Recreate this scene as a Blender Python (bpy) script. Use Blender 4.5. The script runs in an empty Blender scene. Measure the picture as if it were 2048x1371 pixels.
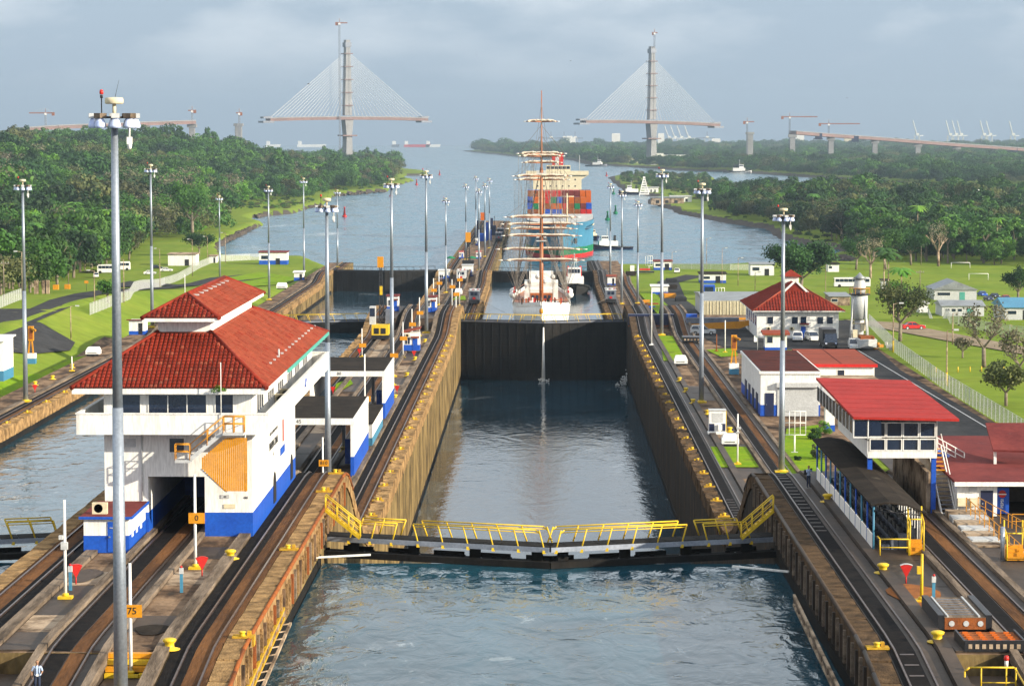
import bpy, bmesh, math, random
import numpy as np
from mathutils import Vector, Matrix
random.seed(7)
R = math.radians
sc = bpy.context.scene
COL = sc.collection

# ------------------------------------------------------------------ camera
F, PW, PH = 5325.0, 2048, 1371
CAM = Vector((0, 0, 52.0))
Y0 = 270.0
_p = math.atan((685.5 - Y0) / F)
_a = math.atan(56.0 / F)
FWD = Vector((-math.sin(_a) * math.cos(_p), math.cos(_a) * math.cos(_p), -math.sin(_p)))
RGT = Vector((math.cos(_a), math.sin(_a), 0))
UPV = RGT.cross(FWD)
cd = bpy.data.cameras.new('camera')
cam = bpy.data.objects.new('camera', cd)
COL.objects.link(cam)
cd.sensor_width = 36.0
cd.lens = F / PW * 36.0
cd.clip_start = 1.0
cd.clip_end = 60000.0
M3 = Matrix((RGT, UPV, -FWD)).transposed()
cam.matrix_world = Matrix.Translation(CAM) @ M3.to_4x4()
sc.camera = cam

# ------------------------------------------------------------------ light, sky, exposure
SUN_EL, SUN_AZ = R(19.0), math.atan2(0.90, -0.44)      # azimuth from +Y towards +X
sdir = Vector((math.sin(SUN_AZ) * math.cos(SUN_EL), math.cos(SUN_AZ) * math.cos(SUN_EL), math.sin(SUN_EL)))
sl = bpy.data.lights.new('sun', 'SUN')
sl.energy = 5.0
sl.angle = R(0.6)
sl.color = (1.0, 0.89, 0.70)
so = bpy.data.objects.new('sun', sl)
COL.objects.link(so)
so.rotation_euler = (-sdir).to_track_quat('-Z', 'Y').to_euler()
so.location = (0, 0, 300)

w = bpy.data.worlds.new('World')
sc.world = w
w.use_nodes = True
nt = w.node_tree
nt.nodes.clear()
def wn(t, **k):
    n = nt.nodes.new(t)
    for a_, b_ in k.items(): setattr(n, a_, b_)
    return n
out = wn('ShaderNodeOutputWorld'); bg = wn('ShaderNodeBackground'); bg.inputs[1].default_value = 0.05
sky = wn('ShaderNodeTexSky'); sky.sky_type = 'NISHITA'; sky.sun_disc = False
sky.sun_elevation = SUN_EL; sky.sun_rotation = SUN_AZ
sky.air_density = 1.2; sky.dust_density = 2.0; sky.ozone_density = 1.5
geo = wn('ShaderNodeTexCoord')
sep = wn('ShaderNodeSeparateXYZ'); nt.links.new(geo.outputs['Generated'], sep.inputs[0])
mx = wn('ShaderNodeMath', operation='MAXIMUM'); mx.inputs[1].default_value = 0.004
nt.links.new(sep.outputs[2], mx.inputs[0])
cmb = wn('ShaderNodeCombineXYZ')
nt.links.new(sep.outputs[0], cmb.inputs[0]); nt.links.new(sep.outputs[1], cmb.inputs[1]); nt.links.new(mx.outputs[0], cmb.inputs[2])
nt.links.new(cmb.outputs[0], sky.inputs[0])
# cloud deck: direction projected on a high layer
dv = wn('ShaderNodeMath', operation='ADD'); dv.inputs[1].default_value = 0.3
nt.links.new(mx.outputs[0], dv.inputs[0])
dx = wn('ShaderNodeMath', operation='DIVIDE'); dy = wn('ShaderNodeMath', operation='DIVIDE')
nt.links.new(sep.outputs[0], dx.inputs[0]); nt.links.new(dv.outputs[0], dx.inputs[1])
nt.links.new(sep.outputs[1], dy.inputs[0]); nt.links.new(dv.outputs[0], dy.inputs[1])
c2 = wn('ShaderNodeCombineXYZ'); nt.links.new(dx.outputs[0], c2.inputs[0]); nt.links.new(dy.outputs[0], c2.inputs[1])
c2.inputs[2].default_value = 2.1
nz = wn('ShaderNodeTexNoise'); nz.inputs['Scale'].default_value = 3.6; nz.inputs['Detail'].default_value = 7; nz.inputs['Roughness'].default_value = 0.55
nt.links.new(c2.outputs[0], nz.inputs['Vector'])
cr = wn('ShaderNodeValToRGB'); cr.color_ramp.elements[0].position = 0.42; cr.color_ramp.elements[1].position = 0.62
nt.links.new(nz.outputs[0], cr.inputs[0])
# more open near the horizon, cloudier higher up
hm = wn('ShaderNodeMapRange'); hm.inputs[1].default_value = 0.012; hm.inputs[2].default_value = 0.06; hm.inputs[3].default_value = 0.0; hm.inputs[4].default_value = 1.0
nt.links.new(sep.outputs[2], hm.inputs[0])
ml = wn('ShaderNodeMath', operation='MULTIPLY'); nt.links.new(cr.outputs[0], ml.inputs[0]); nt.links.new(hm.outputs[0], ml.inputs[1])
h2 = wn('ShaderNodeMapRange'); h2.inputs[1].default_value = 0.06; h2.inputs[2].default_value = 0.24; h2.inputs[3].default_value = 0.0; h2.inputs[4].default_value = 0.72
nt.links.new(sep.outputs[2], h2.inputs[0]); ad2 = wn('ShaderNodeMath', operation='ADD'); ad2.use_clamp = True
nt.links.new(ml.outputs[0], ad2.inputs[0]); nt.links.new(h2.outputs[0], ad2.inputs[1]); ml = ad2
veil = wn('ShaderNodeMixRGB'); veil.inputs[0].default_value = 0.8
nt.links.new(sky.outputs[0], veil.inputs[1]); veil.inputs[2].default_value = (5.7, 7.3, 9.2, 1)
mixc = wn('ShaderNodeMixRGB'); nt.links.new(ml.outputs[0], mixc.inputs[0]); nt.links.new(veil.outputs[0], mixc.inputs[1])
mixc.inputs[2].default_value = (10.5, 11.2, 11.8, 1)
nt.links.new(mixc.outputs[0], bg.inputs[0]); nt.links.new(bg.outputs[0], out.inputs[0])

vs = sc.view_settings
vs.view_transform = 'Standard'; vs.look = 'None'; vs.exposure = 0.88; vs.gamma = 1.0; vs.use_curve_mapping = False
sc.cycles.max_bounces = 6; sc.cycles.diffuse_bounces = 2; sc.cycles.glossy_bounces = 3
sc.cycles.transmission_bounces = 3; sc.cycles.volume_bounces = 0; sc.cycles.transparent_max_bounces = 8
sc.cycles.use_denoising = True
sc.cycles.sample_clamp_indirect = 6

# ------------------------------------------------------------------ pixel -> place helpers
def ray(px, py): return FWD * F + RGT * (px - 1024.0) - UPV * (py - 685.5)
def G(px, py, z):
    r = ray(px, py); t = (z - CAM.z) / r.z
    return CAM + r * t
def at(px, py, Y):
    r = ray(px, py); return CAM + r * (Y / r.y)
def mpp(Y): return Y / F                      # metres per photo pixel at distance Y

L1, L2, L3, SEA = 24.4, 14.3, 4.0, 0.0

# ------------------------------------------------------------------ materials
MATS = {}
def mat(name, c1, c2=None, rough=0.7, metal=0.0, scale=1.0, bump=0.0, stretch=(1, 1, 1), c3=None, spec=0.4, world=True, lo=0.35, hi=0.65, bscale=None):
    if name in MATS: return MATS[name]
    m = bpy.data.materials.new(name); m.use_nodes = True
    n = m.node_tree.nodes; l = m.node_tree.links
    b = n['Principled BSDF']
    b.inputs['Roughness'].default_value = rough; b.inputs['Metallic'].default_value = metal
    b.inputs['Specular IOR Level'].default_value = spec if rough < .6 else min(spec, .04)
    if c2 is None: c2 = tuple(x * 0.8 for x in c1)
    g = n.new('ShaderNodeNewGeometry') if world else n.new('ShaderNodeTexCoord')
    src = g.outputs['Position'] if world else g.outputs['Object']
    mp = n.new('ShaderNodeMapping'); mp.inputs['Scale'].default_value = stretch
    l.new(src, mp.inputs[0])
    t = n.new('ShaderNodeTexNoise'); t.inputs['Scale'].default_value = scale; t.inputs['Detail'].default_value = 6; t.inputs['Roughness'].default_value = 0.62
    l.new(mp.outputs[0], t.inputs['Vector'])
    r = n.new('ShaderNodeValToRGB'); e = r.color_ramp.elements
    e[0].position = lo; e[0].color = (*c1, 1); e[1].position = hi; e[1].color = (*c2, 1)
    if c3:
        x = e.new(min(0.97, hi + 0.1)); x.color = (*c3, 1)
    l.new(t.outputs[0], r.inputs[0])
    # fine second layer of wear
    t2 = n.new('ShaderNodeTexNoise'); t2.inputs['Scale'].default_value = scale * 9; t2.inputs['Detail'].default_value = 4
    l.new(mp.outputs[0], t2.inputs['Vector'])
    mr = n.new('ShaderNodeMapRange'); mr.inputs[1].default_value = 0.3; mr.inputs[2].default_value = 0.7; mr.inputs[3].default_value = 0.82; mr.inputs[4].default_value = 1.1
    l.new(t2.outputs[0], mr.inputs[0])
    mm = n.new('ShaderNodeMixRGB'); mm.blend_type = 'MULTIPLY'; mm.inputs[0].default_value = 1.0
    l.new(r.outputs[0], mm.inputs[1]); l.new(mr.outputs[0], mm.inputs[2])
    l.new(mm.outputs[0], b.inputs['Base Color'])
    if bump:
        bp = n.new('ShaderNodeBump'); bp.inputs['Strength'].default_value = bump; bp.inputs['Distance'].default_value = 0.1
        src2 = t2 if bscale is None else t
        l.new(src2.outputs[0], bp.inputs['Height']); l.new(bp.outputs[0], b.inputs['Normal'])
    MATS[name] = m
    return m

def water_mat(name, deep, amp, sc1, rough, foam=0.0):
    m = bpy.data.materials.new(name); m.use_nodes = True
    n = m.node_tree.nodes; l = m.node_tree.links
    b = n['Principled BSDF']
    b.inputs['Roughness'].default_value = rough; b.inputs['IOR'].default_value = 1.33
    g = n.new('ShaderNodeNewGeometry')
    mp = n.new('ShaderNodeMapping'); mp.inputs['Scale'].default_value = (1, 0.55, 1); l.new(g.outputs['Position'], mp.inputs[0])
    t = n.new('ShaderNodeTexNoise'); t.inputs['Scale'].default_value = sc1; t.inputs['Detail'].default_value = 4; t.inputs['Roughness'].default_value = 0.48; t.inputs['Distortion'].default_value = 0.8
    l.new(mp.outputs[0], t.inputs['Vector'])
    big = n.new('ShaderNodeTexNoise'); big.inputs['Scale'].default_value = sc1 * 0.16; big.inputs['Detail'].default_value = 3; big.inputs['Distortion'].default_value = 1.5
    l.new(mp.outputs[0], big.inputs['Vector'])
    ad = n.new('ShaderNodeMath'); ad.operation = 'MULTIPLY_ADD'; ad.inputs[1].default_value = 2.2
    l.new(big.outputs[0], ad.inputs[0]); l.new(t.outputs[0], ad.inputs[2])
    bp = n.new('ShaderNodeBump'); bp.inputs['Strength'].default_value = 1.0; bp.inputs['Distance'].default_value = amp
    l.new(ad.outputs[0], bp.inputs['Height']); l.new(bp.outputs[0], b.inputs['Normal'])
    rr = n.new('ShaderNodeMapRange'); rr.inputs[1].default_value = 0.35; rr.inputs[2].default_value = 0.65
    rr.inputs[3].default_value = rough * 0.5; rr.inputs[4].default_value = rough * 1.8
    l.new(big.outputs[0], rr.inputs[0]); l.new(rr.outputs[0], b.inputs['Roughness'])
    cr_ = n.new('ShaderNodeValToRGB'); e = cr_.color_ramp.elements
    e[0].position = 0.35; e[0].color = (*deep, 1); e[1].position = 0.62; e[1].color = (*(x * 1.7 for x in deep), 1)
    if foam:
        st = n.new('ShaderNodeTexNoise'); st.inputs['Scale'].default_value = foam; st.inputs['Detail'].default_value = 8; st.inputs['Roughness'].default_value = 0.7; st.inputs['Distortion'].default_value = 2.2
        mp2 = n.new('ShaderNodeMapping'); mp2.inputs['Scale'].default_value = (1, 0.4, 1); l.new(g.outputs['Position'], mp2.inputs[0]); l.new(mp2.outputs[0], st.inputs['Vector'])
        fr = n.new('ShaderNodeValToRGB'); fr.color_ramp.elements[0].position = 0.60; fr.color_ramp.elements[1].position = 0.74
        l.new(st.outputs[0], fr.inputs[0])
        mxx = n.new('ShaderNodeMixRGB'); l.new(fr.outputs[0], mxx.inputs[0]); l.new(cr_.outputs[0], mxx.inputs[1]); mxx.inputs[2].default_value = (0.42, 0.47, 0.5, 1)
        l.new(big.outputs[0], cr_.inputs[0]); l.new(mxx.outputs[0], b.inputs['Base Color'])
    else:
        l.new(big.outputs[0], cr_.inputs[0]); l.new(cr_.outputs[0], b.inputs['Base Color'])
    MATS[name] = m
    return m

M = {}
M['deck'] = mat('deck_concrete', (0.27, 0.18, 0.115), (0.10, 0.064, 0.043), 0.9, scale=0.4, bump=0.3, c3=(0.045, 0.036, 0.03), stretch=(1, 0.5, 1), lo=0.4, hi=0.56, spec=.2)
M['dull_yellow'] = mat('worn_yellow_paint', (0.55, 0.34, 0.03), (0.36, 0.2, 0.03), 0.7, scale=2.5, bump=0.2, c3=(0.12, 0.08, 0.04))
M['deck_dark'] = mat('deck_concrete_dark', (0.085, 0.06, 0.044), (0.035, 0.027, 0.022), 0.55, scale=0.2, bump=0.3, c3=(0.16, 0.115, 0.08), stretch=(1, 0.5, 1), spec=.15)  # darker, smoother variant of the deck concrete
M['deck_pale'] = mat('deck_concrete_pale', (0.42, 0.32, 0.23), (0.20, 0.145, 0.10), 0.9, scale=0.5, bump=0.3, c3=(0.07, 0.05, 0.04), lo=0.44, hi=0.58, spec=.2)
M['coping'] = mat('coping_concrete', (0.40, 0.25, 0.115), (0.13, 0.08, 0.04), 0.9, scale=0.9, bump=0.8, c3=(0.07, 0.05, 0.035))
M['wall'] = mat('lock_wall_concrete', (0.24, 0.17, 0.075), (0.10, 0.072, 0.036), 0.9, scale=0.45, bump=0.35, stretch=(1, .7, 0.45), c3=(0.035, 0.03, 0.02), lo=.4, hi=.58)
M['wall_shaded'] = mat('lock_wall_shaded', (0.05, 0.04, 0.032), (0.02, 0.018, 0.016), 0.85, scale=0.5, bump=0.6, stretch=(1, 1, 0.12), c3=(0.14, 0.10, 0.07))  # lock wall concrete with the east face's shade put into its colour
M['rustbed'] = mat('rusty_track_bed', (0.17, 0.078, 0.032), (0.07, 0.036, 0.02), 0.85, scale=0.8, bump=0.4, stretch=(1, 0.15, 1), c3=(0.27, 0.15, 0.07))
M['black'] = mat('greased_black', (0.008, 0.008, 0.009), (0.018, 0.015, 0.014), 0.8, scale=1.5, bump=0.3, spec=.1)
M['rail'] = mat('rail_steel', (0.16, 0.11, 0.09), (0.07, 0.05, 0.045), 0.35, 0.7, scale=2, spec=0.5)
M['kerb'] = mat('worn_kerb', (0.26, 0.20, 0.15), (0.08, 0.06, 0.045), 0.8, scale=1.4, bump=0.5, stretch=(1, 0.12, 1))
M['grass'] = mat('mown_grass', (0.14, 0.25, 0.010), (0.20, 0.29, 0.014), 0.95, scale=0.25, bump=0.5, c3=(0.10, 0.13, 0.02), spec=0.05, lo=.4, hi=.58)
M['field'] = mat('rough_grass', (0.13, 0.20, 0.02), (0.19, 0.24, 0.03), 0.95, scale=0.035, bump=0.4, c3=(0.20, 0.19, 0.07), spec=0.05)
M['asphalt'] = mat('asphalt', (0.052, 0.052, 0.055), (0.036, 0.036, 0.038), 0.9, scale=0.3, bump=0.2, c3=(0.10, 0.095, 0.085), lo=0.4, hi=0.6, spec=.15)
M['white'] = mat('white_paint', (0.78, 0.77, 0.75), (0.70, 0.68, 0.65), 0.6, scale=0.9, bump=0.08, stretch=(1, 1, 0.2), c3=(0.50, 0.47, 0.42), lo=.5, hi=.66)
M['blue'] = mat('blue_paint', (0.006, 0.065, 0.40), (0.008, 0.085, 0.47), 0.5, scale=0.6, bump=0.05)
M['tile'] = mat('red_roof_tile', (0.25, 0.032, 0.018), (0.15, 0.022, 0.014), 0.6, scale=0.6, bump=0.2, c3=(0.12, 0.03, 0.02))
M['red_sheet'] = mat('red_sheet_roof', (0.38, 0.032, 0.026), (0.30, 0.028, 0.024), 0.6, scale=0.3, bump=0.1, c3=(0.30, 0.03, 0.025))
M['redroof'] = mat('red_roof_sheet', (0.29, 0.066, 0.038), (0.21, 0.05, 0.03), 0.7, scale=0.45, bump=0.1, c3=(0.16, 0.05, 0.035), stretch=(.4, 1, 1))
M['maroon'] = mat('maroon_roof', (0.20, 0.045, 0.04), (0.13, 0.03, 0.03), 0.7, scale=0.3, bump=0.1, c3=(0.26, 0.12, 0.10))
M['yellow'] = mat('yellow_paint', (0.72, 0.50, 0.02), (0.60, 0.38, 0.015), 0.5, scale=2.0, bump=0.1, c3=(0.35, 0.2, 0.03))
M['amber'] = mat('amber_paint', (0.64, 0.27, 0.008), (0.54, 0.22, 0.007), 0.5, scale=1.0, bump=0.1)
M['red'] = mat('red_paint', (0.55, 0.018, 0.012), (0.42, 0.012, 0.01), 0.45, scale=1.0)
M['galv'] = mat('galvanised_steel', (0.36, 0.40, 0.46), (0.29, 0.33, 0.39), 0.42, 0.6, scale=0.8)
M['gate'] = mat('wet_black_gate', (0.012, 0.012, 0.013), (0.022, 0.02, 0.018), 0.7, scale=0.5, bump=0.2, stretch=(1, 1, .2), c3=(0.045, 0.033, 0.022), spec=.15)
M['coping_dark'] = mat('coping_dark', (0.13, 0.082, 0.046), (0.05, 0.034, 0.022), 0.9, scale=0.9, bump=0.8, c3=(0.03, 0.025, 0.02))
M['steel'] = mat('dark_steel', (0.035, 0.036, 0.042), (0.02, 0.02, 0.024), 0.45, 0.4, scale=0.8, bump=0.2, c3=(0.07, 0.055, 0.045))
M['bluegrey'] = mat('blue_grey_paint', (0.30, 0.33, 0.40), (0.22, 0.25, 0.31), 0.5, scale=.6, c3=(.12, .12, .14))
M['greysteel'] = mat('grey_steel', (0.19, 0.21, 0.26), (0.12, 0.13, 0.16), 0.5, 0.3, scale=0.8, bump=0.1)
M['rustmark'] = mat('rust_mark', (0.34, 0.13, 0.04), (0.2, 0.08, 0.035), .9, scale=1.2, spec=.1)
M['rust'] = mat('rusty_steel', (0.32, 0.10, 0.03), (0.20, 0.07, 0.03), 0.8, scale=1.4, bump=0.3)
M['glass'] = mat('window_glass', (0.008, 0.016, 0.04), (0.014, 0.026, 0.055), 0.1, scale=0.4, spec=0.8)
M['pale'] = mat('pale_grey_paint', (0.52, 0.53, 0.54), (0.44, 0.45, 0.46), 0.55, scale=0.6, bump=0.05)
M['tar'] = mat('tar_roof', (0.04, 0.032, 0.026), (0.02, 0.017, 0.015), 0.95, scale=0.4, bump=0.3, c3=(0.09, 0.075, 0.06))
M['bridge'] = mat('bridge_concrete', (0.30, 0.30, 0.31), (0.24, 0.24, 0.25), 0.8, scale=0.05)
M['deckred'] = mat('bridge_form_red', (0.25, 0.16, 0.15), (0.19, 0.13, 0.12), 0.8, scale=0.05)
M['wood'] = mat('varnished_wood', (0.42, 0.13, 0.035), (0.30, 0.09, 0.03), 0.45, scale=2)
M['sail'] = mat('furled_sail', (0.72, 0.62, 0.52), (0.58, 0.46, 0.36), 0.8, scale=1.5, bump=0.5)
M['rope'] = mat('rigging_rope', (0.17, 0.15, 0.13), (0.25, 0.22, 0.2), 0.8, scale=2)
M['bark'] = mat('tree_bark', (0.26, 0.22, 0.17), (0.15, 0.12, 0.09), 0.9, scale=1.5, bump=0.4)
M['rock'] = mat('shore_rock', (0.12, 0.10, 0.085), (0.06, 0.05, 0.045), 0.9, scale=0.4, bump=0.8, c3=(0.2, 0.17, 0.14))
M['rubber'] = mat('black_rubber', (0.02, 0.02, 0.02), (0.03, 0.03, 0.03), 0.8, scale=2)
M['skin'] = mat('skin', (0.35, 0.2, 0.13), (0.3, 0.17, 0.11), 0.6, scale=2)
M['jeans'] = mat('dark_trousers', (0.04, 0.05, 0.09), (0.03, 0.04, 0.07), 0.9, scale=4)
M['shirt'] = mat('pale_blue_shirt', (0.42, 0.52, 0.72), (0.36, 0.46, 0.66), 0.9, scale=4)
M['hair'] = mat('dark_hair', (0.03, 0.02, 0.015), (0.02, 0.015, 0.01), 0.8, scale=4)
M['orange'] = mat('orange_paint', (0.55, 0.13, 0.02), (0.45, 0.10, 0.015), 0.6, scale=0.5)
M['green'] = mat('green_paint', (0.02, 0.20, 0.09), (0.015, 0.15, 0.07), 0.6, scale=0.5)
M['skyblue'] = mat('light_blue_paint', (0.06, 0.24, 0.38), (0.05, 0.19, 0.32), 0.5, scale=0.3)
M['cream'] = mat('cream_paint', (0.68, 0.60, 0.43), (0.60, 0.52, 0.36), 0.6, scale=0.4)
M['teal'] = mat('teal_shutter', (0.10, 0.36, 0.30), (0.08, 0.3, 0.26), 0.6, scale=1)
M['metalroof'] = mat('corrugated_grey_roof', (0.30, 0.32, 0.34), (0.20, 0.21, 0.22), 0.5, 0.3, scale=0.4, bump=0.2, c3=(0.14, 0.12, 0.11))
M['dirt'] = mat('bare_dirt', (0.30, 0.24, 0.17), (0.22, 0.17, 0.12), 0.95, scale=0.15, bump=0.4)
M['navy'] = mat('navy_paint', (0.012, 0.02, 0.07), (0.01, 0.015, 0.05), 0.5, scale=0.6)
M['lens'] = mat('lamp_lens', (0.72, 0.78, 0.95), (0.35, 0.45, 0.8), 0.25, scale=2.5, spec=0.8)
M['water_near'] = water_mat('lock_water', (0.007, 0.038, 0.058), 0.17, 0.5, 0.035, foam=0.14)
M['water_mid'] = water_mat('still_lock_water', (0.010, 0.032, 0.05), 0.03, 1.1, 0.04, foam=0.07)
M['water_sea'] = water_mat('open_water', (0.012, 0.075, 0.12), 0.36, 0.55, 0.16, foam=0.006)

# ------------------------------------------------------------------ mesh builder
class MB:
    def __init__(s): s.v = []; s.f = []; s.m = []; s.sm = []
    def add(s, vs, fs, m=0, smooth=False):
        o = len(s.v); s.v += [tuple(q) for q in vs]
        for f in fs: s.f.append([i + o for i in f]); s.m.append(m); s.sm.append(smooth)
        return s
    def box(s, x0, x1, y0, y1, z0, z1, m=0):
        v = [(x0, y0, z0), (x1, y0, z0), (x1, y1, z0), (x0, y1, z0), (x0, y0, z1), (x1, y0, z1), (x1, y1, z1), (x0, y1, z1)]
        return s.add(v, [(0, 3, 2, 1), (4, 5, 6, 7), (0, 1, 5, 4), (1, 2, 6, 5), (2, 3, 7, 6), (3, 0, 4, 7)], m)
    def cbox(s, c, h, m=0, rz=0.0, rx=0.0):
        v = []
        cz, sz = math.cos(rz), math.sin(rz); cx, sx = math.cos(rx), math.sin(rx)
        for k in range(8):
            x = h[0] * (1 if k in (1, 2, 5, 6) else -1); y = h[1] * (1 if k in (2, 3, 6, 7) else -1); z = h[2] * (1 if k > 3 else -1)
            y, z = y * cx - z * sx, y * sx + z * cx
            v.append((c[0] + x * cz - y * sz, c[1] + x * sz + y * cz, c[2] + z))
        return s.add(v, [(0, 3, 2, 1), (4, 5, 6, 7), (0, 1, 5, 4), (1, 2, 6, 5), (2, 3, 7, 6), (3, 0, 4, 7)], m)
    def beam(s, a, b, w_, h_, m=0):
        a = Vector(a); b = Vector(b); d = (b - a)
        if d.length < 1e-6: return s
        d.normalize(); up = Vector((0, 0, 1)) if abs(d.z) < 0.95 else Vector((0, 1, 0))
        x = d.cross(up).normalized() * w_ / 2; z = x.cross(d).normalized() * h_ / 2
        v = [a - x - z, a + x - z, a + x + z, a - x + z, b - x - z, b + x - z, b + x + z, b - x + z]
        return s.add(v, [(0, 1, 2, 3), (7, 6, 5, 4), (0, 4, 5, 1), (1, 5, 6, 2), (2, 6, 7, 3), (3, 7, 4, 0)], m)
    def tube(s, a, b, r0, r1=None, n=6, m=0, cap=True):
        a = Vector(a); b = Vector(b); r1 = r0 if r1 is None else r1
        d = (b - a)
        if d.length < 1e-6: return s
        d.normalize(); up = Vector((0, 0, 1)) if abs(d.z) < 0.95 else Vector((1, 0, 0))
        x = d.cross(up).normalized(); y = d.cross(x)
        v = []
        for c, r in ((a, r0), (b, r1)):
            for k in range(n):
                t = 2 * math.pi * k / n; v.append(c + (x * math.cos(t) + y * math.sin(t)) * r)
        fs = [(k, (k + 1) % n, n + (k + 1) % n, n + k) for k in range(n)]
        s.add(v, fs, m, n > 5)
        if cap:
            o = len(s.v) - 2 * n
            s.f.append([o + k for k in range(n)][::-1]); s.m.append(m); s.sm.append(False)
            s.f.append([o + n + k for k in range(n)]); s.m.append(m); s.sm.append(False)
        return s
    def pipe(s, pts, r, n=6, m=0):
        for i in range(len(pts) - 1): s.tube(pts[i], pts[i + 1], r, r, n, m)
        return s
    def lathe(s, prof, c=(0, 0, 0), n=12, m=0, axis='z'):
        v = []
        for r, z in prof:
            for k in range(n):
                t = 2 * math.pi * k / n
                p = (r * math.cos(t), r * math.sin(t), z)
                if axis == 'y': p = (p[0], p[2], p[1])
                if axis == 'x': p = (p[2], p[0], p[1])
                v.append((c[0] + p[0], c[1] + p[1], c[2] + p[2]))
        fs = []
        for i in range(len(prof) - 1):
            for k in range(n): fs.append((i * n + k, i * n + (k + 1) % n, (i + 1) * n + (k + 1) % n, (i + 1) * n + k))
        s.add(v, fs, m, True)
        o = len(s.v) - len(v)
        s.f.append([o + k for k in range(n)][::-1]); s.m.append(m); s.sm.append(False)
        s.f.append([o + (len(prof) - 1) * n + k for k in range(n)]); s.m.append(m); s.sm.append(False)
        return s
    def prism(s, poly, z0, z1, m=0, mt=None):
        n = len(poly)
        a = sum(poly[i][0] * poly[(i + 1) % n][1] - poly[(i + 1) % n][0] * poly[i][1] for i in range(n))
        if a < 0: poly = poly[::-1]
        v = [(p[0], p[1], z0) for p in poly] + [(p[0], p[1], z1) for p in poly]
        o = len(s.v)
        s.add(v, [(k, (k + 1) % n, n + (k + 1) % n, n + k) for k in range(n)] + [tuple(range(n))[::-1]], m)
        s.add([], [], m)
        s.f.append([o + n + k for k in range(n)]); s.m.append(m if mt is None else mt); s.sm.append(False)
        return s
    def quad(s, a, b, c, d, m=0): return s.add([a, b, c, d], [(0, 1, 2, 3)], m)
    def poly(s, pts, m=0): return s.add(pts, [tuple(range(len(pts)))], m)
    def sphere(s, c, r, n=8, m=0, sz=1.0):
        prof = [(r * math.sin(math.pi * (k + 0.0) / n) + 1e-4, -r * sz * math.cos(math.pi * k / n)) for k in range(n + 1)]
        return s.lathe(prof, c, n + 2, m)
    def build(s, name, mats, parent=None, world=False, off=None):
        me = bpy.data.meshes.new(name)
        v = s.v
        if world and parent is not None:
            q = parent
            o = Vector((0, 0, 0))
            while q is not None: o += q.location; q = q.parent
            v = [(p[0] - o.x, p[1] - o.y, p[2] - o.z) for p in v]
        me.from_pydata([tuple(p) for p in v], [], s.f)
        if not isinstance(mats, (list, tuple)): mats = [mats]
        for m_ in mats: me.materials.append(m_)
        me.polygons.foreach_set('material_index', s.m); me.polygons.foreach_set('use_smooth', s.sm)
        me.update()
        ob = bpy.data.objects.new(name, me); COL.objects.link(ob)
        if parent is not None: ob.parent = parent
        return ob

def tag(o, label=None, cat=None, group=None, kind=None):
    if label: o['label'] = label
    if cat: o['category'] = cat
    if group: o['group'] = group
    if kind: o['kind'] = kind
    return o
def thing(name, label, cat, loc=(0, 0, 0), rz=0.0, group=None):
    o = bpy.data.objects.new(name, None); COL.objects.link(o)
    o.empty_display_size = 0.5
    o.location = loc; o.rotation_euler = (0, 0, rz)
    return tag(o, label, cat, group)
KIDS = {}
def copy_tree(o, parent=None):
    c = o.copy(); COL.objects.link(c)
    if parent is not None: c.parent = parent
    for ch in list(o.children): copy_tree(ch, c)
    return c
def dup(o, label, loc, rz=None, scale=None, group=None):
    c = copy_tree(o); c.location = loc
    if rz is not None: c.rotation_euler = (0, 0, rz)
    if scale is not None: c.scale = (scale, scale, scale) if not isinstance(scale, (tuple, list)) else scale
    c['label'] = label
    if group: c['group'] = group
    return c
def share(o, name, parent, loc=(0, 0, 0), rz=0.0, scale=None):
    c = bpy.data.objects.new(name, o.data); COL.objects.link(c); c.parent = parent; c.location = loc; c.rotation_euler = (0, 0, rz)
    if scale is not None: c.scale = scale
    return c
ORD = ['first', 'second', 'third', 'fourth', 'fifth', 'sixth', 'seventh', 'eighth', 'ninth', 'tenth', 'eleventh', 'twelfth', 'thirteenth', 'fourteenth', 'fifteenth', 'sixteenth', 'seventeenth', 'eighteenth', 'nineteenth', 'twentieth', 'twenty-first', 'twenty-second', 'twenty-third', 'twenty-fourth', 'twenty-fifth', 'twenty-sixth', 'twenty-seventh', 'twenty-eighth', 'twenty-ninth', 'thirtieth']

def text_part(name, s, size, loc, rot, m, parent, ext=0.01, world=True):
    cu = bpy.data.curves.new(name, 'FONT'); cu.body = s; cu.size = size; cu.extrude = ext; cu.align_x = 'CENTER'; cu.align_y = 'CENTER'
    cu.resolution_u = 2; cu.materials.append(m)
    t = bpy.data.objects.new(name, cu); COL.objects.link(t)
    bpy.context.view_layer.update()
    me = bpy.data.meshes.new_from_object(t.evaluated_get(bpy.context.evaluated_depsgraph_get()))
    bpy.data.objects.remove(t)
    o = bpy.data.objects.new(name, me); COL.objects.link(o); o.parent = parent
    o['kind'] = 'stuff' if len(s) > 3 else 'thing'
    q = parent; off = Vector((0, 0, 0))
    if world:
        while q is not None: off += q.location; q = q.parent
    o.location = Vector(loc) - off; o.rotation_euler = rot
    return o

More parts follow.
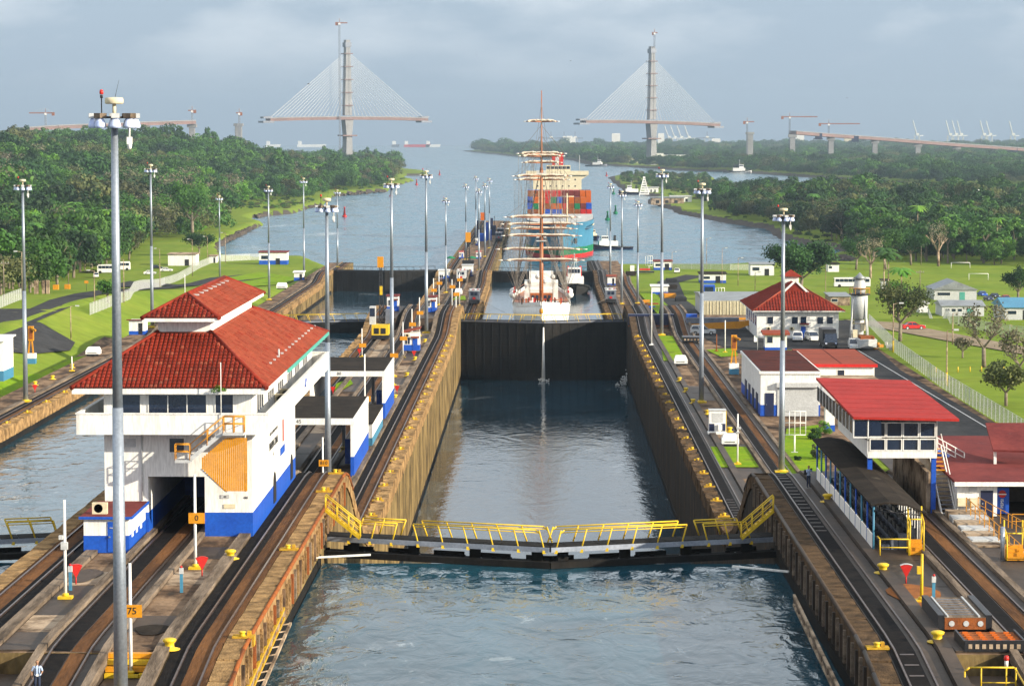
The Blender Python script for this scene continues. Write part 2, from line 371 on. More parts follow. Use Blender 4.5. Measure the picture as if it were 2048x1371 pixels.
# ================================================================== terrain
def P2(pts, z=0.0): return [(G(x, y, z).x, G(x, y, z).y) for x, y in pts]
XL0, XL1, XC0, XC1, XR0 = -104.0, -69.0, -34.0, -16.0, 17.5      # west bank | left chamber | centre wall | right chamber | east bank
L3 = 5.0
shore_left = [(-110, 60), (-69.5, 60), (-69.5, 960)] + P2([(610, 522), (520, 524), (445, 520), (432, 500), (440, 490), (470, 473), (512, 455), (526, 449), (505, 444), (495, 438), (512, 434), (587, 427), (612, 417), (642, 411), (667, 392), (687, 388), (772, 383), (777, 377), (810, 366), (828, 361), (804, 357), (806, 352), (856, 351), (847, 343), (812, 340), (777, 327), (740, 322), (640, 319), (300, 317), (-400, 317)]) + [(-3000, 3000), (-1500, 800), (-400, 60)]
shore_right = [(17.5, 60), (17.5, 905)] + P2([(1195, 538), (1300, 537), (1440, 536), (1560, 535), (1640, 533), (1701, 530), (1701, 526), (1696, 525), (1661, 518), (1666, 512), (1696, 510), (1686, 500), (1643, 495), (1598, 487), (1561, 477), (1536, 458), (1449, 445), (1356, 427), (1349, 420), (1299, 407), (1301, 399), (1319, 395), (1284, 390), (1256, 385), (1231, 367), (1219, 356), (1244, 351), (1300, 352), (1425, 356), (1465, 385), (1540, 398), (1700, 403), (1900, 406), (2300, 415)]) + [(2500, 1500), (1200, 500), (300, 60)]
shore_far = P2([(924, 302), (1000, 310), (1040, 314), (1140, 320), (1154, 323), (1174, 329), (1211, 331), (1274, 335), (1374, 342), (1449, 344), (1536, 349), (1686, 360), (1761, 366), (1861, 372), (2400, 388)]) + [(3500, 3000), (4500, 12800), (-150, 12800), (-190, 9600)]

def sdist(px, py, poly):
    """signed distance to polygon (positive inside), numpy"""
    inside = np.zeros(px.shape, bool); d = np.full(px.shape, 1e9)
    n = len(poly)
    for i in range(n):
        x0, y0 = poly[i]; x1, y1 = poly[(i + 1) % n]
        ex, ey = x1 - x0, y1 - y0; L = ex * ex + ey * ey + 1e-9
        t = np.clip(((px - x0) * ex + (py - y0) * ey) / L, 0, 1)
        d = np.minimum(d, np.hypot(px - x0 - t * ex, py - y0 - t * ey))
        c = ((y0 > py) != (y1 > py))
        with np.errstate(divide='ignore', invalid='ignore'):
            xi = (x1 - x0) * (py - y0) / ((y1 - y0) if y1 != y0 else 1e-9) + x0
        inside ^= (c & (px < xi))
    return np.where(inside, d, -d)

def sstep(t): t = np.clip(t, 0, 1); return t * t * (3 - 2 * t)
def wob(x, y, s, k=0.0):
    return (np.sin(x * s + 1.7 + k) * np.cos(y * s * 0.83 + 0.4 + k) + 0.5 * np.sin(x * s * 2.3 + y * s * 1.9 + k) + 0.3 * np.cos(x * s * 4.1 - y * s * 3.3)) / 1.8

def ground_z(x, y):
    x = np.asarray(x, float); y = np.asarray(y, float)
    dl = sdist(x, y, shore_left); dr = sdist(x, y, shore_right); df = sdist(x, y, shore_far)
    # near the locks the land steps down with the chambers
    lw = 14.3 - 11.6 * sstep((y - 590) / 330) * 1.0
    le = np.where(y < 236, 24.3, 14.25) - np.where(y < 236, 0, 1) * (10.6 * sstep((y - 545) / 90) + 1.4 * sstep((y - 640) / 200))
    hill = 30 * sstep((y - 1100) / 900) * sstep((dl - 20) / 240) * (1 + 0.24 * wob(x, y, 0.0065)) * (1 - sstep((y - 2700) / 1100))
    zl = np.where(dl > 0, np.minimum(lw + 0 * x, 1.6 + dl * 0.35) + hill, np.maximum(-6, dl * 0.3))
    zr = np.where(dr > 0, np.minimum(le + 0 * x, 1.2 + dr * 0.35 + np.where(y < 880, 30, 0)) + 2.0 * sstep((dr - 60) / 300) * (y > 1100), np.maximum(-6, dr * 0.3))
    zf = np.where(df > 0, np.minimum(1.0 + df * 0.05, 3.0) + 3 * sstep((df - 300) / 1500), np.maximum(-6, df * 0.3))
    z = np.maximum(np.maximum(zl, zr), zf)
    z = np.where((x > -70.5) & (x < 26.0) & (y < 1000) , -9.0, z)
    z = np.where((x > -70.5) & (x < 17.0) & (y < 1060) , -9.0, z)
    return z
def gz(x, y): return float(ground_z(np.array([x]), np.array([y]))[0])

def grid_ground():
    ys = [60.0]
    while ys[-1] < 13000:
        y = ys[-1]; ys.append(y + max(4.0, y * 0.0115))
    # uniform-ish rows close to the step edges
    ys = sorted(set(ys + [235.7, 236.3]))
    us = np.concatenate([np.linspace(-0.62, -0.26, 40)[:-1], np.linspace(-0.26, 0.26, 330), np.linspace(0.26, 0.5, 30)[1:]])
    Y = np.array(ys)
    YY, UU = np.meshgrid(Y, us, indexing='ij')
    XX = UU * (YY + 250.0)
    ZZ = ground_z(XX, YY)
    ny, nx = XX.shape
    v = np.stack([XX.ravel(), YY.ravel(), ZZ.ravel()], 1)
    idx = np.arange(ny * nx).reshape(ny, nx)
    a, b, c, d = idx[:-1, :-1], idx[:-1, 1:], idx[1:, 1:], idx[1:, :-1]
    keep = (np.maximum.reduce([ZZ[:-1, :-1], ZZ[:-1, 1:], ZZ[1:, 1:], ZZ[1:, :-1]]) > -5.9)
    f = np.stack([a, b, c, d], -1)[keep]
    me = bpy.data.meshes.new('ground'); me.from_pydata(v.tolist(), [], f.tolist())
    for m_ in (M['field'], M['rock']): me.materials.append(m_)
    zc = ZZ[:-1, :-1][keep]; yc = YY[:-1, :-1][keep]
    xcn = XX[:-1, :-1][keep]
    mi = ((zc < 1.7) & (yc > 900)).astype(int)
    me.polygons.foreach_set('material_index', mi.tolist())
    me.polygons.foreach_set('use_smooth', [True] * len(me.polygons))
    me.update()
    o = bpy.data.objects.new('ground', me); COL.objects.link(o)
    return tag(o, kind='structure')
grid_ground()

# water sheets
def sheet(name, x0, x1, y0, y1, z, m):
    o = MB().quad((x0, y0, z), (x1, y0, z), (x1, y1, z), (x0, y1, z)).build(name, m)
    return tag(o, kind='structure')
def water_box(x0, x1, y0, y1, z, m): return sheet('water', x0, x1, y0, y1, z, m)
water_box(-9000, 9000, 893, 13400, 0.0, M['water_sea'])
water_box(XC1, XR0, 20, 194, 20.6, M['water_near'])
water_box(XC1, XR0, 194, 538, 2.5, M['water_mid'])
water_box(XC1, XR0, 538, 884, 3.2, M['water_mid'])
water_box(XL1, XC0, 20, 194, 20.6, M['water_near'])
water_box(XL1, XC0, 194, 538, 12.0, M['water_near'])
water_box(XL1, XC0, 538, 893, 0.05, M['water_mid'])
tag(MB().quad((-9000, -100, -9.5), (9000, -100, -9.5), (9000, 13400, -9.5), (-9000, 13400, -9.5)).build('water_bed', M['rock']), kind='structure')

# ================================================================== lock walls
PROF = [(60, 23.2), (128, 23.2), (132, 23.3), (138, 23.9), (142, 24.3), (146, 24.4), (214, 24.4), (218, 24.25), (221, 23.7), (225, 22.3), (232, 19.2), (240, 16.4), (246, 15.0), (252, 14.45), (258, 14.3),
        (496, 14.3), (502, 14.5), (508, 15.0), (518, 16.2), (524, 16.7), (530, 16.9), (549, 16.9), (554, 16.5), (560, 15.2), (572, 11.0), (582, 7.6), (590, 5.8), (597, 5.15), (604, 5.0),
        (842, 5.0), (850, 5.3), (862, 6.7), (870, 7.2), (886, 7.2), (893, 6.6), (901, 5.4), (908, 5.0), (1480, 5.0)]
def prof(D):
    for i in range(len(PROF) - 1):
        if PROF[i][0] <= D <= PROF[i + 1][0]:
            t = (D - PROF[i][0]) / (PROF[i + 1][0] - PROF[i][0]); return PROF[i][1] * (1 - t) + PROF[i + 1][1] * t
    return PROF[0][1] if D < PROF[0][0] else PROF[-1][1]
def stations(y0, y1):
    s = {y0, y1} | {d for d, _ in PROF if y0 < d < y1}
    return sorted(s)
def strip(mb, x0, x1, y0, y1, top, thick=None, bottom=None, m=0):
    """a solid running along the lock that follows the towing-track profile"""
    st = stations(y0, y1); v = []; n = len(st)
    for d in st:
        z = prof(d) + top; zb = bottom if bottom is not None else z - thick
        v += [(x0, d, zb), (x1, d, zb), (x1, d, z), (x0, d, z)]
    fs = []
    for i in range(n - 1):
        a, b = 4 * i, 4 * i + 4
        fs += [(a, a + 1, b + 1, b), (a + 1, a + 2, b + 2, b + 1), (a + 2, a + 3, b + 3, b + 2), (a + 3, a, b, b + 3)]
    fs += [(0, 3, 2, 1), (4 * n - 4, 4 * n - 3, 4 * n - 2, 4 * n - 1)]
    return mb.add(v, fs, m)

def solid(mb, x0, x1, y0, y1, z0, z1, m=0, mt=None):
    return mb.prism([(x0, y0), (x1, y0), (x1, y1), (x0, y1)], z0, z1, m, mt)

BOT = -9.0
def lockwall(name, x0, x1, end, extra=None):
    r = thing(name, None, None, (0.5 * (x0 + x1), 60, 0)); del_keys(r); r['kind'] = 'structure'
    b = MB()
    solid(b, x0, x1, 60, 141, BOT, 23.15, 0, 1)
    solid(b, x0, x1, 141.05, 219, BOT, 24.3, 0, 1)
    solid(b, x0, x1, 219.05, 552, BOT, 14.2, 0, 1)
    solid(b, x0, x1, 552.05, end, BOT, 4.9, 0, 1)
    b.build('wall_body', [M['wall'], M['deck']], r, world=True)
    return r
def del_keys(r):
    for k in ('label', 'category', 'group'):
        if k in r.keys(): del r[k]

wall_c = lockwall('centre_wall', XC0 + 4.7, XC1 - 4.7, 1470)
wall_e = lockwall('east_wall', XR0 + 4.7, 29.2, 1000)
wall_w = lockwall('west_wall', -78.0, XL1 - 4.7, 985)

rng = random.Random(3)
def block_mesh(k, ln, wd, ht, jag, mk='coping'):
    """one weathered coping block, origin at its inner top edge"""
    r_ = random.Random(k); b = MB(); nx, ny = 3, 4; g = []
    for j in range(ny):
        for i in range(nx):
            g.append((-wd / 2 + wd * i / (nx - 1) + r_.uniform(-jag, jag) * 0.6, -ln / 2 + (ln - 0.08) * j / (ny - 1), ht / 2 + r_.uniform(-jag, jag)))
    for j in range(ny):
        for i in range(nx): g.append((g[j * nx + i][0] + r_.uniform(-jag, jag) * 0.3, g[j * nx + i][1], -ht / 2))
    fs = []
    N = nx * ny
    for j in range(ny - 1):
        for i in range(nx - 1):
            a = j * nx + i; fs.append((a, a + 1, a + nx + 1, a + nx)); fs.append((N + a, N + a + nx, N + a + nx + 1, N + a + 1))
    for j in range(ny - 1):
        a = j * nx; fs.append((a, a + nx, N + a + nx, N + a)); a = j * nx + nx - 1; fs.append((a, N + a, N + a + nx, a + nx))
    for i in range(nx - 1):
        fs.append((i, N + i, N + i + 1, i + 1)); a = (ny - 1) * nx + i; fs.append((a, a + 1, N + a + 1, N + a))
    b.add(g, fs)
    me = bpy.data.meshes.new('coping_block'); me.from_pydata(b.v, [], b.f); me.materials.append(M[mk]); me.update()
    return me
BLK = [block_mesh(k, 2.7, 1.35, 1.5, 0.16) for k in range(6)]
BLK_SMOOTH = [block_mesh(10 + k, 3.6, 1.2, 1.2, 0.03) for k in range(3)]
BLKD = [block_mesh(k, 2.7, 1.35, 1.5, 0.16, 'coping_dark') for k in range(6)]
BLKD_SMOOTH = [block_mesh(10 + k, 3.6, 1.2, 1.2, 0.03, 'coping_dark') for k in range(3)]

def tow_track(edge, sgn, end, parent, first=60):
    """edge = chamber face, sgn = direction inland"""
    def xs(a, b_): return (edge + sgn * a, edge + sgn * b_) if sgn > 0 else (edge + sgn * b_, edge + sgn * a)
    tr = thing('tow_track', None, None, (edge + sgn * 2.4, first, 0)); del_keys(tr); tr['kind'] = 'structure'
    b = MB(); x0, x1 = xs(0.12, 4.7); strip(b, x0, x1, first, end, -0.06, bottom=BOT)
    b.build('wall_face', [M['wall' if sgn < 0 or edge < 0 else 'wall_shaded']], tr, world=True)  # east face, turned from the sun, gets the shade-coloured wall
    # pour joints and the weedy waterline band
    wl = [(120, 194, 20.6), (200, 536, 2.5 if edge in (XC1, XR0) else 12.0), (545, 880, 3.2 if edge in (XC1, XR0) else .05)]
    for a_, b2, wz in wl:
        b = MB(); x0, x1 = xs(.08, .2); b.box(x0, x1, a_, b2, wz - 1, wz + .7); b.build('algae_band', M['gate'], tr, world=True)
        D_ = a_ + 6
        while D_ < b2:
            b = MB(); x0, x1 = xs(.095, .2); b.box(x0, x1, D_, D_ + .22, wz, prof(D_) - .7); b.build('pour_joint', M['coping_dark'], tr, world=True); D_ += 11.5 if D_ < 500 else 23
    sl = (2.55, 3.85) if edge < 0 else (1.3, 2.7)
    b = MB(); x0, x1 = xs(1.25, 3.85); strip(b, x0, x1, first, end, 0.0, 0.3)
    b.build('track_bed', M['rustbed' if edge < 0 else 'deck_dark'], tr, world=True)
    b = MB(); x0, x1 = xs(*sl); strip(b, x0, x1, first, end, 0.015, 0.3)
    b.build('rack_slot', M['black'], tr, world=True)
    for a in (1.55, 2.95):
        b = MB(); x0, x1 = xs(a, a + 0.11); strip(b, x0, x1, first, end, 0.13, 0.2); b.build('rail', M['rail'], tr, world=True)
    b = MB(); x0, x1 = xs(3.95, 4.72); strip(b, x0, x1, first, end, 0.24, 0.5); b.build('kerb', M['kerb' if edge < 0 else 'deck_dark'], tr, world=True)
    # rack teeth plates on the slot: cross ties that can be told apart near the camera
    tie = MB(); tie.box(-0.38, 0.38, -0.10, 0.10, 0, 0.012); first_tie = None
    D = max(first, 128) if edge > 0 else 999
    n = 0
    while D < 275 and n < 90:
        if 142 < D < 184 or 218 < D < 252: D += 1.9; continue
        if first_tie is None:
            first_tie = tie.build('rack_tie', M['rail'], tr); o = first_tie
        else:
            o = share(first_tie, 'rack_tie', tr)
        dz = prof(D + 0.3) - prof(D - 0.3)
        o.location = (edge + sgn * (3.42 if edge < 0 else 2.2) - tr.location.x, D - tr.location.y, prof(D) + 0.02); o.rotation_euler = (math.atan2(dz, 0.6), 0, 0)
        D += 1.9; n += 1
    # coping
    D = first + (60 if first == 60 else 0); k = 0
    while D < min(end, 905):
        rough = 250 < D < 500 or 604 < D < 846
        step = 2.75 if D < 500 else 4.2
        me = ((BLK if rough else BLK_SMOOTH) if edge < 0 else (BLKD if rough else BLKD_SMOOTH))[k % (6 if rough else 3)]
        if not rough and D < 250: step = 3.65
        o = bpy.data.objects.new('coping_block', me); COL.objects.link(o); o.parent = tr
        dz = prof(D + 1) - prof(D - 1)
        o.location = (edge + sgn * (0.55 if rough else 0.6) - tr.location.x, D - tr.location.y, prof(D) - (0.68 if rough else 0.60) + rng.uniform(-0.05, 0.05) * rough)
        o.rotation_euler = (math.atan2(dz, 2.0), 0, 0)
        o.scale = (1, step / 2.75 if rough else step / 3.65, 1)
        D += step; k += 1
    return tr
tt_c = tow_track(XC1, -1, 1460, wall_c)
tt_l = tow_track(XC0, 1, 1460, wall_c)
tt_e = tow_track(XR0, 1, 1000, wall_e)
tt_w = tow_track(XL1, -1, 985, wall_w)
for o, t in ((wall_c, 'c'), ): pass

# return tracks
def return_track(xc, y0, y1):
    tr = thing('return_track', None, None, (xc, y0, 0)); del_keys(tr); tr['kind'] = 'structure'
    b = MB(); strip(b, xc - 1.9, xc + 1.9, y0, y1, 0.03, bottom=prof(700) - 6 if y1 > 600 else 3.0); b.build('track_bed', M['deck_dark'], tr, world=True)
    b = MB(); strip(b, xc - 1.15, xc - 0.2, y0, y1, 0.06, 0.3); b.build('rack_slot', M['black'], tr, world=True)
    b = MB(); strip(b, xc - 0.1, xc + 0.75, y0, y1, 0.07, 0.3); b.build('plank_strip', M['rustbed'], tr, world=True)
    for a in (-1.25, 0.85):
        b = MB(); strip(b, xc + a, xc + a + 0.1, y0, y1, 0.15, 0.2); b.build('rail', M['rail'], tr, world=True)
    for a in (-1.98, 1.55):
        b = MB(); strip(b, xc + a, xc + a + 0.45, y0, y1, 0.30, 0.6); b.build('kerb', M['kerb'], tr, world=True)
    return tr
rt_c = return_track(-25.1, 60, 900)
rt_e = return_track(27.15, 60, 860)

# concrete slabs of the pier decks, one object each
def slabs(x0, x1, y0, y1, z, dx, dy, parent, mats=('deck', 'deck_pale', 'deck_dark'), seed=1):
    r_ = random.Random(seed); base = {}
    nx = max(1, round((x1 - x0) / dx)); ny = max(1, round((y1 - y0) / dy)); wx = (x1 - x0) / nx; wy = (y1 - y0) / ny
    for j in range(ny):
        for i in range(nx):
            mk = r_.choice(mats)
            if mk not in base:
                b = MB(); g = 0.03
                b.box(-wx / 2 + g, wx / 2 - g, -wy / 2 + g, wy / 2 - g, -0.10, 0.0)
                o = b.build('slab', M[mk], parent); base[mk] = o
            else: o = share(base[mk], 'slab', parent)
            o.location = (x0 + (i + .5) * wx - parent.location.x, y0 + (j + .5) * wy - parent.location.y, z + r_.uniform(-0.012, 0.02))
            o.rotation_euler = (0, 0, 0)
slabs(-23.1, -20.75, 100, 140.6, 23.22, 2.4, 5.2, wall_c, seed=2)
slabs(-29.25, -27.15, 100, 140.6, 23.22, 2.2, 5.2, wall_c, seed=3)
slabs(-23.1, -20.75, 141.4, 218.4, 24.40, 2.4, 5.0, wall_c, seed=4)
slabs(-29.25, -27.15, 141.4, 218.4, 24.40, 2.2, 5.0, wall_c, seed=5)
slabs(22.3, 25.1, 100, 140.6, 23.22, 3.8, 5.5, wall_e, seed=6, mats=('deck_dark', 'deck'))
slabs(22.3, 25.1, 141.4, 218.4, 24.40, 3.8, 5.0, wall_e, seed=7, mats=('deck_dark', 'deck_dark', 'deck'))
slabs(-23.1, -20.75, 259, 545, 14.30, 2.4, 11.0, wall_c, seed=8)
slabs(-29.25, -27.15, 259, 545, 14.30, 2.2, 11.0, wall_c, seed=9)
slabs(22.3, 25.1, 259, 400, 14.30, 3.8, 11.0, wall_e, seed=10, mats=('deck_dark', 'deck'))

# ------------------------------------------------------------------ draped sheets: roads, lawns, aprons
from mathutils.geometry import delaunay_2d_cdt
def drape(name, pts, m, off, kind='structure', step=14.0, z=None):
    xs = [p[0] for p in pts]; ys = [p[1] for p in pts]
    V = [Vector(p) for p in pts]; n = len(V); E = [(i, (i + 1) % n) for i in range(n)]
    if z is None:
        gx = np.arange(min(xs), max(xs), step); gy = np.arange(min(ys), max(ys), step)
        if len(gx) * len(gy) < 12000:
            X, Y = np.meshgrid(gx, gy); sd = sdist(X.ravel(), Y.ravel(), [tuple(p) for p in pts])
            for x, y, d in zip(X.ravel(), Y.ravel(), sd):
                if d > step * 0.3: V.append(Vector((x, y)))
    vo, eo, fo, _, _, _ = delaunay_2d_cdt(V, E, [list(range(n))], 1, 1e-4)
    xx = np.array([p.x for p in vo]); yy = np.array([p.y for p in vo])
    zz = ground_z(xx, yy) + off if z is None else np.full(len(xx), z + off)
    me = bpy.data.meshes.new(name); me.from_pydata(list(zip(xx.tolist(), yy.tolist(), zz.tolist())), [], [list(f) for f in fo])
    me.materials.append(m); me.update()
    me.polygons.foreach_set('use_smooth', [True] * len(me.polygons))
    o = bpy.data.objects.new(name, me); COL.objects.link(o)
    up = sum(p.normal.z for p in me.polygons)
    if up < 0: me.flip_normals()
    return tag(o, kind=kind)

# east bank
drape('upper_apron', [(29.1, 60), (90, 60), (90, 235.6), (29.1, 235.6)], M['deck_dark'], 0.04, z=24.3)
b = MB(); b.box(30.1, 140, 235.8, 236.2, 10, 24.3); tag(b.build('retaining_wall', M['wall']), kind='structure')
drape('apron', [(29.1, 237), (60, 237), (60, 560), (29.1, 560)], M['deck'], 0.03, z=14.25)
def PX(pts, z): return [(G(x, y, z).x, G(x, y, z).y) for x, y in pts]
drape('road', PX([(1392, 652), (1500, 648), (1700, 640), (1745, 690), (1800, 740), (1900, 800), (2060, 892), (2300, 1040), (2100, 1040), (1905, 905), (1750, 765), (1690, 720), (1470, 706), (1400, 672)], 14.25), M['asphalt'], 0.10, z=14.25)
drape('road', [(38.5, 552), (52, 552), (50, 640), (46, 700), (44, 800), (47, 900), (58, 940), (52, 950), (40, 905), (36, 800), (36, 700), (37, 640)], M['asphalt'], 0.12, step=8)
drape('lawn', PX([(1318, 672), (1345, 672), (1372, 722), (1327, 722)], 14.3), M['grass'], 0.14, z=14.25)
drape('lawn', PX([(1421, 894), (1492, 894), (1518, 935), (1441, 935)], 14.3), M['grass'], 0.14, z=14.25)
drape('lawn', PX([(1412, 700), (1470, 696), (1476, 712), (1442, 714)], 14.3), M['grass'], 0.14, z=14.25)
drape('lawn', PX([(1500, 702), (1600, 700), (1602, 712), (1480, 714)], 14.3), M['grass'], 0.14, z=14.25)
drape('lawn', [(31.2, 605), (36, 600), (36, 842), (31.2, 842)], M['grass'], 0.15, step=8)
drape('lawn', PX([(1573, 858), (1637, 850), (1660, 985), (1578, 975), (1560, 948)], 14.3), M['grass'], 0.14, z=14.25)
# white painted edge line of the road
b = MB()
e0, e1 = G(1700, 690, 14.4), G(2060, 905, 14.4)
b.beam((e0.x, e0.y, 14.362), (e1.x, e1.y, 14.362), 0.18, 0.01); tag(b.build('road_marking', M['pale']), kind='structure')
# lane past the fence and the concrete path
drape('road', PX([(1650, 640), (1700, 645), (1790, 668), (1900, 690), (2060, 722), (2060, 738), (1890, 706), (1780, 684), (1690, 662)], 12.0), M['dirt'], 0.16, step=10)
# west bank
drape('apron', [(-92, 60), (-73.6, 60), (-73.6, 585), (-92, 560)], M['deck'], 0.10, step=10)
drape('road', PX([(-60, 640), (60, 640), (100, 620), (150, 600), (205, 578), (260, 556), (330, 545), (372, 552), (300, 575), (200, 604), (120, 640), (60, 665), (-60, 672)], 12), M['asphalt'], 0.2, step=8)
drape('road', PX([(-60, 636), (80, 640), (150, 648), (140, 658), (60, 676), (-60, 690)], 14), M['asphalt'], 0.26, step=8)
drape('road', PX([(200, 560), (260, 527), (360, 540), (300, 552)], 9), M['asphalt'], 0.28, step=6)
drape('road', PX([(420, 537), (520, 528), (560, 533), (470, 548), (400, 560), (330, 590), (250, 625), (215, 620), (320, 578), (380, 550)], 6), M['asphalt'], 0.2, step=6)
drape('lawn', PX([(75, 690), (150, 660), (210, 645), (232, 668), (150, 690), (20, 735), (-40, 745), (-40, 715)], 14.3), M['grass'], 0.22, step=8)
drape('lawn', PX([(395, 575), (440, 545), (520, 532), (600, 545), (560, 562), (505, 575), (440, 592)], 5), M['grass'], 0.22, step=8)

# ================================================================== mitre gates
def mitre_gate(label, group, xa, xb, D, ztop, zbot, rails='yellow', open_top=False, light='greysteel'):
    """two leaves meeting 5.5 m upstream (towards the camera) of their hinges"""
    xm = 0.5 * (xa + xb); root = thing('mitre_gate', label, 'lock gate', (xm, D, zbot), 0, group)
    for sg, xh in ((1, xa), (-1, xb)):
        leaf = bpy.data.objects.new('gate_leaf', None)
        tip = Vector((xm - sg * 0.05, D - 5.5)); hin = Vector((xh - sg * 0.5, D)); d = (tip - hin); Ln = d.length; d.normalize(); nrm = Vector((d.y, -d.x));
        if nrm.y > 0: nrm = -nrm
        def pt(u, v, z): q = hin + d * u - nrm * v; return (q.x, q.y, z)       # u along leaf, v downstream, from upstream face
        b = MB()
        # skin below the walkway
        zt = ztop - (1.25 if open_top else 0.5)
        if not open_top:
            b.add([pt(0, 0, zbot - 3), pt(Ln, 0, zbot - 3), pt(Ln, 0, zt), pt(0, 0, zt), pt(0, 2.0, zbot - 3), pt(Ln, 2.0, zbot - 3), pt(Ln, 2.0, zt), pt(0, 2.0, zt)],
                  [(0, 1, 2, 3), (5, 4, 7, 6), (3, 2, 6, 7), (1, 5, 6, 2), (4, 0, 3, 7)])
            n = 10
            for k in range(n + 1):
                u = Ln * k / n; b.beam(pt(u, -0.04, zbot), pt(u, -0.04, zt), 0.10, 0.08)
            for k in range(1, 5):
                z = zbot + (zt - zbot) * k / 5; b.beam(pt(0, -0.05, z), pt(Ln, -0.05, z), 0.07, 0.12)
            leafo = b.build('gate_leaf', [M['gate']], root, world=True)
        else:
            b.beam(pt(0, 0.25, zbot + 0.10), pt(Ln, 0.25, zbot + 0.10), 0.6, 0.46)
            b.beam(pt(0, 1.75, zbot + 0.02), pt(Ln, 1.75, zbot + 0.02), 0.5, 0.34)
            n = 15
            for k in range(n + 1):
                u = Ln * k / n
                b.beam(pt(u, 0.45, zbot), pt(u, 0.45, zt + .05), 0.28, 0.2)
                if k % 3 != 1: b.beam(pt(u, 1.7, zbot), pt(u, 1.7, zt + .05), 0.35, 0.2)
                if k % 4 == 2: b.beam(pt(u - 0.5, 1.2, zbot + .5), pt(u + 0.3, 1.2, zbot + .5), 0.3, 0.75)
            for k in range(n):
                if k % 3 != 0: b.beam(pt(Ln * k / n, 1.95, (zbot + zt) / 2), pt(Ln * (k + 1) / n, 1.95, (zbot + zt) / 2), .1, zt - zbot + .5)
            leafo = b.build('gate_leaf', [M['gate']], root, world=True)
            b = MB(); b.beam(pt(0.2, 0.0, ztop - 0.26), pt(Ln - .03, 0.0, ztop - 0.26), .08, .36); b.build('girder_face', M['bluegrey'], leafo, world=True)
            for u in (3.6, 8.0, 12.8):
                b = MB()
                b.add([pt(u - .5, 0.1, zbot + .28), pt(u + .7, 0.1, zbot + .28), pt(u + .1, 0.2, zt - .05), pt(u - .3, 0.9, zbot + .3)], [(0, 1, 2), (0, 2, 3), (1, 3, 2)])
                b.build('gusset_plate', [M['pale']], leafo, world=True)
        # walkway girder, with planks
        b = MB(); b.beam(pt(0.2, 1.05, ztop - 0.26), pt(Ln - 0.03, 1.05, ztop - 0.26), 2.0, 0.34)
        b.build('walkway_girder', [M[light]], root, world=True)
        n = 14
        b = MB(); b.box(-Ln / n / 2 + .03, Ln / n / 2 - .03, -0.98, 0.98, 0, 0.06); pk = None
        for k in range(n):
            if pk is None: pk = b.build('walkway_plank', [M['gate']], root); o = pk
            else: o = share(pk, 'walkway_plank', root)
            c = pt(Ln * (k + .5) / n, 1.05, ztop - 0.085); o.location = Vector(c) - root.location; o.rotation_euler = (0, 0, math.atan2(d.y, d.x))
        # hinged handrails, leaning over
        secs = ((2.4, 5.8, 0.42), (7.9, Ln - 0.4, -0.42)) if open_top else ((1.0, Ln - 0.3, 0.5),)
        for (u0, u1, lean) in secs:
            for v in (0.08, 1.95):
                h = 1.15; b = MB(); n = max(2, round((u1 - u0) / (2.1 if open_top else 2.4)))
                rr = 0.055 if open_top else .045
                b.pipe([pt(u0 + lean, v, ztop + h), pt(u1 + lean - (0.25 if lean < 0 else 0), v, ztop + h)], rr)
                if open_top:
                    b.pipe([pt(u0 + lean * .86, v, ztop + h * .84), pt(u1 + lean * .86, v, ztop + h * .84)], rr * .7)
                    if lean < 0: b.pipe([pt(u1 + lean - .25, v, ztop + h), pt(u1 + lean + 0.12, v, ztop + h - .3)], rr)
                for k in range(n + 1):
                    u = u0 + (u1 - u0) * k / n
                    b.pipe([pt(u, v, ztop - (0.35 if v < 1 else 0)), pt(u + lean, v, ztop + h)], rr * 1.15)
                    if v < 1 and open_top: b.cbox(pt(u, v - 0.08, ztop - 0.42), (0.12, 0.06, 0.12))
                b.build('handrail', [M['yellow'] if rails == 'yellow' else M['steel']], root, world=True)
    return root
g1 = mitre_gate('nearest lock gate across the main chamber with bright yellow handrails on both leaves', 'lock gates', XC1, XR0, 197, 22.25, 20.75, open_top=True)
g1l = mitre_gate('lock gate in the west lane beside the control house with its yellow handrails', 'lock gates', XL1, XC0, 197, 22.25, 20.75, open_top=True, rails='yellow')
g2 = mitre_gate('tall black lock gate in front of the tall ship with thin yellow rails on top', 'lock gates', XC1, XR0, 541, 14.6, 2.4)
g2l = mitre_gate('low black lock gate in the west lane with a pale walkway between two basins', 'lock gates', XL1, XC0, 541, 14.6, 11.0)
g3 = mitre_gate('low dark lock gate closing the main lane behind the tall ship', 'lock gates', XC1, XR0, 888, 6.8, 0.0, rails='dark', light='steel')
g3l = mitre_gate('tall black lock gate at the seaward end of the west lane', 'lock gates', XL1, XC0, 888, 7.2, 0.0, rails='dark', light='steel')
for nm, lab, cat_, a, b_ in (('fender_beam', 'slim white beam lying by the west end of the nearest gate', 'beam', (-16.2, 189.5, 21.75), (-12.2, 190.2, 21.85)),
                     ('fender_beam', 'slim white beam lying by the east end of the nearest gate', 'beam', (13.6, 186.2, 21.7), (17.4, 184.4, 21.62))):
    b = MB(); b.beam(a, b_, 0.2, 0.12); tag(b.build(nm, M['white']), lab, cat_)
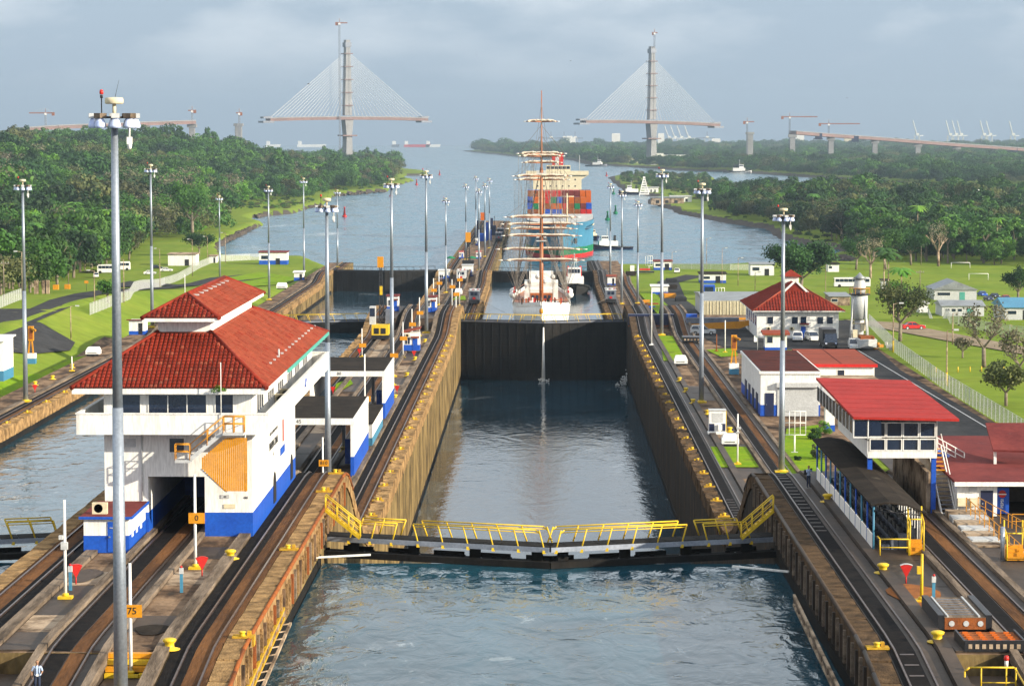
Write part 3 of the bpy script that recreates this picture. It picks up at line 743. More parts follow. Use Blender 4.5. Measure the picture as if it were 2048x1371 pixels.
# leak at the mitre of the middle gate
b = MB(); b.tube((0.72, 535.0, 13.4), (0.70, 534.5, 2.6), 0.14, 0.40, 7)
for k in range(26):
    a = rng.uniform(0, 6.28); r_ = rng.uniform(0.1, 1.2); b.sphere((0.7 + r_ * math.cos(a), 534.3 + r_ * math.sin(a), 2.55 + rng.uniform(0, .5)), rng.uniform(.08, .22), 4)
tag(b.build('water_jet', M['white']), 'thin white jet of water leaking down the black gate', 'water jet')
b = MB()
for k in range(70):
    t = rng.random(); b.sphere((17.2 - 2.6 * t * rng.random(), 528 - 3 * rng.random(), 2.6 + 3.2 * (1 - t) * rng.random()), rng.uniform(.08, .2), 4)
tag(b.build('spray', M['pale'], None), kind='stuff')

# stairs from the piers down to gate 1
def gate_stair(label, x0, y0, z0, x1, y1, z1):
    r = thing('gate_stair', label, 'stair', (x1, y1, z1))
    a, c = Vector((x0, y0, z0)), Vector((x1, y1, z1)); per = Vector((0, 0.8, 0))
    for s in (0, 1):
        b = MB(); b.beam(a + per * s, c + per * s, 0.06, 0.22); b.build('stringer', M['yellow'], r, world=True)
        b = MB()
        for k in range(4):
            p = a.lerp(c, k / 3); b.tube(p + per * s, p + per * s + Vector((0, 0, 1.1)), 0.04)
        b.tube(a + per * s + Vector((0, 0, 1.1)), c + per * s + Vector((0, 0, 1.1)), 0.045)
        b.tube(a + per * s + Vector((0, 0, .6)), c + per * s + Vector((0, 0, .6)), 0.03)
        b.build('handrail', M['yellow'], r, world=True)
    for k in range(9):
        p = a.lerp(c, (k + .5) / 9); b = MB(); b.box(-.14, .14, 0, 0.8, -.02, .03); o = b.build('tread', M['yellow'], r); o.location = p - r.location
    return r
gate_stair('yellow stair down from the centre pier onto the nearest gate', -15.9, 195.6, 24.3, -13.3, 195.0, 22.3)
gate_stair('yellow stair down from the east pier onto the nearest gate', 17.3, 195.6, 24.3, 14.9, 195.0, 22.3)

# fender ribs down the faces of the upper piers
rib = MB(); rib.box(-0.11, 0.11, -0.16, 0.16, -1.9, 0); rib_o = {}
def ribs(edge, sgn, parent, mats):
    D = 122.0; k = 0
    while D < 217:
        mk = mats[k % len(mats)]
        if mk not in rib_o: rib_o[mk] = rib.build('fender_rib', M[mk], parent); o = rib_o[mk]
        else: o = share(rib_o[mk], 'fender_rib', parent)
        o.location = (edge - sgn * 0.06 - parent.location.x, D - parent.location.y, prof(D) - 0.55)
        D += 1.9; k += 1
ribs(XC1, -1, tt_c, ['coping', 'rust', 'kerb', 'coping', 'deck', 'coping'])
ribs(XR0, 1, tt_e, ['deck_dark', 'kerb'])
# steel coping nosing
for x, par in ((XC1 - 0.02, tt_c), (XR0 + 0.02, tt_e)):
    b = MB(); prev = None
    for d in stations(100, 226):
        p = (x, d, prof(d) - 0.05)
        if prev: b.tube(prev, p, 0.13, n=8)
        prev = p
    b.build('nosing_bar', M['rust'] if x < 0 else M['deck_dark'], par, world=True)

# floating fender trusses along the piers
def truss(label, x, y0, y1, z0, z1, m, m2):
    r = thing('fender_truss', label, 'fender', (x, y0, z0))
    for k, (dx, dz, mm) in enumerate(((0, 0, m2), (0.4, -0.35, m), (0, 0.6, m2))):
        b = MB(); b.beam((x + dx, y0, z0 + dz), (x + dx, y1, z1 + dz), 0.16, 0.16); b.build('chord', M[mm], r, world=True)
    n = 12
    for k in range(n):
        t0, t1 = k / n, (k + 1) / n; ya, yb = y0 + (y1 - y0) * t0, y0 + (y1 - y0) * t1; za, zb = z0 + (z1 - z0) * t0, z0 + (z1 - z0) * t1
        b = MB(); b.beam((x, ya, za), (x, yb, zb + .6), 0.09, 0.09); b.beam((x, yb, zb), (x, yb, zb + .6), 0.09, 0.09); b.beam((x, ya, za), (x + .4, yb, zb - .35), 0.07, 0.07)
        b.build('lattice_bar', M[m], r, world=True)
    return r
truss('white and yellow lattice fender hanging beneath the west pier edge', -15.85, 138, 163, 21.4, 22.2, 'deck_pale', 'dull_yellow')
truss('rusty lattice fender hanging under the east pier edge', 16.2, 128, 168, 21.2, 22.2, 'kerb', 'deck_pale')

# yellow line chocks along the copings
def chock_proto():
    r = thing('mooring_chock', '', 'chock')
    b = MB(); b.box(-0.6, 0.5, -0.38, 0.38, 0, 0.10); b.box(0.5, 0.62, -0.38, 0.38, -0.45, 0.10); b.build('base_plate', M['dull_yellow'], r)
    b = MB(); b.lathe([(0.2, 0), (0.15, 0.1), (0.15, 0.18), (0.22, 0.24), (0.12, 0.28)], (-0.05, -0.15, 0.1), 10); b.build('roller', M['yellow'], r)
    b = MB(); b.cbox((0.3, 0.2, 0.2), (0.1, 0.18, 0.12)); b.build('horn', M['dull_yellow'], r)
    return r
cp = chock_proto(); used = False
def chocks(edge, sgn, Ds, where, grp):
    global used
    for i, D in enumerate(Ds):
        lab = '%s yellow chock from the near gate on the %s' % (ORD[i], where)
        loc = (edge + sgn * 0.75, D, prof(D) + 0.02)
        if not used: cp.location = loc; cp['label'] = lab; cp['group'] = grp; used = True; cp.rotation_euler = (0, 0, 0)
        else: dup(cp, lab, loc, 0 if sgn < 0 else math.pi, group=grp)
chocks(XC1, -1, [262 + 11.2 * k for k in range(22)], 'centre wall of the main chamber', 'yellow chocks on the centre wall coping')
chocks(XR0, 1, [262 + 11.2 * k for k in range(22)], 'east wall of the main chamber', 'yellow chocks on the east wall coping')
chocks(XL1, -1, [262 + 14.0 * k for k in range(12)], 'west bank coping of the far lane', 'yellow chocks on the west bank coping')
chocks(XC1, -1, [143, 176, 205, 217][1:], 'upper centre pier edge', 'yellow chocks on the upper piers')
for px_, py_, lab in ((487, 1277, 'yellow chock near the lower edge of the picture on the centre pier'), (1751, 1297, 'yellow chock with a roller on the east pier edge by the rusty fender')):
    q = G(px_, py_, 24.3); dup(cp, lab, (q.x + (0 if px_ < 1000 else .1), q.y, prof(q.y) + .02), group='yellow chocks on the upper piers')

# bollards
bp_ = thing('bollard', '', 'bollard')
b = MB(); b.lathe([(0.46, 0), (0.46, 0.06), (0.27, 0.12), (0.24, 0.36), (0.36, 0.46), (0.38, 0.56), (0.26, 0.62), (0.02, 0.64)], n=14); b.build('post', M['yellow'], bp_)
b = MB(); b.lathe([(0.58, 0.0), (0.58, 0.04), (0.5, 0.05)], n=14); b.build('base_flange', M['yellow'], bp_)
BOL = [(339, 1298, 24.3, 'yellow mushroom bollard beside the yellow steps on the centre pier'), (461, 1117, 24.4, 'yellow bollard alone on the deck right of the zero sign'),
       (1766, 1145, 24.4, 'yellow bollard just in front of the grandstand'), (1875, 1283, 24.4, 'yellow bollard between the steel frame and the rusty tray'),
       (1655, 1003, 24.4, 'yellow bollard at the foot of the grandstand side wall'), (1359, 762, 14.35, 'yellow bollard on the dark east deck nearest the wall rails'),
       (1372, 783, 14.35, 'yellow bollard just before the tall mast on the east deck'), (1386, 806, 14.35, 'yellow bollard next to the base of the east deck mast'),
       (1459, 863, 14.35, 'yellow bollard behind the white kiosk on the east deck'), (1415, 828, 14.35, 'yellow bollard left of the white kiosk on the east deck'),
       (863, 658, 14.35, 'yellow bollard close to the mast base beyond the red roofed booth'), (850, 684, 14.35, 'yellow bollard right of the red roofed booth'),
       (830, 720, 14.35, 'yellow bollard in front of the red roofed booth'), (814, 752, 14.35, 'yellow bollard beside the blue end wall of the farther canopy'),
       (790, 797, 14.35, 'yellow bollard beyond the nearer canopy'), (756, 850, 14.35, 'yellow bollard next to the nearer canopy wall'), (686, 903, 14.35, 'yellow bollard under the nearer canopy'),
       (105, 758, 14.35, 'yellow bollard west of the far lane between mast and number post'), (144, 735, 14.35, 'yellow bollard beside the stepped yellow base on the west bank'), (70, 770, 14.35, 'yellow block bollard behind the leftmost mast')]
for i, (x, y, z, lab) in enumerate(BOL):
    q = G(x, y, z)
    if i == 0: bp_.location = q; bp_['label'] = lab; bp_['group'] = 'yellow bollards'
    else: dup(bp_, lab, q, group='yellow bollards')

# ================================================================== lamp masts
def mast_proto():
    r = thing('lamp_mast', '', 'lamp mast')
    H = 31.0
    b = MB(); b.tube((0, 0, 0.3), (0, 0, H * .5), 0.36, 0.27, 12); b.tube((0, 0, H * .5), (0, 0, H - 1.0), 0.255, 0.17, 12); b.build('pole', M['galv'], r)
    b = MB(); b.box(-0.75, 0.75, -0.55, 0.55, 0, 0.22); b.lathe([(0.5, .2), (0.5, .32), (.38, .36)], n=12); b.build('base', M['yellow'], r)
    b = MB(); b.lathe([(0.02, H), (0.42, H - .03), (0.46, H - .1), (0.46, H - .3), (0.40, H - .34)][::-1], n=16); b.tube((0, 0, H - .9), (0, 0, H - .3), 0.1); b.build('cap_drum', M['cream'], r)
    b = MB(); b.lathe([(0.70, H - 1.05), (0.76, H - 1.05), (0.76, H - .95), (0.70, H - .95)], n=16)
    for k in range(4): a = k * math.pi / 2; b.tube((0, 0, H - 1), (0.8 * math.cos(a), 0.8 * math.sin(a), H - 1), 0.05)
    b.build('lamp_ring', M['steel'], r)
    for k in range(8):
        a = k * math.pi / 4 + 0.2; c = Vector((1.0 * math.cos(a), 1.0 * math.sin(a), H - 0.92))
        b = MB(); b.cbox(c, (0.24, 0.20, 0.12), 0, a); lo = b.build('floodlight', M['kerb'] if k % 2 else M['pale'], r)
        b = MB(); b.lathe([(0.1, 0.0), (0.2, -.12), (0.29, -.4), (0.27, -.5), (.02, -.52)][::-1], (c.x, c.y, c.z - .1), 10); b.build('lens', M['lens'], lo)
    b = MB(); b.tube((-0.62, 0, H - 1), (-0.62, 0, H + .1), 0.03); b.lathe([(0.07, 0), (.07, .16), (.01, .17)], (-0.62, 0, H - .05), 8); bo = b.build('beacon_stem', M['steel'], r)
    b = MB(); b.lathe([(0.09, 0), (.1, .1), (.08, .22), (.01, .24)], (-0.62, 0, H + .14), 8); b.build('beacon', M['red'], bo)
    b = MB(); b.tube((0.05, 0, H), (0.25, 0, H + .85), 0.012, 0.006, 4); b.build('antenna', M['steel'], r)
    b = MB(); b.tube((0.75, -0.1, H - 2.1), (0.75, -.1, H - 1.2), 0.05); b.cbox((0.75, -.1, H - 2.15), (0.12, .12, .18)); b.lathe([(0.02, -.3), (0.1, -.22), (.12, -.05), (.12, 0)], (0.75, -.1, H - 2.3), 8); b.build('camera_housing', M['white'], r)
    return r
mp_ = mast_proto()
MAST = [  # px x, distance, base height, mast height, label
    (234, 131, 23.25, 30.6, 'tallest looking lamp mast, grey and close, in front of the control house'),
    (655, 285, 14.3, 31, 'lamp mast behind the control house rising through the nearer canopy'),
    (784, 415, 14.3, 31, 'lamp mast behind the farther canopy marked 80'),
    (853, 507, 14.3, 31, 'lamp mast beyond the small booth with the red roof'),
    (50, 375, 14.3, 31.5, 'leftmost lamp mast, on the west bank past the water'),
    (305, 521, 14.3, 32, 'lamp mast rising behind the upper red roof of the control house'),
    (441, 930, 1.4, 29.5, 'lamp mast by the white fence near the rocky west shore'),
    (539, 760, 5, 32.5, 'lamp mast on the lawn west of the far lane'),
    (609, 873, 5, 33, 'lamp mast near the small red roofed white shed by the water'),
    (676, 951, 5, 27.5, 'lamp mast at the outer tip of the west approach wall'),
    (892, 795, 5, 28.3, 'lamp mast by the green umbrella on the centre wall'),
    (932, 1008, 5, 28.5, 'lamp mast on the centre wall beside the pale hut'),
    (952, 1165, 5, 29, 'farthest of the lamp masts along the west edge of the centre wall'),
    (958, 929, 5, 28.3, 'lamp mast on the middle of the centre wall before the cranes'),
    (970, 1031, 5, 28.3, 'lamp mast in front of the blue crane on the centre wall'),
    (979, 1110, 5, 29, 'lamp mast just behind the blue crane near the locomotives'),
    (1220, 873, 5, 31.2, 'lamp mast right of the container ship at the end of the east wall'),
    (1243, 742, 5, 31.5, 'lamp mast standing by the grey locomotive on the east wall'),
    (1275, 745, 5, 28.6, 'lamp mast on the lawn strip just left of the white shed'),
    (1323, 502, 14.3, 31.3, 'lamp mast at the head of the rectangular lawn on the east bank'),
    (1403, 375, 14.3, 31, 'lamp mast on the dark east deck above the three bollards'),
    (1565, 297, 14.3, 29.6, 'lamp mast rising beside the white warehouse with the roller door')]
for i, (x, D, z, h, lab) in enumerate(MAST):
    q = at(x, 700, D); loc = (q.x, D, z)
    if i == 0: mp_.location = loc; mp_['label'] = lab; mp_['group'] = 'lamp masts'; mp_.scale = (1, 1, h / 31)
    else: dup(mp_, lab, loc, scale=(1, 1, h / 31), group='lamp masts')

# ================================================================== helpers for buildings
def wall_box(b, x0, x1, y0, y1, z0, z1, m=0): return b.box(x0, x1, y0, y1, z0, z1, m)
def banded(root, x0, x1, y0, y1, z0, z1, band, name='wall', m='white', mb='blue'):
    o = MB().box(x0, x1, y0, y1, z0 + band, z1).build(name, M[m], root, world=True)
    if band > 0: MB().box(x0 - .012, x1 + .012, y0 - .012, y1 + .012, z0, z0 + band).build('painted_base', M[mb], root, world=True)
    return o
def window(root, axis, x0, x1, y, z0, z1, frame='white', glass='glass', mull=0, sgn=-1, fr=0.07, pr=0.05):
    """axis 'y': window on a wall at y=const, spanning x; axis 'x': wall at x=const (y argument), spanning y"""
    def B(b, a0, a1, p0, p1, q0, q1):
        p0, p1 = min(p0, p1), max(p0, p1)
        if axis == 'y': b.box(a0, a1, p0, p1, q0, q1)
        else: b.box(p0, p1, a0, a1, q0, q1)
    b = MB(); t = fr
    B(b, x0 - t, x0, y, y + sgn * pr, z0 - t, z1 + t); B(b, x1, x1 + t, y, y + sgn * pr, z0 - t, z1 + t)
    B(b, x0, x1, y, y + sgn * pr, z0 - t, z0); B(b, x0, x1, y, y + sgn * pr, z1, z1 + t)
    for k in range(mull): xm = x0 + (x1 - x0) * (k + 1) / (mull + 1); B(b, xm - t / 2, xm + t / 2, y, y + sgn * pr, z0, z1)
    f = b.build('window', M[frame], root, world=True)
    b = MB(); B(b, x0, x1, y + sgn * 0.006, y + sgn * 0.02, z0, z1); b.build('pane', M[glass], f, world=True)
    return f
def door(root, axis, x0, x1, y, z0, z1, m='blue', sgn=-1):
    b = MB(); p0, p1 = sorted((y, y + sgn * 0.06))
    if axis == 'y': b.box(x0, x1, p0, p1, z0, z1)
    else: b.box(p0, p1, x0, x1, z0, z1)
    d = b.build('door', M[m], root, world=True)
    b = MB(); c = (x0 * .85 + x1 * .15, y + sgn * .1, z0 * .5 + z1 * .5)
    if axis != 'y': c = (c[1], c[0], c[2])
    b.cbox(c, (.05, .05, .05)); b.build('handle', M['galv'], d, world=True)
    return d
def ac_unit(root, x, y, z, s=1.0, name='air_conditioner'):
    b = MB(); b.box(x - .5 * s, x + .5 * s, y - .2 * s, y + .2 * s, z, z + .75 * s); o = b.build(name, M['cream'], root, world=True)
    b = MB(); b.lathe([(0.3 * s, 0), (0.3 * s, .03), (.02, .04)], (x - .08 * s, y - .2 * s, z + .38 * s), 14, axis='y')
    g = b.build('fan_grille', M['greysteel'], o, world=True); 
    return o

def tiles(b, A, B_, C, Dq, col=0.32, row=0.42, r=0.13, m=None):
    tr_ = random.Random(9)
    """barrel tiles over the sloping quad A-B (eave) to Dq-C (top); columns run straight up the slope"""
    A, B_, C, Dq = map(Vector, (A, B_, C, Dq)); ex = (B_ - A); W = ex.length; ex.normalize()
    nrm = ex.cross((Dq - A)).normalized()
    if nrm.z < 0: nrm = -nrm
    up = nrm.cross(ex).normalized()
    if up.z < 0: up = -up
    def uv(p): q = p - A; return q.dot(ex), q.dot(up)
    u0, v0 = uv(Dq); u1, v1 = uv(C); Hs = v0
    n = int(W / col)
    for i in range(n):
        u = (i + .5) * W / n
        if u < u0: h = Hs * u / max(u0, 1e-6)
        elif u > u1: h = Hs * (W - u) / max(W - u1, 1e-6)
        else: h = Hs
        k = max(1, int(h / row)); 
        for j in range(k):
            va = j * row; vb = min(h, va + row)
            pa = A + ex * u + up * (va - .03); pb = A + ex * u + up * vb; v = []
            for p, rr, lf in ((pa, r, 0.05), (pb, r * .85, 0.0)):
                for t in (0, 60, 120, 180):
                    t_ = R(t); v.append(p + ex * (rr * math.cos(t_)) + nrm * (rr * math.sin(t_) + lf))
            b.add(v, [(0, 1, 5, 4), (1, 2, 6, 5), (2, 3, 7, 6), (0, 3, 2, 1)], (1 if tr_.random() < .07 else 0) if m is None else m)

# ================================================================== control house
CH = thing('control_house', 'white and blue control house with red tiled hip roofs on the centre pier', 'building', (-25, 182, L1))
hx0, hx1, hy0, hy1 = -30.0, -19.8, 182.0, 214.0
z0 = 24.42
# body in pieces around the opening for the return track
b = MB(); b.box(hx0, -27.0, hy0, hy1, z0 + 1.65, 34.4); b.box(-23.1, hx1, hy0, hy1, z0 + 1.65, 34.4); b.box(-26.998, -23.102, hy0 + .001, hy1 - .001, 28.55, 34.38); b.build('wall', M['white'], CH, world=True)
b = MB(); b.box(hx0 - .01, -26.99, hy0 - .01, hy1 + .01, z0 - .05, z0 + 1.65); b.box(-23.11, hx1 + .01, hy0 - .01, hy1 + .01, z0 - .05, z0 + 1.65); b.build('painted_base', M['blue'], CH, world=True)
b = MB(); b.box(-27.0, -23.1, 201, 201.2, z0 + .1, 28.54); b.build('inner_partition', M['blue'], CH, world=True)
gx0, gx1, gy0, gy1 = -31.6, -18.5, 180.2, 232.0
MB().box(gx0, gx1, gy0, gy1, 31.65, 31.9).build('gallery_slab', M['white'], CH, world=True)
for a in ((gx0, gx1, gy0, gy0 + .18), (gx1 - .18, gx1, gy0 + .18, gy1), (gx0, gx0 + .18, gy0 + .18, gy1), (gx0 + .18, gx1 - .18, gy1 - .18, gy1)):
    MB().box(a[0], a[1], a[2], a[3], 31.9, 33.05).build('gallery_parapet', M['white'], CH, world=True)
    MB().box(a[0] - .05, a[1] + .05, a[2] - .05, a[3] + .05, 33.052, 33.13).build('parapet_cap', M['white'], CH, world=True)
MB().box(-29.9, -19.9, 214.01, 231.5, 31.9, 34.35).build('rear_wall', M['white'], CH, world=True)
for x0, x1, ml in ((-28.8, -27.5, 0), (-26.9, -22.95, 2), (-22.3, -21.1, 0)): window(CH, 'y', x0, x1, hy0, 32.75, 34.2, mull=ml)
window(CH, 'y', -25.5, -24.5, hy0, 30.25, 31.2); window(CH, 'y', -28.6, -27.8, hy0, 30.6, 31.2, glass='pale')
for k in range(6): window(CH, 'x', 185 + 7.4 * k, 189.4 + 7.4 * k, hx1 if k < 4 else -19.9, 32.7, 34.1, mull=2, sgn=1)
for yy, zt_ in ((197.0, 26.6), (210.5, 26.3)):
    b = MB(); pts = [(-1.0, 0), (1.0, 0), (1.0, zt_ - z0 - .9)] + [(math.cos(R(a)), zt_ - z0 - .9 + math.sin(R(a))) for a in range(15, 180, 15)] + [(-1.0, zt_ - z0 - .9)]
    v = [(hx1 + .014, yy + p[0] * .9, z0 + .3 + p[1]) for p in pts] + [(hx1 + .06, yy + p[0] * .9, z0 + .3 + p[1]) for p in pts]; n = len(pts)
    b.add(v, [tuple(range(n))[::-1], tuple(range(n, 2 * n))] + [(k, (k + 1) % n, n + (k + 1) % n, n + k) for k in range(n)]); b.build('arched_window', M['steel'], CH, world=True)
# eaves and roofs
ex0, ex1, ey0, ey1, ez = -32.0, -18.7, 180.9, 233.4, 34.75
MB().box(ex0, ex1, ey0, ey1, 34.36, ez).build('eave_fascia', M['white'], CH, world=True)
mx0, mx1, my0, my1 = -27.0, -23.3, 187.5, 214.5; mz = 38.15
E = [(ex0 - .05, ey0 - .05, ez + .02), (ex1 + .05, ey0 - .05, ez + .02), (ex1 + .05, ey1 + .05, ez + .02), (ex0 - .05, ey1 + .05, ez + .02)]
T = [(mx0, my0, mz), (mx1, my0, mz), (mx1, my1, mz), (mx0, my1, mz)]
MB().add(E + T, [(0, 1, 5, 4), (1, 2, 6, 5), (2, 3, 7, 6), (3, 0, 4, 7), (0, 3, 2, 1)]).build('lower_roof', M['redroof'], CH, world=True)
b = MB(); tiles(b, E[0], E[1], T[1], T[0], col=0.31)
tag(b.build('roof_tile', [M['tile'], M['redroof']], CH, world=True), kind='stuff')
b = MB(); tiles(b, E[1], E[2], T[2], T[1], col=0.40, r=.08); tiles(b, E[3], E[0], T[0], T[3], col=0.6, row=.9)
tag(b.build('roof_tile', [M['redroof'], M['tile']], CH, world=True), kind='stuff')
for a, c in ((E[0], T[0]), (E[1], T[1]), (E[2], T[2])): MB().tube(a, c, 0.17, 0.17, 8).build('hip_ridge', M['tile'], CH, world=True)
MB().box(mx0, mx1, my0, my1, mz - .3, 38.95).build('lantern_wall', M['white'], CH, world=True)
ux0, ux1, uy0, uy1, uz = -27.9, -22.5, 186.0, 216.4, 39.2
MB().box(ux0, ux1, uy0, uy1, 38.95, uz).build('lantern_fascia', M['white'], CH, world=True)
rx, ra, rb, rz_ = -25.2, 189.5, 212.0, 40.7
U = [(ux0 - .03, uy0 - .03, uz + .01), (ux1 + .03, uy0 - .03, uz + .01), (ux1 + .03, uy1 + .03, uz + .01), (ux0 - .03, uy1 + .03, uz + .01), (rx, ra, rz_), (rx, rb, rz_)]
MB().add(U, [(0, 1, 4), (1, 2, 5, 4), (2, 3, 5), (3, 0, 4, 5), (0, 3, 2, 1)]).build('upper_roof', M['redroof'], CH, world=True)
b = MB(); tiles(b, U[0], U[1], (rx + .01, ra, rz_), (rx - .01, ra, rz_), col=0.31); tag(b.build('roof_tile', [M['tile'], M['redroof']], CH, world=True), kind='stuff')
b = MB(); tiles(b, U[1], U[2], U[5], U[4], col=0.40, r=.07); tag(b.build('roof_tile', [M['redroof'], M['tile']], CH, world=True), kind='stuff')
for a, c in ((U[0], U[4]), (U[1], U[4]), (U[4], U[5]), (U[2], U[5])): MB().tube(a, c, 0.16, 0.16, 8).build('hip_ridge', M['tile'], CH, world=True)
for k in range(8): MB().cbox((-24.8, 191 + 2.6 * k, 40.55), (.28, .07, .05)).build('roof_clip', M['pale'], CH, world=True)
for k in range(14): MB().cbox((-19.7, 192 + 2.9 * k, 35.55), (.28, .07, .06)).build('roof_clip', M['pale'], CH, world=True)
MB().box(ex1 + .02, ex1 + .16, 196, ey1, 34.5, 34.8).build('gutter', M['teal'], CH, world=True)
# outer stair with yellow rails and slatted screen
sa, sb = Vector((-23.8, 180.0, 30.0)), Vector((-21.5, 180.0, 31.9))
b = MB(); b.beam(sa, sb, 0.9, 0.28); b.box(-24.8, -23.75, 179.55, 180.45, 29.8, 30.0); b.box(-21.5, -20.1, 179.3, 180.19, 31.7, 31.85); st = b.build('outer_stair', M['pale'], CH, world=True)
for k in range(8):
    p = sa.lerp(sb, (k + .5) / 8); MB().box(p.x - .13, p.x + .13, 179.6, 180.4, p.z + .12, p.z + .2).build('tread', M['pale'], st, world=True)
b = MB()
for yy in (179.55, 180.15):
    for hgt in (1.05, .55):
        b.pipe([(-24.8, yy, 30 + hgt), (-23.8, yy, 30 + hgt), (-21.5, yy, 31.9 + hgt), (-20.1, yy, 31.9 + hgt)], 0.035)
    for x, z in ((-24.8, 30), (-23.8, 30), (-22.6, 31), (-21.5, 31.85), (-20.8, 31.85), (-20.1, 31.85)): b.tube((x, yy, z), (x, yy, z + 1.05), 0.035)
for hgt in (1.05, .55): b.tube((-24.8, 179.55, 30 + hgt), (-24.8, 180.15, 30 + hgt), .035); b.tube((-20.1, 179.55, 31.9 + hgt), (-20.1, 180.15, 31.9 + hgt), .035)
b.build('stair_handrail', M['amber'], CH, world=True)
ns = 22
for k in range(ns):
    x = -23.0 + (k + .5) * 3.1 / ns; t = (k + .5) / ns
    zt2 = min(30.1 + 2.6 * t, 31.5); zb2 = max(29.4 - 3.1 * t, 27.85)
    MB().box(x - .06, x + .06, 179.7, 179.76, zb2, zt2).build('screen_slat', M['amber'], CH, world=True)
MB().beam((-23.1, 179.8, 29.35), (-21.3, 179.8, 27.75), .1, .1).build('screen_rail', M['pale'], CH, world=True)
MB().tube((-20.05, 179.9, 27.8), (-20.05, 179.9, 31.7), .06).build('stair_post', M['pale'], CH, world=True)
MB().tube((-27.4, 181.93, 26.9), (-27.4, 181.93, 31.6), .05).build('drain_pipe', M['pale'], CH, world=True)
MB().box(-22.0, -21.4, 181.95, 181.975, 27.05, 27.3).build('number_plate', M['pale'], CH, world=True)
MB().box(-21.8, -21.0, 181.95, 181.975, 26.35, 26.65).build('brass_plate', M['cream'], CH, world=True)
text_part('number_text', '44', 0.28, (-20.25, 181.96, 27.1), (R(90), 0, 0), M['steel'], CH)
text_part('number_text', '44', 0.2, (-21.7, 181.94, 27.17), (R(90), 0, 0), M['steel'], CH)
for t_, y_, z_, s_ in (('GATUN LOCKS', 196.5, 30.25, .85), ('PANAMA CANAL', 196.5, 29.2, .85), ('44', 196.5, 28.4, .5)): text_part('name_lettering', t_, s_, (-19.77, y_, z_), (R(90), 0, R(90)), M['steel'], CH)
MB().box(-19.78, -19.76, 201.5, 205, 27.6, 28.2).build('banner', M['blue'], CH, world=True)
MB().box(-19.78, -19.76, 203.4, 204.2, 28.5, 30.2).build('banner', M['red'], CH, world=True)
text_part('name_lettering', 'ACP', 1.0, (gx1 + .02, 209, 32.5), (R(90), 0, R(90)), M['blue'], CH)
for y_ in (197.5, 201.5): ac_unit(CH, -19.2, y_, 31.95, 1.1)
MB().tube((-21.7, 180.1, 31.7), (-21.7, 180.1, 36.6), .03).build('flag_pole', M['white'], CH, world=True)
MB().tube((-19.6, 199, 35.1), (-19.6, 199, 36.0), .07).build('vent_pipe', M['pale'], CH, world=True)

# annex with flat red roof
AN = thing('annex', 'low white and blue annex with flat dark red roof holding a cooling unit', 'building', (-28.6, 174.5, L1))
ax0, ax1, ay0, ay1 = -30.2, -27.2, 174.5, 181.9
banded(AN, ax0, ax1, ay0, ay1, 24.43, 26.75, 1.15)
MB().box(ax0 - .25, ax1 + .25, ay0 - .25, ay1, 26.75, 26.86).build('roof', M['maroon'], AN, world=True)
MB().box(ax0 - .28, ax1 + .28, ay0 - .28, ay0 - .2, 26.7, 26.87).build('roof_edge', M['blue'], AN, world=True)
MB().box(ax1 + .2, ax1 + .28, ay0 - .2, ay1, 26.7, 26.87).build('roof_edge', M['blue'], AN, world=True)
door(AN, 'y', -28.6, -27.75, ay0, 24.5, 26.5)
text_part('door_lettering', 'VIGILANCIA', 0.1, (-28.2, ay0 - .09, 26.1), (R(90), 0, 0), M['white'], AN)
for k in range(3): window(AN, 'x', 175.6 + 1.9 * k, 176.1 + 1.9 * k, ax1, 25.4, 26.3, glass='pale', sgn=1)
ac_unit(AN, -29.3, 175.7, 26.87, 1.0)

# yellow steps on the centre pier where the deck drops
SP = thing('deck_steps', 'yellow painted steps across the deck behind the 75 sign', 'steps', (-22, 140.5, 23.2))
for k in range(4): MB().box(-23.15, -20.7, 139.5 + .36 * k, 141.0, 23.2 + .3 * k, 23.46 + .3 * k).build('step', M['amber' if k % 2 else 'yellow'], SP, world=True)

# ================================================================== canopies over the return track
def canopy(label, D0, D1, num):
    r = thing('track_canopy', label, 'canopy', (-25.4, D0, L2))
    MB().box(-30.6, -20.5, D0, D1, 20.15, 20.85).build('roof_slab', M['white'], r, world=True)
    MB().box(-30.45, -20.65, D0 + .15, D1 - .15, 20.851, 20.9).build('roof_felt', M['tar'], r, world=True)
    for xx in (-20.9, -30.5):
        MB().box(xx, xx + .36, D0 + .05, D1 - .05, 16.6, 20.148).build('end_wall', M['white'], r, world=True)
        MB().box(xx - .01, xx + .38, D0 + .04, D1 - .04, 14.31, 16.6).build('painted_base', M['blue' if xx > -25 else 'skyblue'], r, world=True)
    MB().box(-23.6, -23.2, D1 - 1.2, D1 - .8, 14.3, 20.148).build('column', M['pale'], r, world=True)
    text_part('number_text', num, 0.62, (-26.6, D0 - .01, 20.5), (R(90), 0, 0), M['steel'], r)
    MB().box(-22.4, -20.95, D0 + 12, D0 + 12.2, 14.35, 17.2).build('blue_gate', M['blue'], r, world=True)
    return r
canopy('nearer flat roofed white canopy numbered 45 behind the control house', 292, 317, '45')
canopy('farther flat roofed white canopy numbered 80 over the return track', 351, 373, '80')
c3_ = thing('guard_booth', 'small flat roofed booth attached beside the nearer canopy', 'booth', (-19.9, 330, L2))
banded(c3_, -22.6, -20.3, 320, 342, 14.3, 17.2, 1.2, mb='skyblue'); MB().box(-22.8, -20.2, 319.8, 342.2, 17.2, 17.35).build('roof', M['tar'], c3_, world=True)

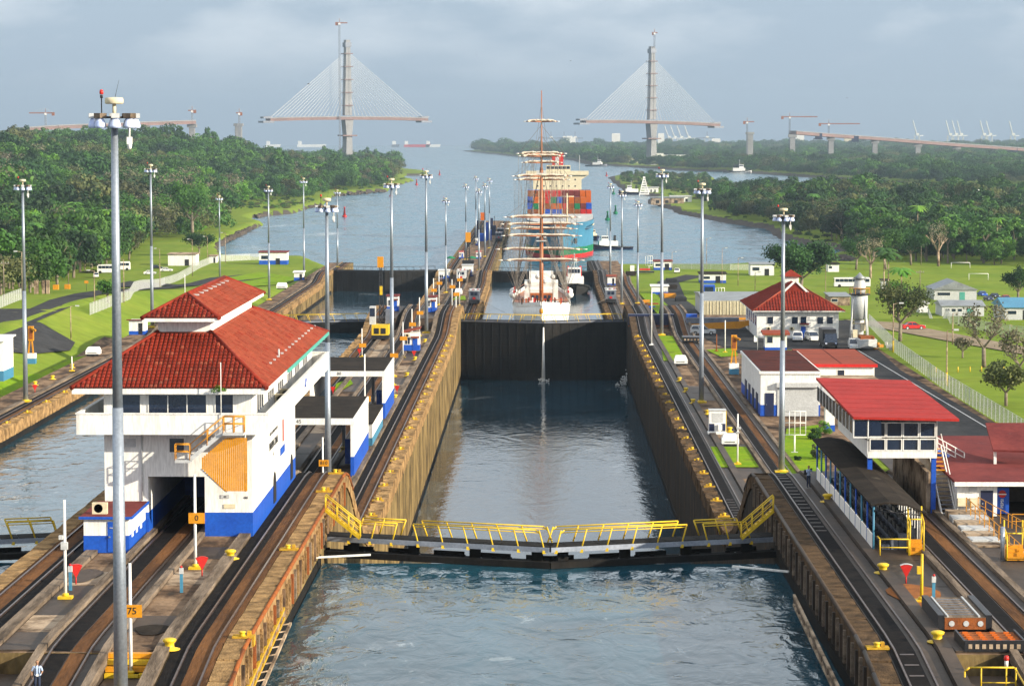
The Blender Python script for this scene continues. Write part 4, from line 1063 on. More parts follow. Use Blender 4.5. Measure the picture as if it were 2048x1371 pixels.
# ================================================================== marker posts, cabinets, small posts
def marker(label, x, yb, z, yt, sign=None, sy=None, base='yellow', post='white', seen_base=True, grp='number posts'):
    q = G(x, yb, z); s = F / q.y; h = (yb - yt) / s
    r = thing('marker_post', label, 'marker post', q, 0, grp)
    MB().tube((0, 0, 0.15), (0, 0, h), 0.10, 0.08, 8).build('post', M[post], r)
    b = MB(); b.box(-.42, .42, -.32, .32, 0, .16); b.lathe([(.2, .16), (.2, .3), (.12, .34)], n=8); b.build('base', M[base], r)
    if sign is not None:
        zs = (yb - sy) / s; w_ = 0.52 if q.y < 300 else 0.62
        sb = MB().box(-w_ + .12, w_ + .12, -.14, -.10, zs - .34, zs + .34).build('sign_board', M['amber'], r)
        if sign: text_part('number', sign, 0.52, (0.12, -.15, zs), (R(90), 0, 0), M['steel'], sb, world=False)
    return r
marker('white number post with an orange board reading 0 before the control house', 391, 1137, 24.4, 945, '0', 1033)
marker('white number post with an orange board reading 75 by the yellow steps', 262, 1352, 23.3, 1120, '75', 1217)
m_ = marker('plain white post with a small box on it left of the annex', 131, 1196, 24.4, 995)
b = MB(); b.cbox((0, -.15, 3.2), (.2, .12, .22)); b.cbox((-.2, -.12, 3.7), (.12, .12, .12)); b.build('switch_box', M['pale'], m_)
m_ = marker('plain white post with clamps standing on the small square lawn', 1475, 928, 14.4, 826)
b = MB(); b.cbox((0.1, -.1, 4.2), (.25, .1, .12)); b.cbox((0.02, -.1, 3.7), (.2, .1, .08)); b.build('switch_box', M['pale'], m_)
for (x, yb, yt, sg, sy, lab) in (
        (646, 1000, 872, '810', 924, 'white number post with orange board 810 just behind the pier crest'),
        (730, 880, 706, '010', 796, 'white number post with orange board 010 in front of the farther canopy'),
        (724, 714, 656, '', 690, 'white number post with orange board beside the red hose cabinet west of the mast'),
        (806, 715, 643, '', 676, 'white number post with orange board standing against the red roofed booth'),
        (787, 770, 674, '', 710, 'white number post with orange board at the corner of the farther canopy'),
        (824, 690, 617, '', 648, 'thin white number post with orange board behind the red roofed booth'),
        (839, 672, 594, '', 625, 'tallest orange boarded post between booth and the second blue and white booth'),
        (867, 622, 556, '', 580, 'white number post with orange board right of the pale pink roofed booth'),
        (878, 610, 552, '', 566, 'white number post with orange board next to the lamp mast foot'),
        (904, 622, 558, '', 573, 'orange boarded post at the small lawn on the centre wall'),
        (919, 612, 545, '', 559, 'orange boarded post beside the pale locomotive shed'),
        (912, 640, 590, '', 588, 'orange boarded post closest to the small centre lawn edge')):
    marker(lab, x, yb, L2, yt, sg, sy)
marker('thin white post with a white block base between the tracks on the east bank', 1303, 690, L2, 580, base='white')
marker('tan utility post beside the yellow boom on the east lawn', 1707, 711, L2, 630) if False else None
marker('slim white lamp post on the little kerbed lawn by the yellow boom', 1450, 705, L2, 640, base='yellow')
marker('slim rusty post at the corner of the kerbed lawn', 1433, 703, L2, 668, post='rust', base='rust')
marker('white post on a yellow base by the west bank lawn', 144, 742, L2, 712)
mk = marker('tall yellow post with a yellow box on the east pier', 1843, 1203, 24.4, 1105, post='yellow')
MB().box(-.3, -.08, -.2, .05, 1.7, 2.15).build('call_box', M['yellow'], mk)
marker('yellow mast with a crossbar behind the annex roof ridge on the west bank', 370, 598, L2, 548, post='white')

def hose_cabinet(label, x, yb, z, rot=0.0, sc_=1.0, fade=False):
    q = G(x, yb, z); r = thing('hose_cabinet', label, 'hose cabinet', q, rot, 'red hose cabinets')
    MB().tube((0, 0, 0), (0, 0, .75), .06).build('post', M['red'], r)
    b = MB(); n = 7; pts = [(0.0, .5)] + [(1.05 * math.sin(R(a)), .5 + 1.05 * math.cos(R(a))) for a in np.linspace(-27, 27, n)]
    v = [(p[0], -.14, p[1]) for p in pts] + [(p[0], .14, p[1]) for p in pts]; k = len(pts)
    b.add(v, [tuple(range(k)), tuple(range(k, 2 * k))[::-1]] + [(i, (i + 1) % k, k + (i + 1) % k, k + i) for i in range(k)]); b.build('fan_housing', M['red'], r)
    b = MB()
    for i in range(1, n): a_, c_ = pts[i], pts[i + 1] if i + 1 < len(pts) else pts[i]; b.beam((a_[0], 0, a_[1] + .02), (c_[0], 0, c_[1] + .02), .34, .05)
    b.build('top_rim', M['pale'] if fade else M['red'], r)
    r.scale = (sc_ * .8,) * 3
    return r
for x, yb, z, lab in ((152, 1168, 24.4, 'red fan shaped hose cabinet beside the post left of the annex'), (404, 1152, 24.4, 'red fan shaped hose cabinet beneath the board reading 0'),
                      (1812, 1167, 24.4, 'faded red fan shaped cabinet in front of the grandstand'), (719, 712, L2, 'red cabinet left of the crane on the centre wall'),
                      (828, 716, L2, 'red cabinet in front of the booth with the blue door'), (666, 790, L2, 'red cabinet at the little lawn behind the farther canopy'),
                      (794, 788, L2, 'red cabinet right of the farther canopy end wall'), (1364, 724, L2, 'faded pink cabinet on the east bank at the lawn end'), (70, 786, L2, 'dark red cabinet on the west bank near the leftmost mast')):
    hose_cabinet(lab, x, yb, z, 0.25 if x < 500 else 0, fade=(x in (1812, 1364)))

def pedestal(label, x, yb, z):
    q = G(x, yb, z); r = thing('call_pedestal', label, 'pedestal', q, 0, 'light blue call pedestals')
    MB().box(-.09, .09, -.06, .06, 0, 1.15).build('post', M['skyblue'], r)
    b = MB(); b.box(-.12, .12, -.1, .1, 1.15, 1.5); b.build('head_box', M['pale'], r)
    MB().sphere((0, -.05, 1.58), .08, 6).build('lamp', M['red'], r)
pedestal('light blue call post with grey head beside the red cabinet near the annex', 141, 1180, 24.4)
pedestal('light blue call post standing alone left of the red cabinet under board 0', 363, 1184, 24.4)
pedestal('light blue call post with grey head beside the steel frame', 1867, 1202, 24.4)

# ------------------------------------------------------------------ people
def person(label, loc, rz, pose, top='shirt', legs='jeans'):
    """one continuous skinned figure; joints in metres, facing -Y"""
    J = {'pel': (0, 0, .95), 'ch': (0, 0, 1.25), 'nk': (0, 0, 1.48), 'hd0': (0, -.01, 1.56), 'hd': (0, -.02, 1.66), 'hd2': (0, -.02, 1.74),
         'shl': (.17, 0, 1.42), 'shr': (-.17, 0, 1.42), 'ell': (.25, .02, 1.14), 'elr': (-.25, .02, 1.14), 'wrl': (.24, -.1, .9), 'wrr': (-.24, -.1, .9), 'hnl': (.24, -.13, .82), 'hnr': (-.24, -.13, .82),
         'hpl': (.09, 0, .9), 'hpr': (-.09, 0, .9), 'knl': (.1, -.02, .5), 'knr': (-.1, -.02, .5), 'anl': (.11, .02, .09), 'anr': (-.11, .02, .09), 'ftl': (.12, -.14, .04), 'ftr': (-.12, -.14, .04)}
    J.update(pose)
    Rd = {'pel': .15, 'ch': .16, 'nk': .06, 'hd0': .07, 'hd': .105, 'hd2': .08, 'shl': .075, 'shr': .075, 'ell': .048, 'elr': .048, 'wrl': .032, 'wrr': .032, 'hnl': .035, 'hnr': .035, 'hpl': .095, 'hpr': .095, 'knl': .065, 'knr': .065, 'anl': .045, 'anr': .045, 'ftl': .045, 'ftr': .045}
    E = [('pel', 'ch'), ('ch', 'nk'), ('nk', 'hd0'), ('hd0', 'hd'), ('hd', 'hd2'), ('ch', 'shl'), ('shl', 'ell'), ('ell', 'wrl'), ('wrl', 'hnl'), ('ch', 'shr'), ('shr', 'elr'), ('elr', 'wrr'), ('wrr', 'hnr'),
         ('pel', 'hpl'), ('hpl', 'knl'), ('knl', 'anl'), ('anl', 'ftl'), ('pel', 'hpr'), ('hpr', 'knr'), ('knr', 'anr'), ('anr', 'ftr')]
    names = list(J); ix = {n: i for i, n in enumerate(names)}
    me = bpy.data.meshes.new('p'); me.from_pydata([J[n] for n in names], [(ix[a], ix[c]) for a, c in E], [])
    o = bpy.data.objects.new('p', me); COL.objects.link(o)
    md = o.modifiers.new('s', 'SKIN'); o.modifiers.new('ss', 'SUBSURF').levels = 1
    for n in names:
        sv = me.skin_vertices[0].data[ix[n]]; sv.radius = (Rd[n], Rd[n] * (.75 if n in ('ch', 'pel') else 1)); sv.use_root = (n == 'pel')
    bpy.context.view_layer.update()
    m2 = bpy.data.meshes.new_from_object(o.evaluated_get(bpy.context.evaluated_depsgraph_get())); bpy.data.objects.remove(o)
    m2.materials.clear()
    for k in ('skin', top, legs, 'hair', 'rubber'): m2.materials.append(M[k])
    for p in m2.polygons:
        c = p.center; z = c.z; p.use_smooth = True
        arm = abs(c.x) > .2
        if z > 1.52: p.material_index = 3 if (z > 1.72 or c.y > .03) else 0
        elif z > 1.46 and not arm: p.material_index = 0
        elif arm and z < 1.18: p.material_index = 0
        elif z > .96 or (arm and z > 1.1): p.material_index = 1
        elif z > .09: p.material_index = 2
        else: p.material_index = 4
    r = bpy.data.objects.new('person', m2); COL.objects.link(r); r.location = loc; r.rotation_euler = (0, 0, rz)
    tag(r, label, 'person')
    return r
q = G(75, 1384, 23.55)
p1 = person('person in pale blue shirt and jeans with dark braces walking on the centre pier', (q.x, q.y, 23.5), 0.2, {'ell': (.27, .02, 1.15), 'wrl': (.16, -.18, 1.0), 'hnl': (.1, -.24, 1.0), 'elr': (-.28, .03, 1.14), 'wrr': (-.27, -.06, .9), 'knl': (.1, -.1, .5), 'anl': (.1, -.02, .1), 'ftl': (.1, -.18, .05), 'anr': (-.1, .12, .1), 'ftr': (-.1, -.02, .04)})
for s in (-1, 1): MB().pipe([(s * .08, -.10, 1.0), (s * .09, -.125, 1.25), (s * .09, -.06, 1.44), (s * .06, .10, 1.3)], .016, 5).build('brace', M['rubber'], p1)
MB().box(-.06, .06, -.32, -.22, .96, 1.06).build('helmet', M['white'], p1)
q = G(1617, 973, 24.5)
p2 = person('person in pale shirt and dark trousers holding a camera by the grandstand', (q.x, q.y, 24.45), 0.5, {'ell': (.26, -.12, 1.2), 'wrl': (.1, -.28, 1.42), 'hnl': (.05, -.3, 1.48), 'elr': (-.26, -.12, 1.2), 'wrr': (-.1, -.28, 1.42), 'hnr': (-.05, -.3, 1.48)})
MB().box(-.07, .07, -.4, -.3, 1.46, 1.56).build('camera', M['rubber'], p2)
MB().cbox((-.22, .12, 1.2), (.1, .08, .2)).build('bag', M['steel'], p2)
for i, (x, yb, z) in enumerate(((787, 796, L2), (1090, 610, 3.4))):
    pass
# ------------------------------------------------------------------ centre wall booths
def booth(label, x0, x1, yb, z, h, depth, roof='red', band=1.0, awn=True, ac=False, pitch=.0):
    a, c = G(x0, yb, z), G(x1, yb, z); D = a.y; r = thing('booth', label, 'booth', ((a.x + c.x) / 2, D, z))
    banded(r, a.x, c.x, D, D + depth, z + .02, z + h, band)
    b = MB(); w0, w1 = a.x - .2, c.x + .2
    b.add([(w0, D - .25, z + h - .02), (w1, D - .25, z + h + pitch), (w1, D + depth + .2, z + h + pitch + .1), (w0, D + depth + .2, z + h + .1), (w0, D - .25, z + h + .14), (w1, D - .25, z + h + .16 + pitch), (w1, D + depth + .2, z + h + .26 + pitch), (w0, D + depth + .2, z + h + .24)],
          [(0, 3, 2, 1), (4, 5, 6, 7), (0, 1, 5, 4), (1, 2, 6, 5), (2, 3, 7, 6), (3, 0, 4, 7)]); b.build('roof', M[roof], r, world=True)
    w = c.x - a.x
    door(r, 'y', a.x + w * .58, a.x + w * .88, D - .013, z + .05, z + min(2.1, h * .75))
    window(r, 'y', a.x + w * .12, a.x + w * .42, D, z + 1.15, z + min(2.2, h * .8), mull=1)
    if awn: MB().box(a.x + w * .5, c.x - .02, D - .5, D - .02, z + 2.25, z + 2.5).build('awning', M[roof], r, world=True)
    if ac: ac_unit(r, a.x + w * .28, D - .25, z + 2.4, .75)
    return r
booth('booth with sloping red roof and blue door on the centre wall', 806, 839, 701, L2 + .35, 3.1, 3.2, 'redroof', 1.0, ac=True, pitch=.7)
booth('white booth with pink roof behind the crane jib', 774, 797, 622, L2 + 2.4, 3.0, 3.0, 'maroon', .9)
booth('white booth with pink roof right of the second mast', 850, 873, 624, L2 + 2.4, 3.0, 3.0, 'maroon', .9)
booth('blue and white booth in front of the green umbrella', 877, 899, 563, L3, 3.6, 3.2, 'white', 1.7, awn=False)
booth('pale boxy hut with dark windows across the return track', 924, 946, 552, L3, 3.6, 4.0, 'pale', .3, awn=False)
booth('tiny white hut with red roof near the far end of the centre wall', 918, 927, 517, L3, 2.6, 2.5, 'red', .6, awn=False)
booth('tiny white hut with red roof close to the locomotives', 952, 962, 517, L3, 2.6, 2.5, 'red', .6, awn=False)
booth('little white hut near the base of the blue crane', 951, 958, 490, L3, 2.6, 2.5, 'white', .6, awn=False)
b = MB(); b.box(-23.2, -20.75, 515, 551, 14.32, 16.6); tag(b.build('raised_plinth', M['deck_dark']), kind='structure')
b = MB(); b.box(-33, -28, 515, 551, 14.32, 16.6); tag(b.build('raised_plinth', M['deck_dark']), kind='structure')
def umbrella(label, x, yb):
    q = G(x, yb, L3); r = thing('umbrella', label, 'umbrella', q, 0, 'green umbrellas')
    MB().tube((0, 0, 0), (0, 0, 3.0), .05).build('pole', M['galv'], r); MB().lathe([(1.9, 2.5), (1.5, 2.75), (.7, 3.1), (.02, 3.35)], n=8).build('canopy', M['green'], r)
umbrella('green umbrella on the west side of the centre wall', 901, 530); umbrella('green umbrella on the east side of the centre wall', 944, 530)

def kiosk(label, x, yb, z, w=2.6, d=1.6, h=1.7):
    q = G(x, yb, z); r = thing('machine_box', label, 'machine box', q)
    b = MB(); b.prism([(-w / 2, 0), (w / 2, 0), (w / 2, d), (-w / 2, d)], .35, h * .6); b.add([(-w / 2, 0, h * .6), (w / 2, 0, h * .6), (w / 2 - .3, d * .3, h), (-w / 2 + .3, d * .3, h), (-w / 2 + .3, d, h), (w / 2 - .3, d, h), (-w / 2, d, h * .6), (w / 2, d, h * .6)], [(0, 1, 2, 3), (3, 2, 5, 4), (1, 7, 5, 2), (0, 3, 4, 6)])
    b.build('housing', M['white'], r); MB().box(-w / 2 + .2, w / 2 - .2, -.02, 0.3, .05, .36).build('plinth', M['steel'], r)
    MB().box(-w / 2 + .3, w / 2 - .5, -.015, 0, h * .35, h * .42).build('vent', M['steel'], r)
    return r
kiosk('white sloped machine box on the edge of the small square lawn', 1461, 893, L2, 2.1, 1.6, 1.5)
kiosk('white sloped machine box at the lower end of the rectangular lawn', 1362, 731, L2, 2.2, 2, 1.6)
kiosk('white cylinder-ended machine on the west bank by the number post', 185, 712, L2, 2.4, 2, 1.5)
kiosk('white machine box between tracks right of the middle booth', 862, 655, L2, 2.0, 2, 1.5)
kiosk('white machine box beside the far lane gate on the west bank', 563, 578, L3 + 2, 3.0, 2.5, 1.8)
kiosk('small white machine box in the little centre lawn', 917, 590, L3, 2.2, 2, 1.9)
KS = thing('control_kiosk', 'white kiosk with two navy panels standing by the wall rails', 'kiosk', G(1435, 868, L2))
MB().box(-1.05, 1.05, 0, 1.6, .25, 3.0).build('housing', M['white'], KS); MB().box(-1.06, -.4, -.02, .1, .4, 1.35).build('panel', M['navy'], KS); MB().box(.45, 1.0, -.02, .1, .4, 1.35).build('panel', M['navy'], KS)
MB().box(-.7, .7, -.03, .1, 1.5, 2.7).build('switch_board', M['pale'], KS); MB().box(-1.1, 1.1, -.1, 1.7, 3.0, 3.1).build('roof', M['pale'], KS)
MB().box(1.05, 1.13, 0, 1.6, .2, 3.0).build('edge_strip', M['yellow'], KS); MB().box(-1.2, 1.2, -.3, 1.7, 0, .25).build('base', M['white'], KS); MB().cbox((.3, -.35, .9), (.25, .3, .35)).build('motor', M['white'], KS)

# lawn patches on the centre wall
drape('lawn', PX([(905, 600), (932, 600), (930, 592), (912, 592)], L3), M['grass'], 0.1, z=L3)
drape('lawn', [(-23.1, 326), (-20.8, 326), (-20.8, 348), (-23.1, 348)] if False else PX([(668, 790), (706, 768), (700, 758), (672, 768)], L2), M['grass'], 0.16, z=14.25)

# ------------------------------------------------------------------ rail crane (black jib, yellow body)
CR = thing('rail_crane', 'yellow rail crane with tall black lattice jib on the centre wall', 'crane', G(760, 681, L2), 0)
MB().box(-1.6, 1.6, 0, 5.5, .3, 1.0).build('undercarriage', M['steel'], CR)
MB().box(-1.55, 1.55, 0.1, 4.5, 1.0, 2.9).build('engine_body', M['yellow'], CR)
for k in range(2): MB().box(-1.1 + 1.25 * k, -.2 + 1.25 * k, 0.04, .15, 1.25, 2.3).build('radiator_grille', M['steel'], CR)
MB().box(-2.0, -.9, 1.2, 3.4, 2.9, 6.2).build('cab', M['pale'], CR); MB().box(-1.95, -1.0, 1.15, 1.25, 4.4, 5.9).build('cab_window', M['glass'], CR)
jb = MB(); J0, J1 = Vector((.2, 3.0, 3.0)), Vector((-.2, 5.5, 13.2))
for sx in (-.45, .45):
    for sy in (-.4, .4): jb.tube(J0 + Vector((sx, sy, 0)), J1 + Vector((sx * .5, sy * .5, 0)), .09, .06, 5)
jb.build('jib_chords', M['steel'], CR)
jb = MB()
for k in range(14):
    a, c = J0.lerp(J1, k / 14), J0.lerp(J1, (k + 1) / 14); s0 = .45 * (1 - .5 * k / 14)
    jb.tube(a + Vector((-s0, -.3, 0)), c + Vector((s0, -.3, 0)), .05, n=4); jb.tube(a + Vector((s0, .3, 0)), c + Vector((-s0, .3, 0)), .05, n=4); jb.tube(a + Vector((-s0, -.3, 0)), a + Vector((s0, -.3, 0)), .05, n=4)
tag(jb.build('jib_lacing', M['steel'], CR), kind='stuff')
MB().cbox((-.2, 5.5, 14.2), (.55, .45, 1.0)).build('jib_head', M['amber'], CR); MB().cbox((0, 4.2, 9.0), (.25, .3, .8)).build('hook_block', M['yellow'], CR)
MB().cbox((1.4, 3.2, 4.3), (.5, .9, 1.3)).build('winch_house', M['greysteel'], CR)

def far_crane(label, x, yb, H, body, tip):
    q = G(x, yb, L3); r = thing('dock_crane', label, 'crane', q)
    MB().box(-2, 2, 0, 4, 0, 3.4).build('body', M[body], r)
    b = MB()
    for sx in (-.7, .7): b.tube((sx, 1, 3), (sx * .4, 2, H - 3), .2, .12, 5)
    for k in range(9): z = 3 + (H - 6) * k / 9; b.tube((-.6, 1.2, z), (.6, 1.3, z + (H - 6) / 9), .08, n=4)
    b.build('mast', M['steel'], r); MB().cbox((0, 2, H - 1.6), (.9, .9, 1.7)).build('mast_head', M[tip], r)
far_crane('tall dark crane with amber head at the far end of the centre wall', 965, 482, 12.5, 'blue', 'orange')
far_crane('dark crane with yellow head half way along the centre wall', 936, 540, 13.0, 'steel', 'amber')
for i, (x, yb, m, lab) in enumerate(((956, 476, 'navy', 'navy equipment stack left of the tall dark crane'), (976, 480, 'blue', 'bright blue machine beside the grey locomotive pair'), (985, 470, 'navy', 'dark blue winch tower near the end of the wall'))):
    q = G(x, yb, L3); r = thing('winch_machine', lab, 'machine', q); MB().box(-1.6, 1.6, 0, 4, 0, 4.5).build('housing', M[m], r)
    MB().box(-1.0, .2, .5, 2, 4.5, 8).build('tower', M[m], r); MB().tube((.9, 1, 4.5), (.9, 1, 9), .12).build('mast', M['steel'], r)

# ------------------------------------------------------------------ towing locomotives
def loco(label, X, D, z, m='greysteel', rz=0):
    r = thing('towing_locomotive', label, 'locomotive', (X, D, z), rz, 'towing locomotives')
    MB().box(-1.5, 1.5, 0, 11, .35, 1.3).build('chassis', M['steel'], r)
    MB().box(-1.4, 1.4, 2.6, 8.4, 1.3, 2.4).build('winch_deck', M[m], r)
    for y0 in (0.2, 8.0):
        c = MB(); c.box(-1.45, 1.45, y0, y0 + 2.8, 1.3, 3.7); cb = c.build('cab', M[m], r)
        for s in (-.95, .1): MB().box(s, s + .85, y0 - .03, y0 + .02, 2.5, 3.4).build('windscreen', M['glass'], cb)
        MB().box(-1.55, 1.55, y0 - .1, y0 + 2.9, 3.7, 3.85).build('cab_roof', M['pale'], cb)
    MB().cbox((0, -.02, 1.75), (.35, .06, .28)).build('warning_lamp', M['red'], r)
    for k, x in enumerate((-.9, -.3, .4, 1.0)): MB().cbox((x, 1 + k, 4.0), (.14, .2, .2)).build('roof_fitting', M['red' if k % 2 else 'white'], r)
    for s in (-1.1, 1.1): MB().lathe([(.42, -.1), (.42, .1)], (s, 1.8, .45), 12, axis='x').build('wheel', M['rubber'], r); MB().lathe([(.42, -.1), (.42, .1)], (s, 9.2, .45), 12, axis='x').build('wheel', M['rubber'], r)
    return r
loco('grey towing locomotive on the centre wall beside the tall ship', -18.3, 738, 5.1)
loco('grey towing locomotive with red lamp on the east wall', 19.8, 742, 5.1)
loco('pair leader towing locomotive dark grey near the end of the centre wall', -18.3, 1180, 5.1)
loco('last towing locomotive parked furthest out on the centre wall', -18.3, 1230, 5.1, 'steel')
loco('pale towing locomotive on the return track next to the far hut', -25.1, 846, 5.2, 'pale')
b = MB(); b.tube((-17.9, 738, 7), (-5.5, 624, 9), .035, n=4); tag(b.build('towing_cable', M['rope']), 'thin towing cable from the centre wall locomotive to the ship', 'cable')
b = MB(); b.tube((19.4, 742, 7), (8.5, 640, 9), .035, n=4); tag(b.build('towing_cable', M['rope']), 'thin towing cable from the east locomotive to the ship', 'cable')

# ================================================================== east pier: grandstand and control tower
GS = thing('grandstand', 'roofed grandstand with blue posts and white side panels on the east pier', 'grandstand', (23.6, 175, L1))
gz0 = 24.42
n = 12
for k in range(n):
    D = 175.5 + 36 * k / (n - 1)
    MB().tube((22.15, D, gz0), (22.15, D, 27.55), .075).build('post', M['blue' if k % 2 else 'skyblue'], GS, world=True)
    if k % 2 == 0: MB().tube((25.2, D, gz0), (25.2, D, 27.1), .06).build('post', M['pale'], GS, world=True)
    if k < n - 1:
        MB().box(22.1, 22.16, D + .1, D + 36 / (n - 1) - .1, gz0 + .1, gz0 + 1.15).build('side_panel', M['white'], GS, world=True)
        MB().beam((22.15, D, 27.45), (22.15, D + 36 / (n - 1), 27.45), .07, .12).build('eave_beam', M['skyblue'], GS, world=True)
for k in range(4):
    MB().box(22.9 + .55 * k, 23.4 + .55 * k, 176.5, 211, gz0, gz0 + .3 + .38 * k).build('seat_tier', M['greysteel'], GS, world=True)
    for j in range(16): MB().box(22.95 + .55 * k, 23.2 + .55 * k, 177 + 2.1 * j, 178.5 + 2.1 * j, gz0 + .3 + .38 * k, gz0 + .68 + .38 * k).build('seat', M['steel'], GS, world=True)
b = MB(); pr = [(21.95, 27.62), (23.2, 27.78), (24.4, 27.6), (25.7, 27.05)]
v = []
for D in (175.2, 213.5):
    v += [(x, D, z) for x, z in pr] + [(x, D, z - .1) for x, z in pr[::-1]]
b.add(v, [(0, 1, 2, 3, 4, 5, 6, 7)[::-1], (8, 9, 10, 11, 12, 13, 14, 15)] + [(k, (k + 1) % 8, 8 + (k + 1) % 8, 8 + k)[::-1] for k in range(8)]); b.build('roof', M['tar'], GS, world=True)
for k in range(9):
    MB().tube((25.25, 175.6 + 1.3 * k, gz0), (25.25, 175.6 + 1.3 * k, 27.0), .04).build('mesh_post', M['white'], GS, world=True)
    MB().box(25.27, 25.3, 175.7 + 1.3 * k, 176.7 + 1.3 * k, gz0 + .1, 26.7).build('screen_panel', M['pale'], GS, world=True)
b = MB(); b.tube((22.15, 175.4, 27.2), (25.2, 175.4, 26.9), .05); b.tube((22.6, 175.4, 27.4), (23.6, 175.4, 27.05), .04); b.tube((23.6, 175.4, 27.05), (24.6, 175.4, 27.3), .04); b.build('front_truss', M['steel'], GS, world=True)
GR = thing('front_railing', 'yellow railing closing the front of the grandstand', 'railing', (23.2, 174, L1))
b = MB(); b.pipe([(22.4, 175.3, 25.5), (22.4, 174, 25.5), (24.3, 174, 25.5)], .05); b.pipe([(22.4, 174, 24.95), (24.3, 174, 24.95)], .04)
b.build('rails', M['yellow'], GR, world=True)
for x in (22.4, 24.3): MB().tube((x, 174, gz0), (x, 174, 25.5), .05).build('rail_post', M['yellow'], GR, world=True)
def yellow_steps(label, x0, x1, D, z, n, top, m='yellow'):
    r = thing('access_steps', label, 'steps', ((x0 + x1) / 2, D, z))
    for k in range(n): MB().box(x0, x1, D + .3 * k, D + .3 * k + .28, z, z + .22 * (k + 1)).build('step', M['amber'], r, world=True)
    for x in (x0, x1):
        b = MB(); b.tube((x, D, z), (x, D, z + top), .055); b.tube((x, D + .3 * n, z), (x, D + .3 * n, z + top + .22 * n), .055); b.tube((x, D, z + 1.05), (x, D + .3 * n, z + 1.05 + .22 * n), .04); b.tube((x, D, z + top), (x, D + .3 * n, z + top + .22 * n * .5), .04); b.build('handrail', M[m], r, world=True)
    b = MB(); b.tube((x0, D + .3 * n, z + top), (x1, D + .3 * n, z + top), .05); b.build('crossbar', M[m], r, world=True)
    return r
yellow_steps('yellow steps with tall rails at the right front of the grandstand', 24.4, 25.3, 174.2, gz0, 4, 2.2)
yellow_steps('amber steps with rails on the terrace beyond the return track', 30.4, 31.6, 172, gz0, 4, 1.6)

TW = thing('control_tower', 'glazed control room with flat red roof raised on blue columns over the track', 'building', (26.4, 193.5, L1))
tx0, tx1, ty0, ty1, tz = 23.95, 29.0, 193.5, 213.0, 28.5
MB().box(tx0, tx1, ty0, ty1, tz, tz + .3).build('floor_slab', M['white'], TW, world=True)
for k in range(5):
    w_ = (ty1 - ty0) / 5; MB().box(tx0 - .02, tx0 + .06, ty0 + w_ * k + .03, ty0 + w_ * (k + 1) - .03, tz + .3, tz + 1.25).build('wall_panel', M['white'], TW, world=True)
MB().box(tx0 + .08, tx1 - .02, ty0 + .02, ty0 + .1, tz + .302, tz + .5).build('wall_panel', M['white'], TW, world=True)
MB().box(tx1 - .08, tx1, ty0, ty1, tz + .3, 31.3).build('wall_panel', M['white'], TW, world=True)
MB().box(tx0 + .1, tx1 - .1, ty1 - .1, ty1, tz + .3, 31.3).build('wall_panel', M['white'], TW, world=True)
for z_a, z_b, cols in ((tz + .55, tz + 1.4, 4), (tz + 1.55, 31.1, 4)):
    for k in range(cols):
        w_ = (tx1 - tx0 - .2) / cols; x = tx0 + .1 + w_ * k; window(TW, 'y', x + .1, x + w_ - .1, ty0 + .08, z_a + .05, z_b - .05, glass='glass', fr=.08, pr=.09)
for k in range(9):
    w_ = (ty1 - ty0) / 9; y = ty0 + w_ * k; window(TW, 'x', y + .1, y + w_ - .1, tx0 + .04, tz + 1.4, 31.0, glass='glass', fr=.07, sgn=-1)
b = MB(); rX0, rX1, rY0, rY1 = 22.7, 30.35, 192.0, 218.3
b.add([(rX0, rY0, 31.5), (rX1, rY0, 31.35), (rX1, rY1, 31.75), (rX0, rY1, 31.95), (rX0, rY0, 31.68), (rX1, rY0, 31.53), (rX1, rY1, 31.93), (rX0, rY1, 32.13)], [(0, 3, 2, 1), (4, 5, 6, 7), (0, 1, 5, 4), (1, 2, 6, 5), (2, 3, 7, 6), (3, 0, 4, 7)])
b.build('roof', M['red_sheet'], TW, world=True)
for k in range(1, 9): MB().beam((rX0 + .05, rY0 + 2.9 * k, 31.69 + .05 * k), (rX1 - .05, rY0 + 2.9 * k, 31.54 + .046 * k), .05, .012).build('sheet_seam', M['red_sheet'], TW, world=True)
for k in range(11):
    MB().box(rX0 + .03, rX0 + .07, 192.6 + 2.3 * k, 194.6 + 2.3 * k, 30.35, 31.48).build('shade_panel', M['glass'], TW, world=True)
    MB().box(rX0 - .0, rX0 + .09, 192.45 + 2.3 * k, 192.55 + 2.3 * k, 30.3, 31.5).build('shade_frame', M['white'], TW, world=True)
for k in range(2): 
    MB().box(22.8 + 1.05 * k, 23.7 + 1.05 * k, 192.2, 192.25, 30.25, 31.4).build('shade_panel', M['glass'], TW, world=True)
    b = MB(); b.box(22.72 + 1.05 * k, 22.79 + 1.05 * k, 192.18, 192.28, 30.2, 31.5); b.box(22.72 + 1.05 * k, 23.75 + 1.05 * k, 192.18, 192.28, 30.12, 30.2); b.build('shade_frame', M['white'], TW, world=True)
for x, y in ((24.15, 193.9), (28.8, 193.8), (28.85, 211.5), (25.6, 212)): MB().box(x - .17, x + .17, y - .17, y + .17, gz0, tz).build('column', M['blue'], TW, world=True)
MB().box(25.3, 25.7, 212.3, 212.7, gz0, tz).build('column', M['pale'], TW, world=True) if False else None
st0, st1 = Vector((29.75, 192.4, gz0)), Vector((29.55, 198.6, tz + .2))
for dx in (-.5, .5): MB().beam(st0 + Vector((dx, 0, 0)), st1 + Vector((dx, 0, 0)), .07, .3).build('stair_stringer', M['white'], TW, world=True)
for k in range(16):
    p = st0.lerp(st1, (k + .5) / 16); MB().box(p.x - .46, p.x + .46, p.y - .15, p.y + .15, p.z, p.z + .06).build('stair_tread', M['amber' if k > 9 else 'greysteel'], TW, world=True)
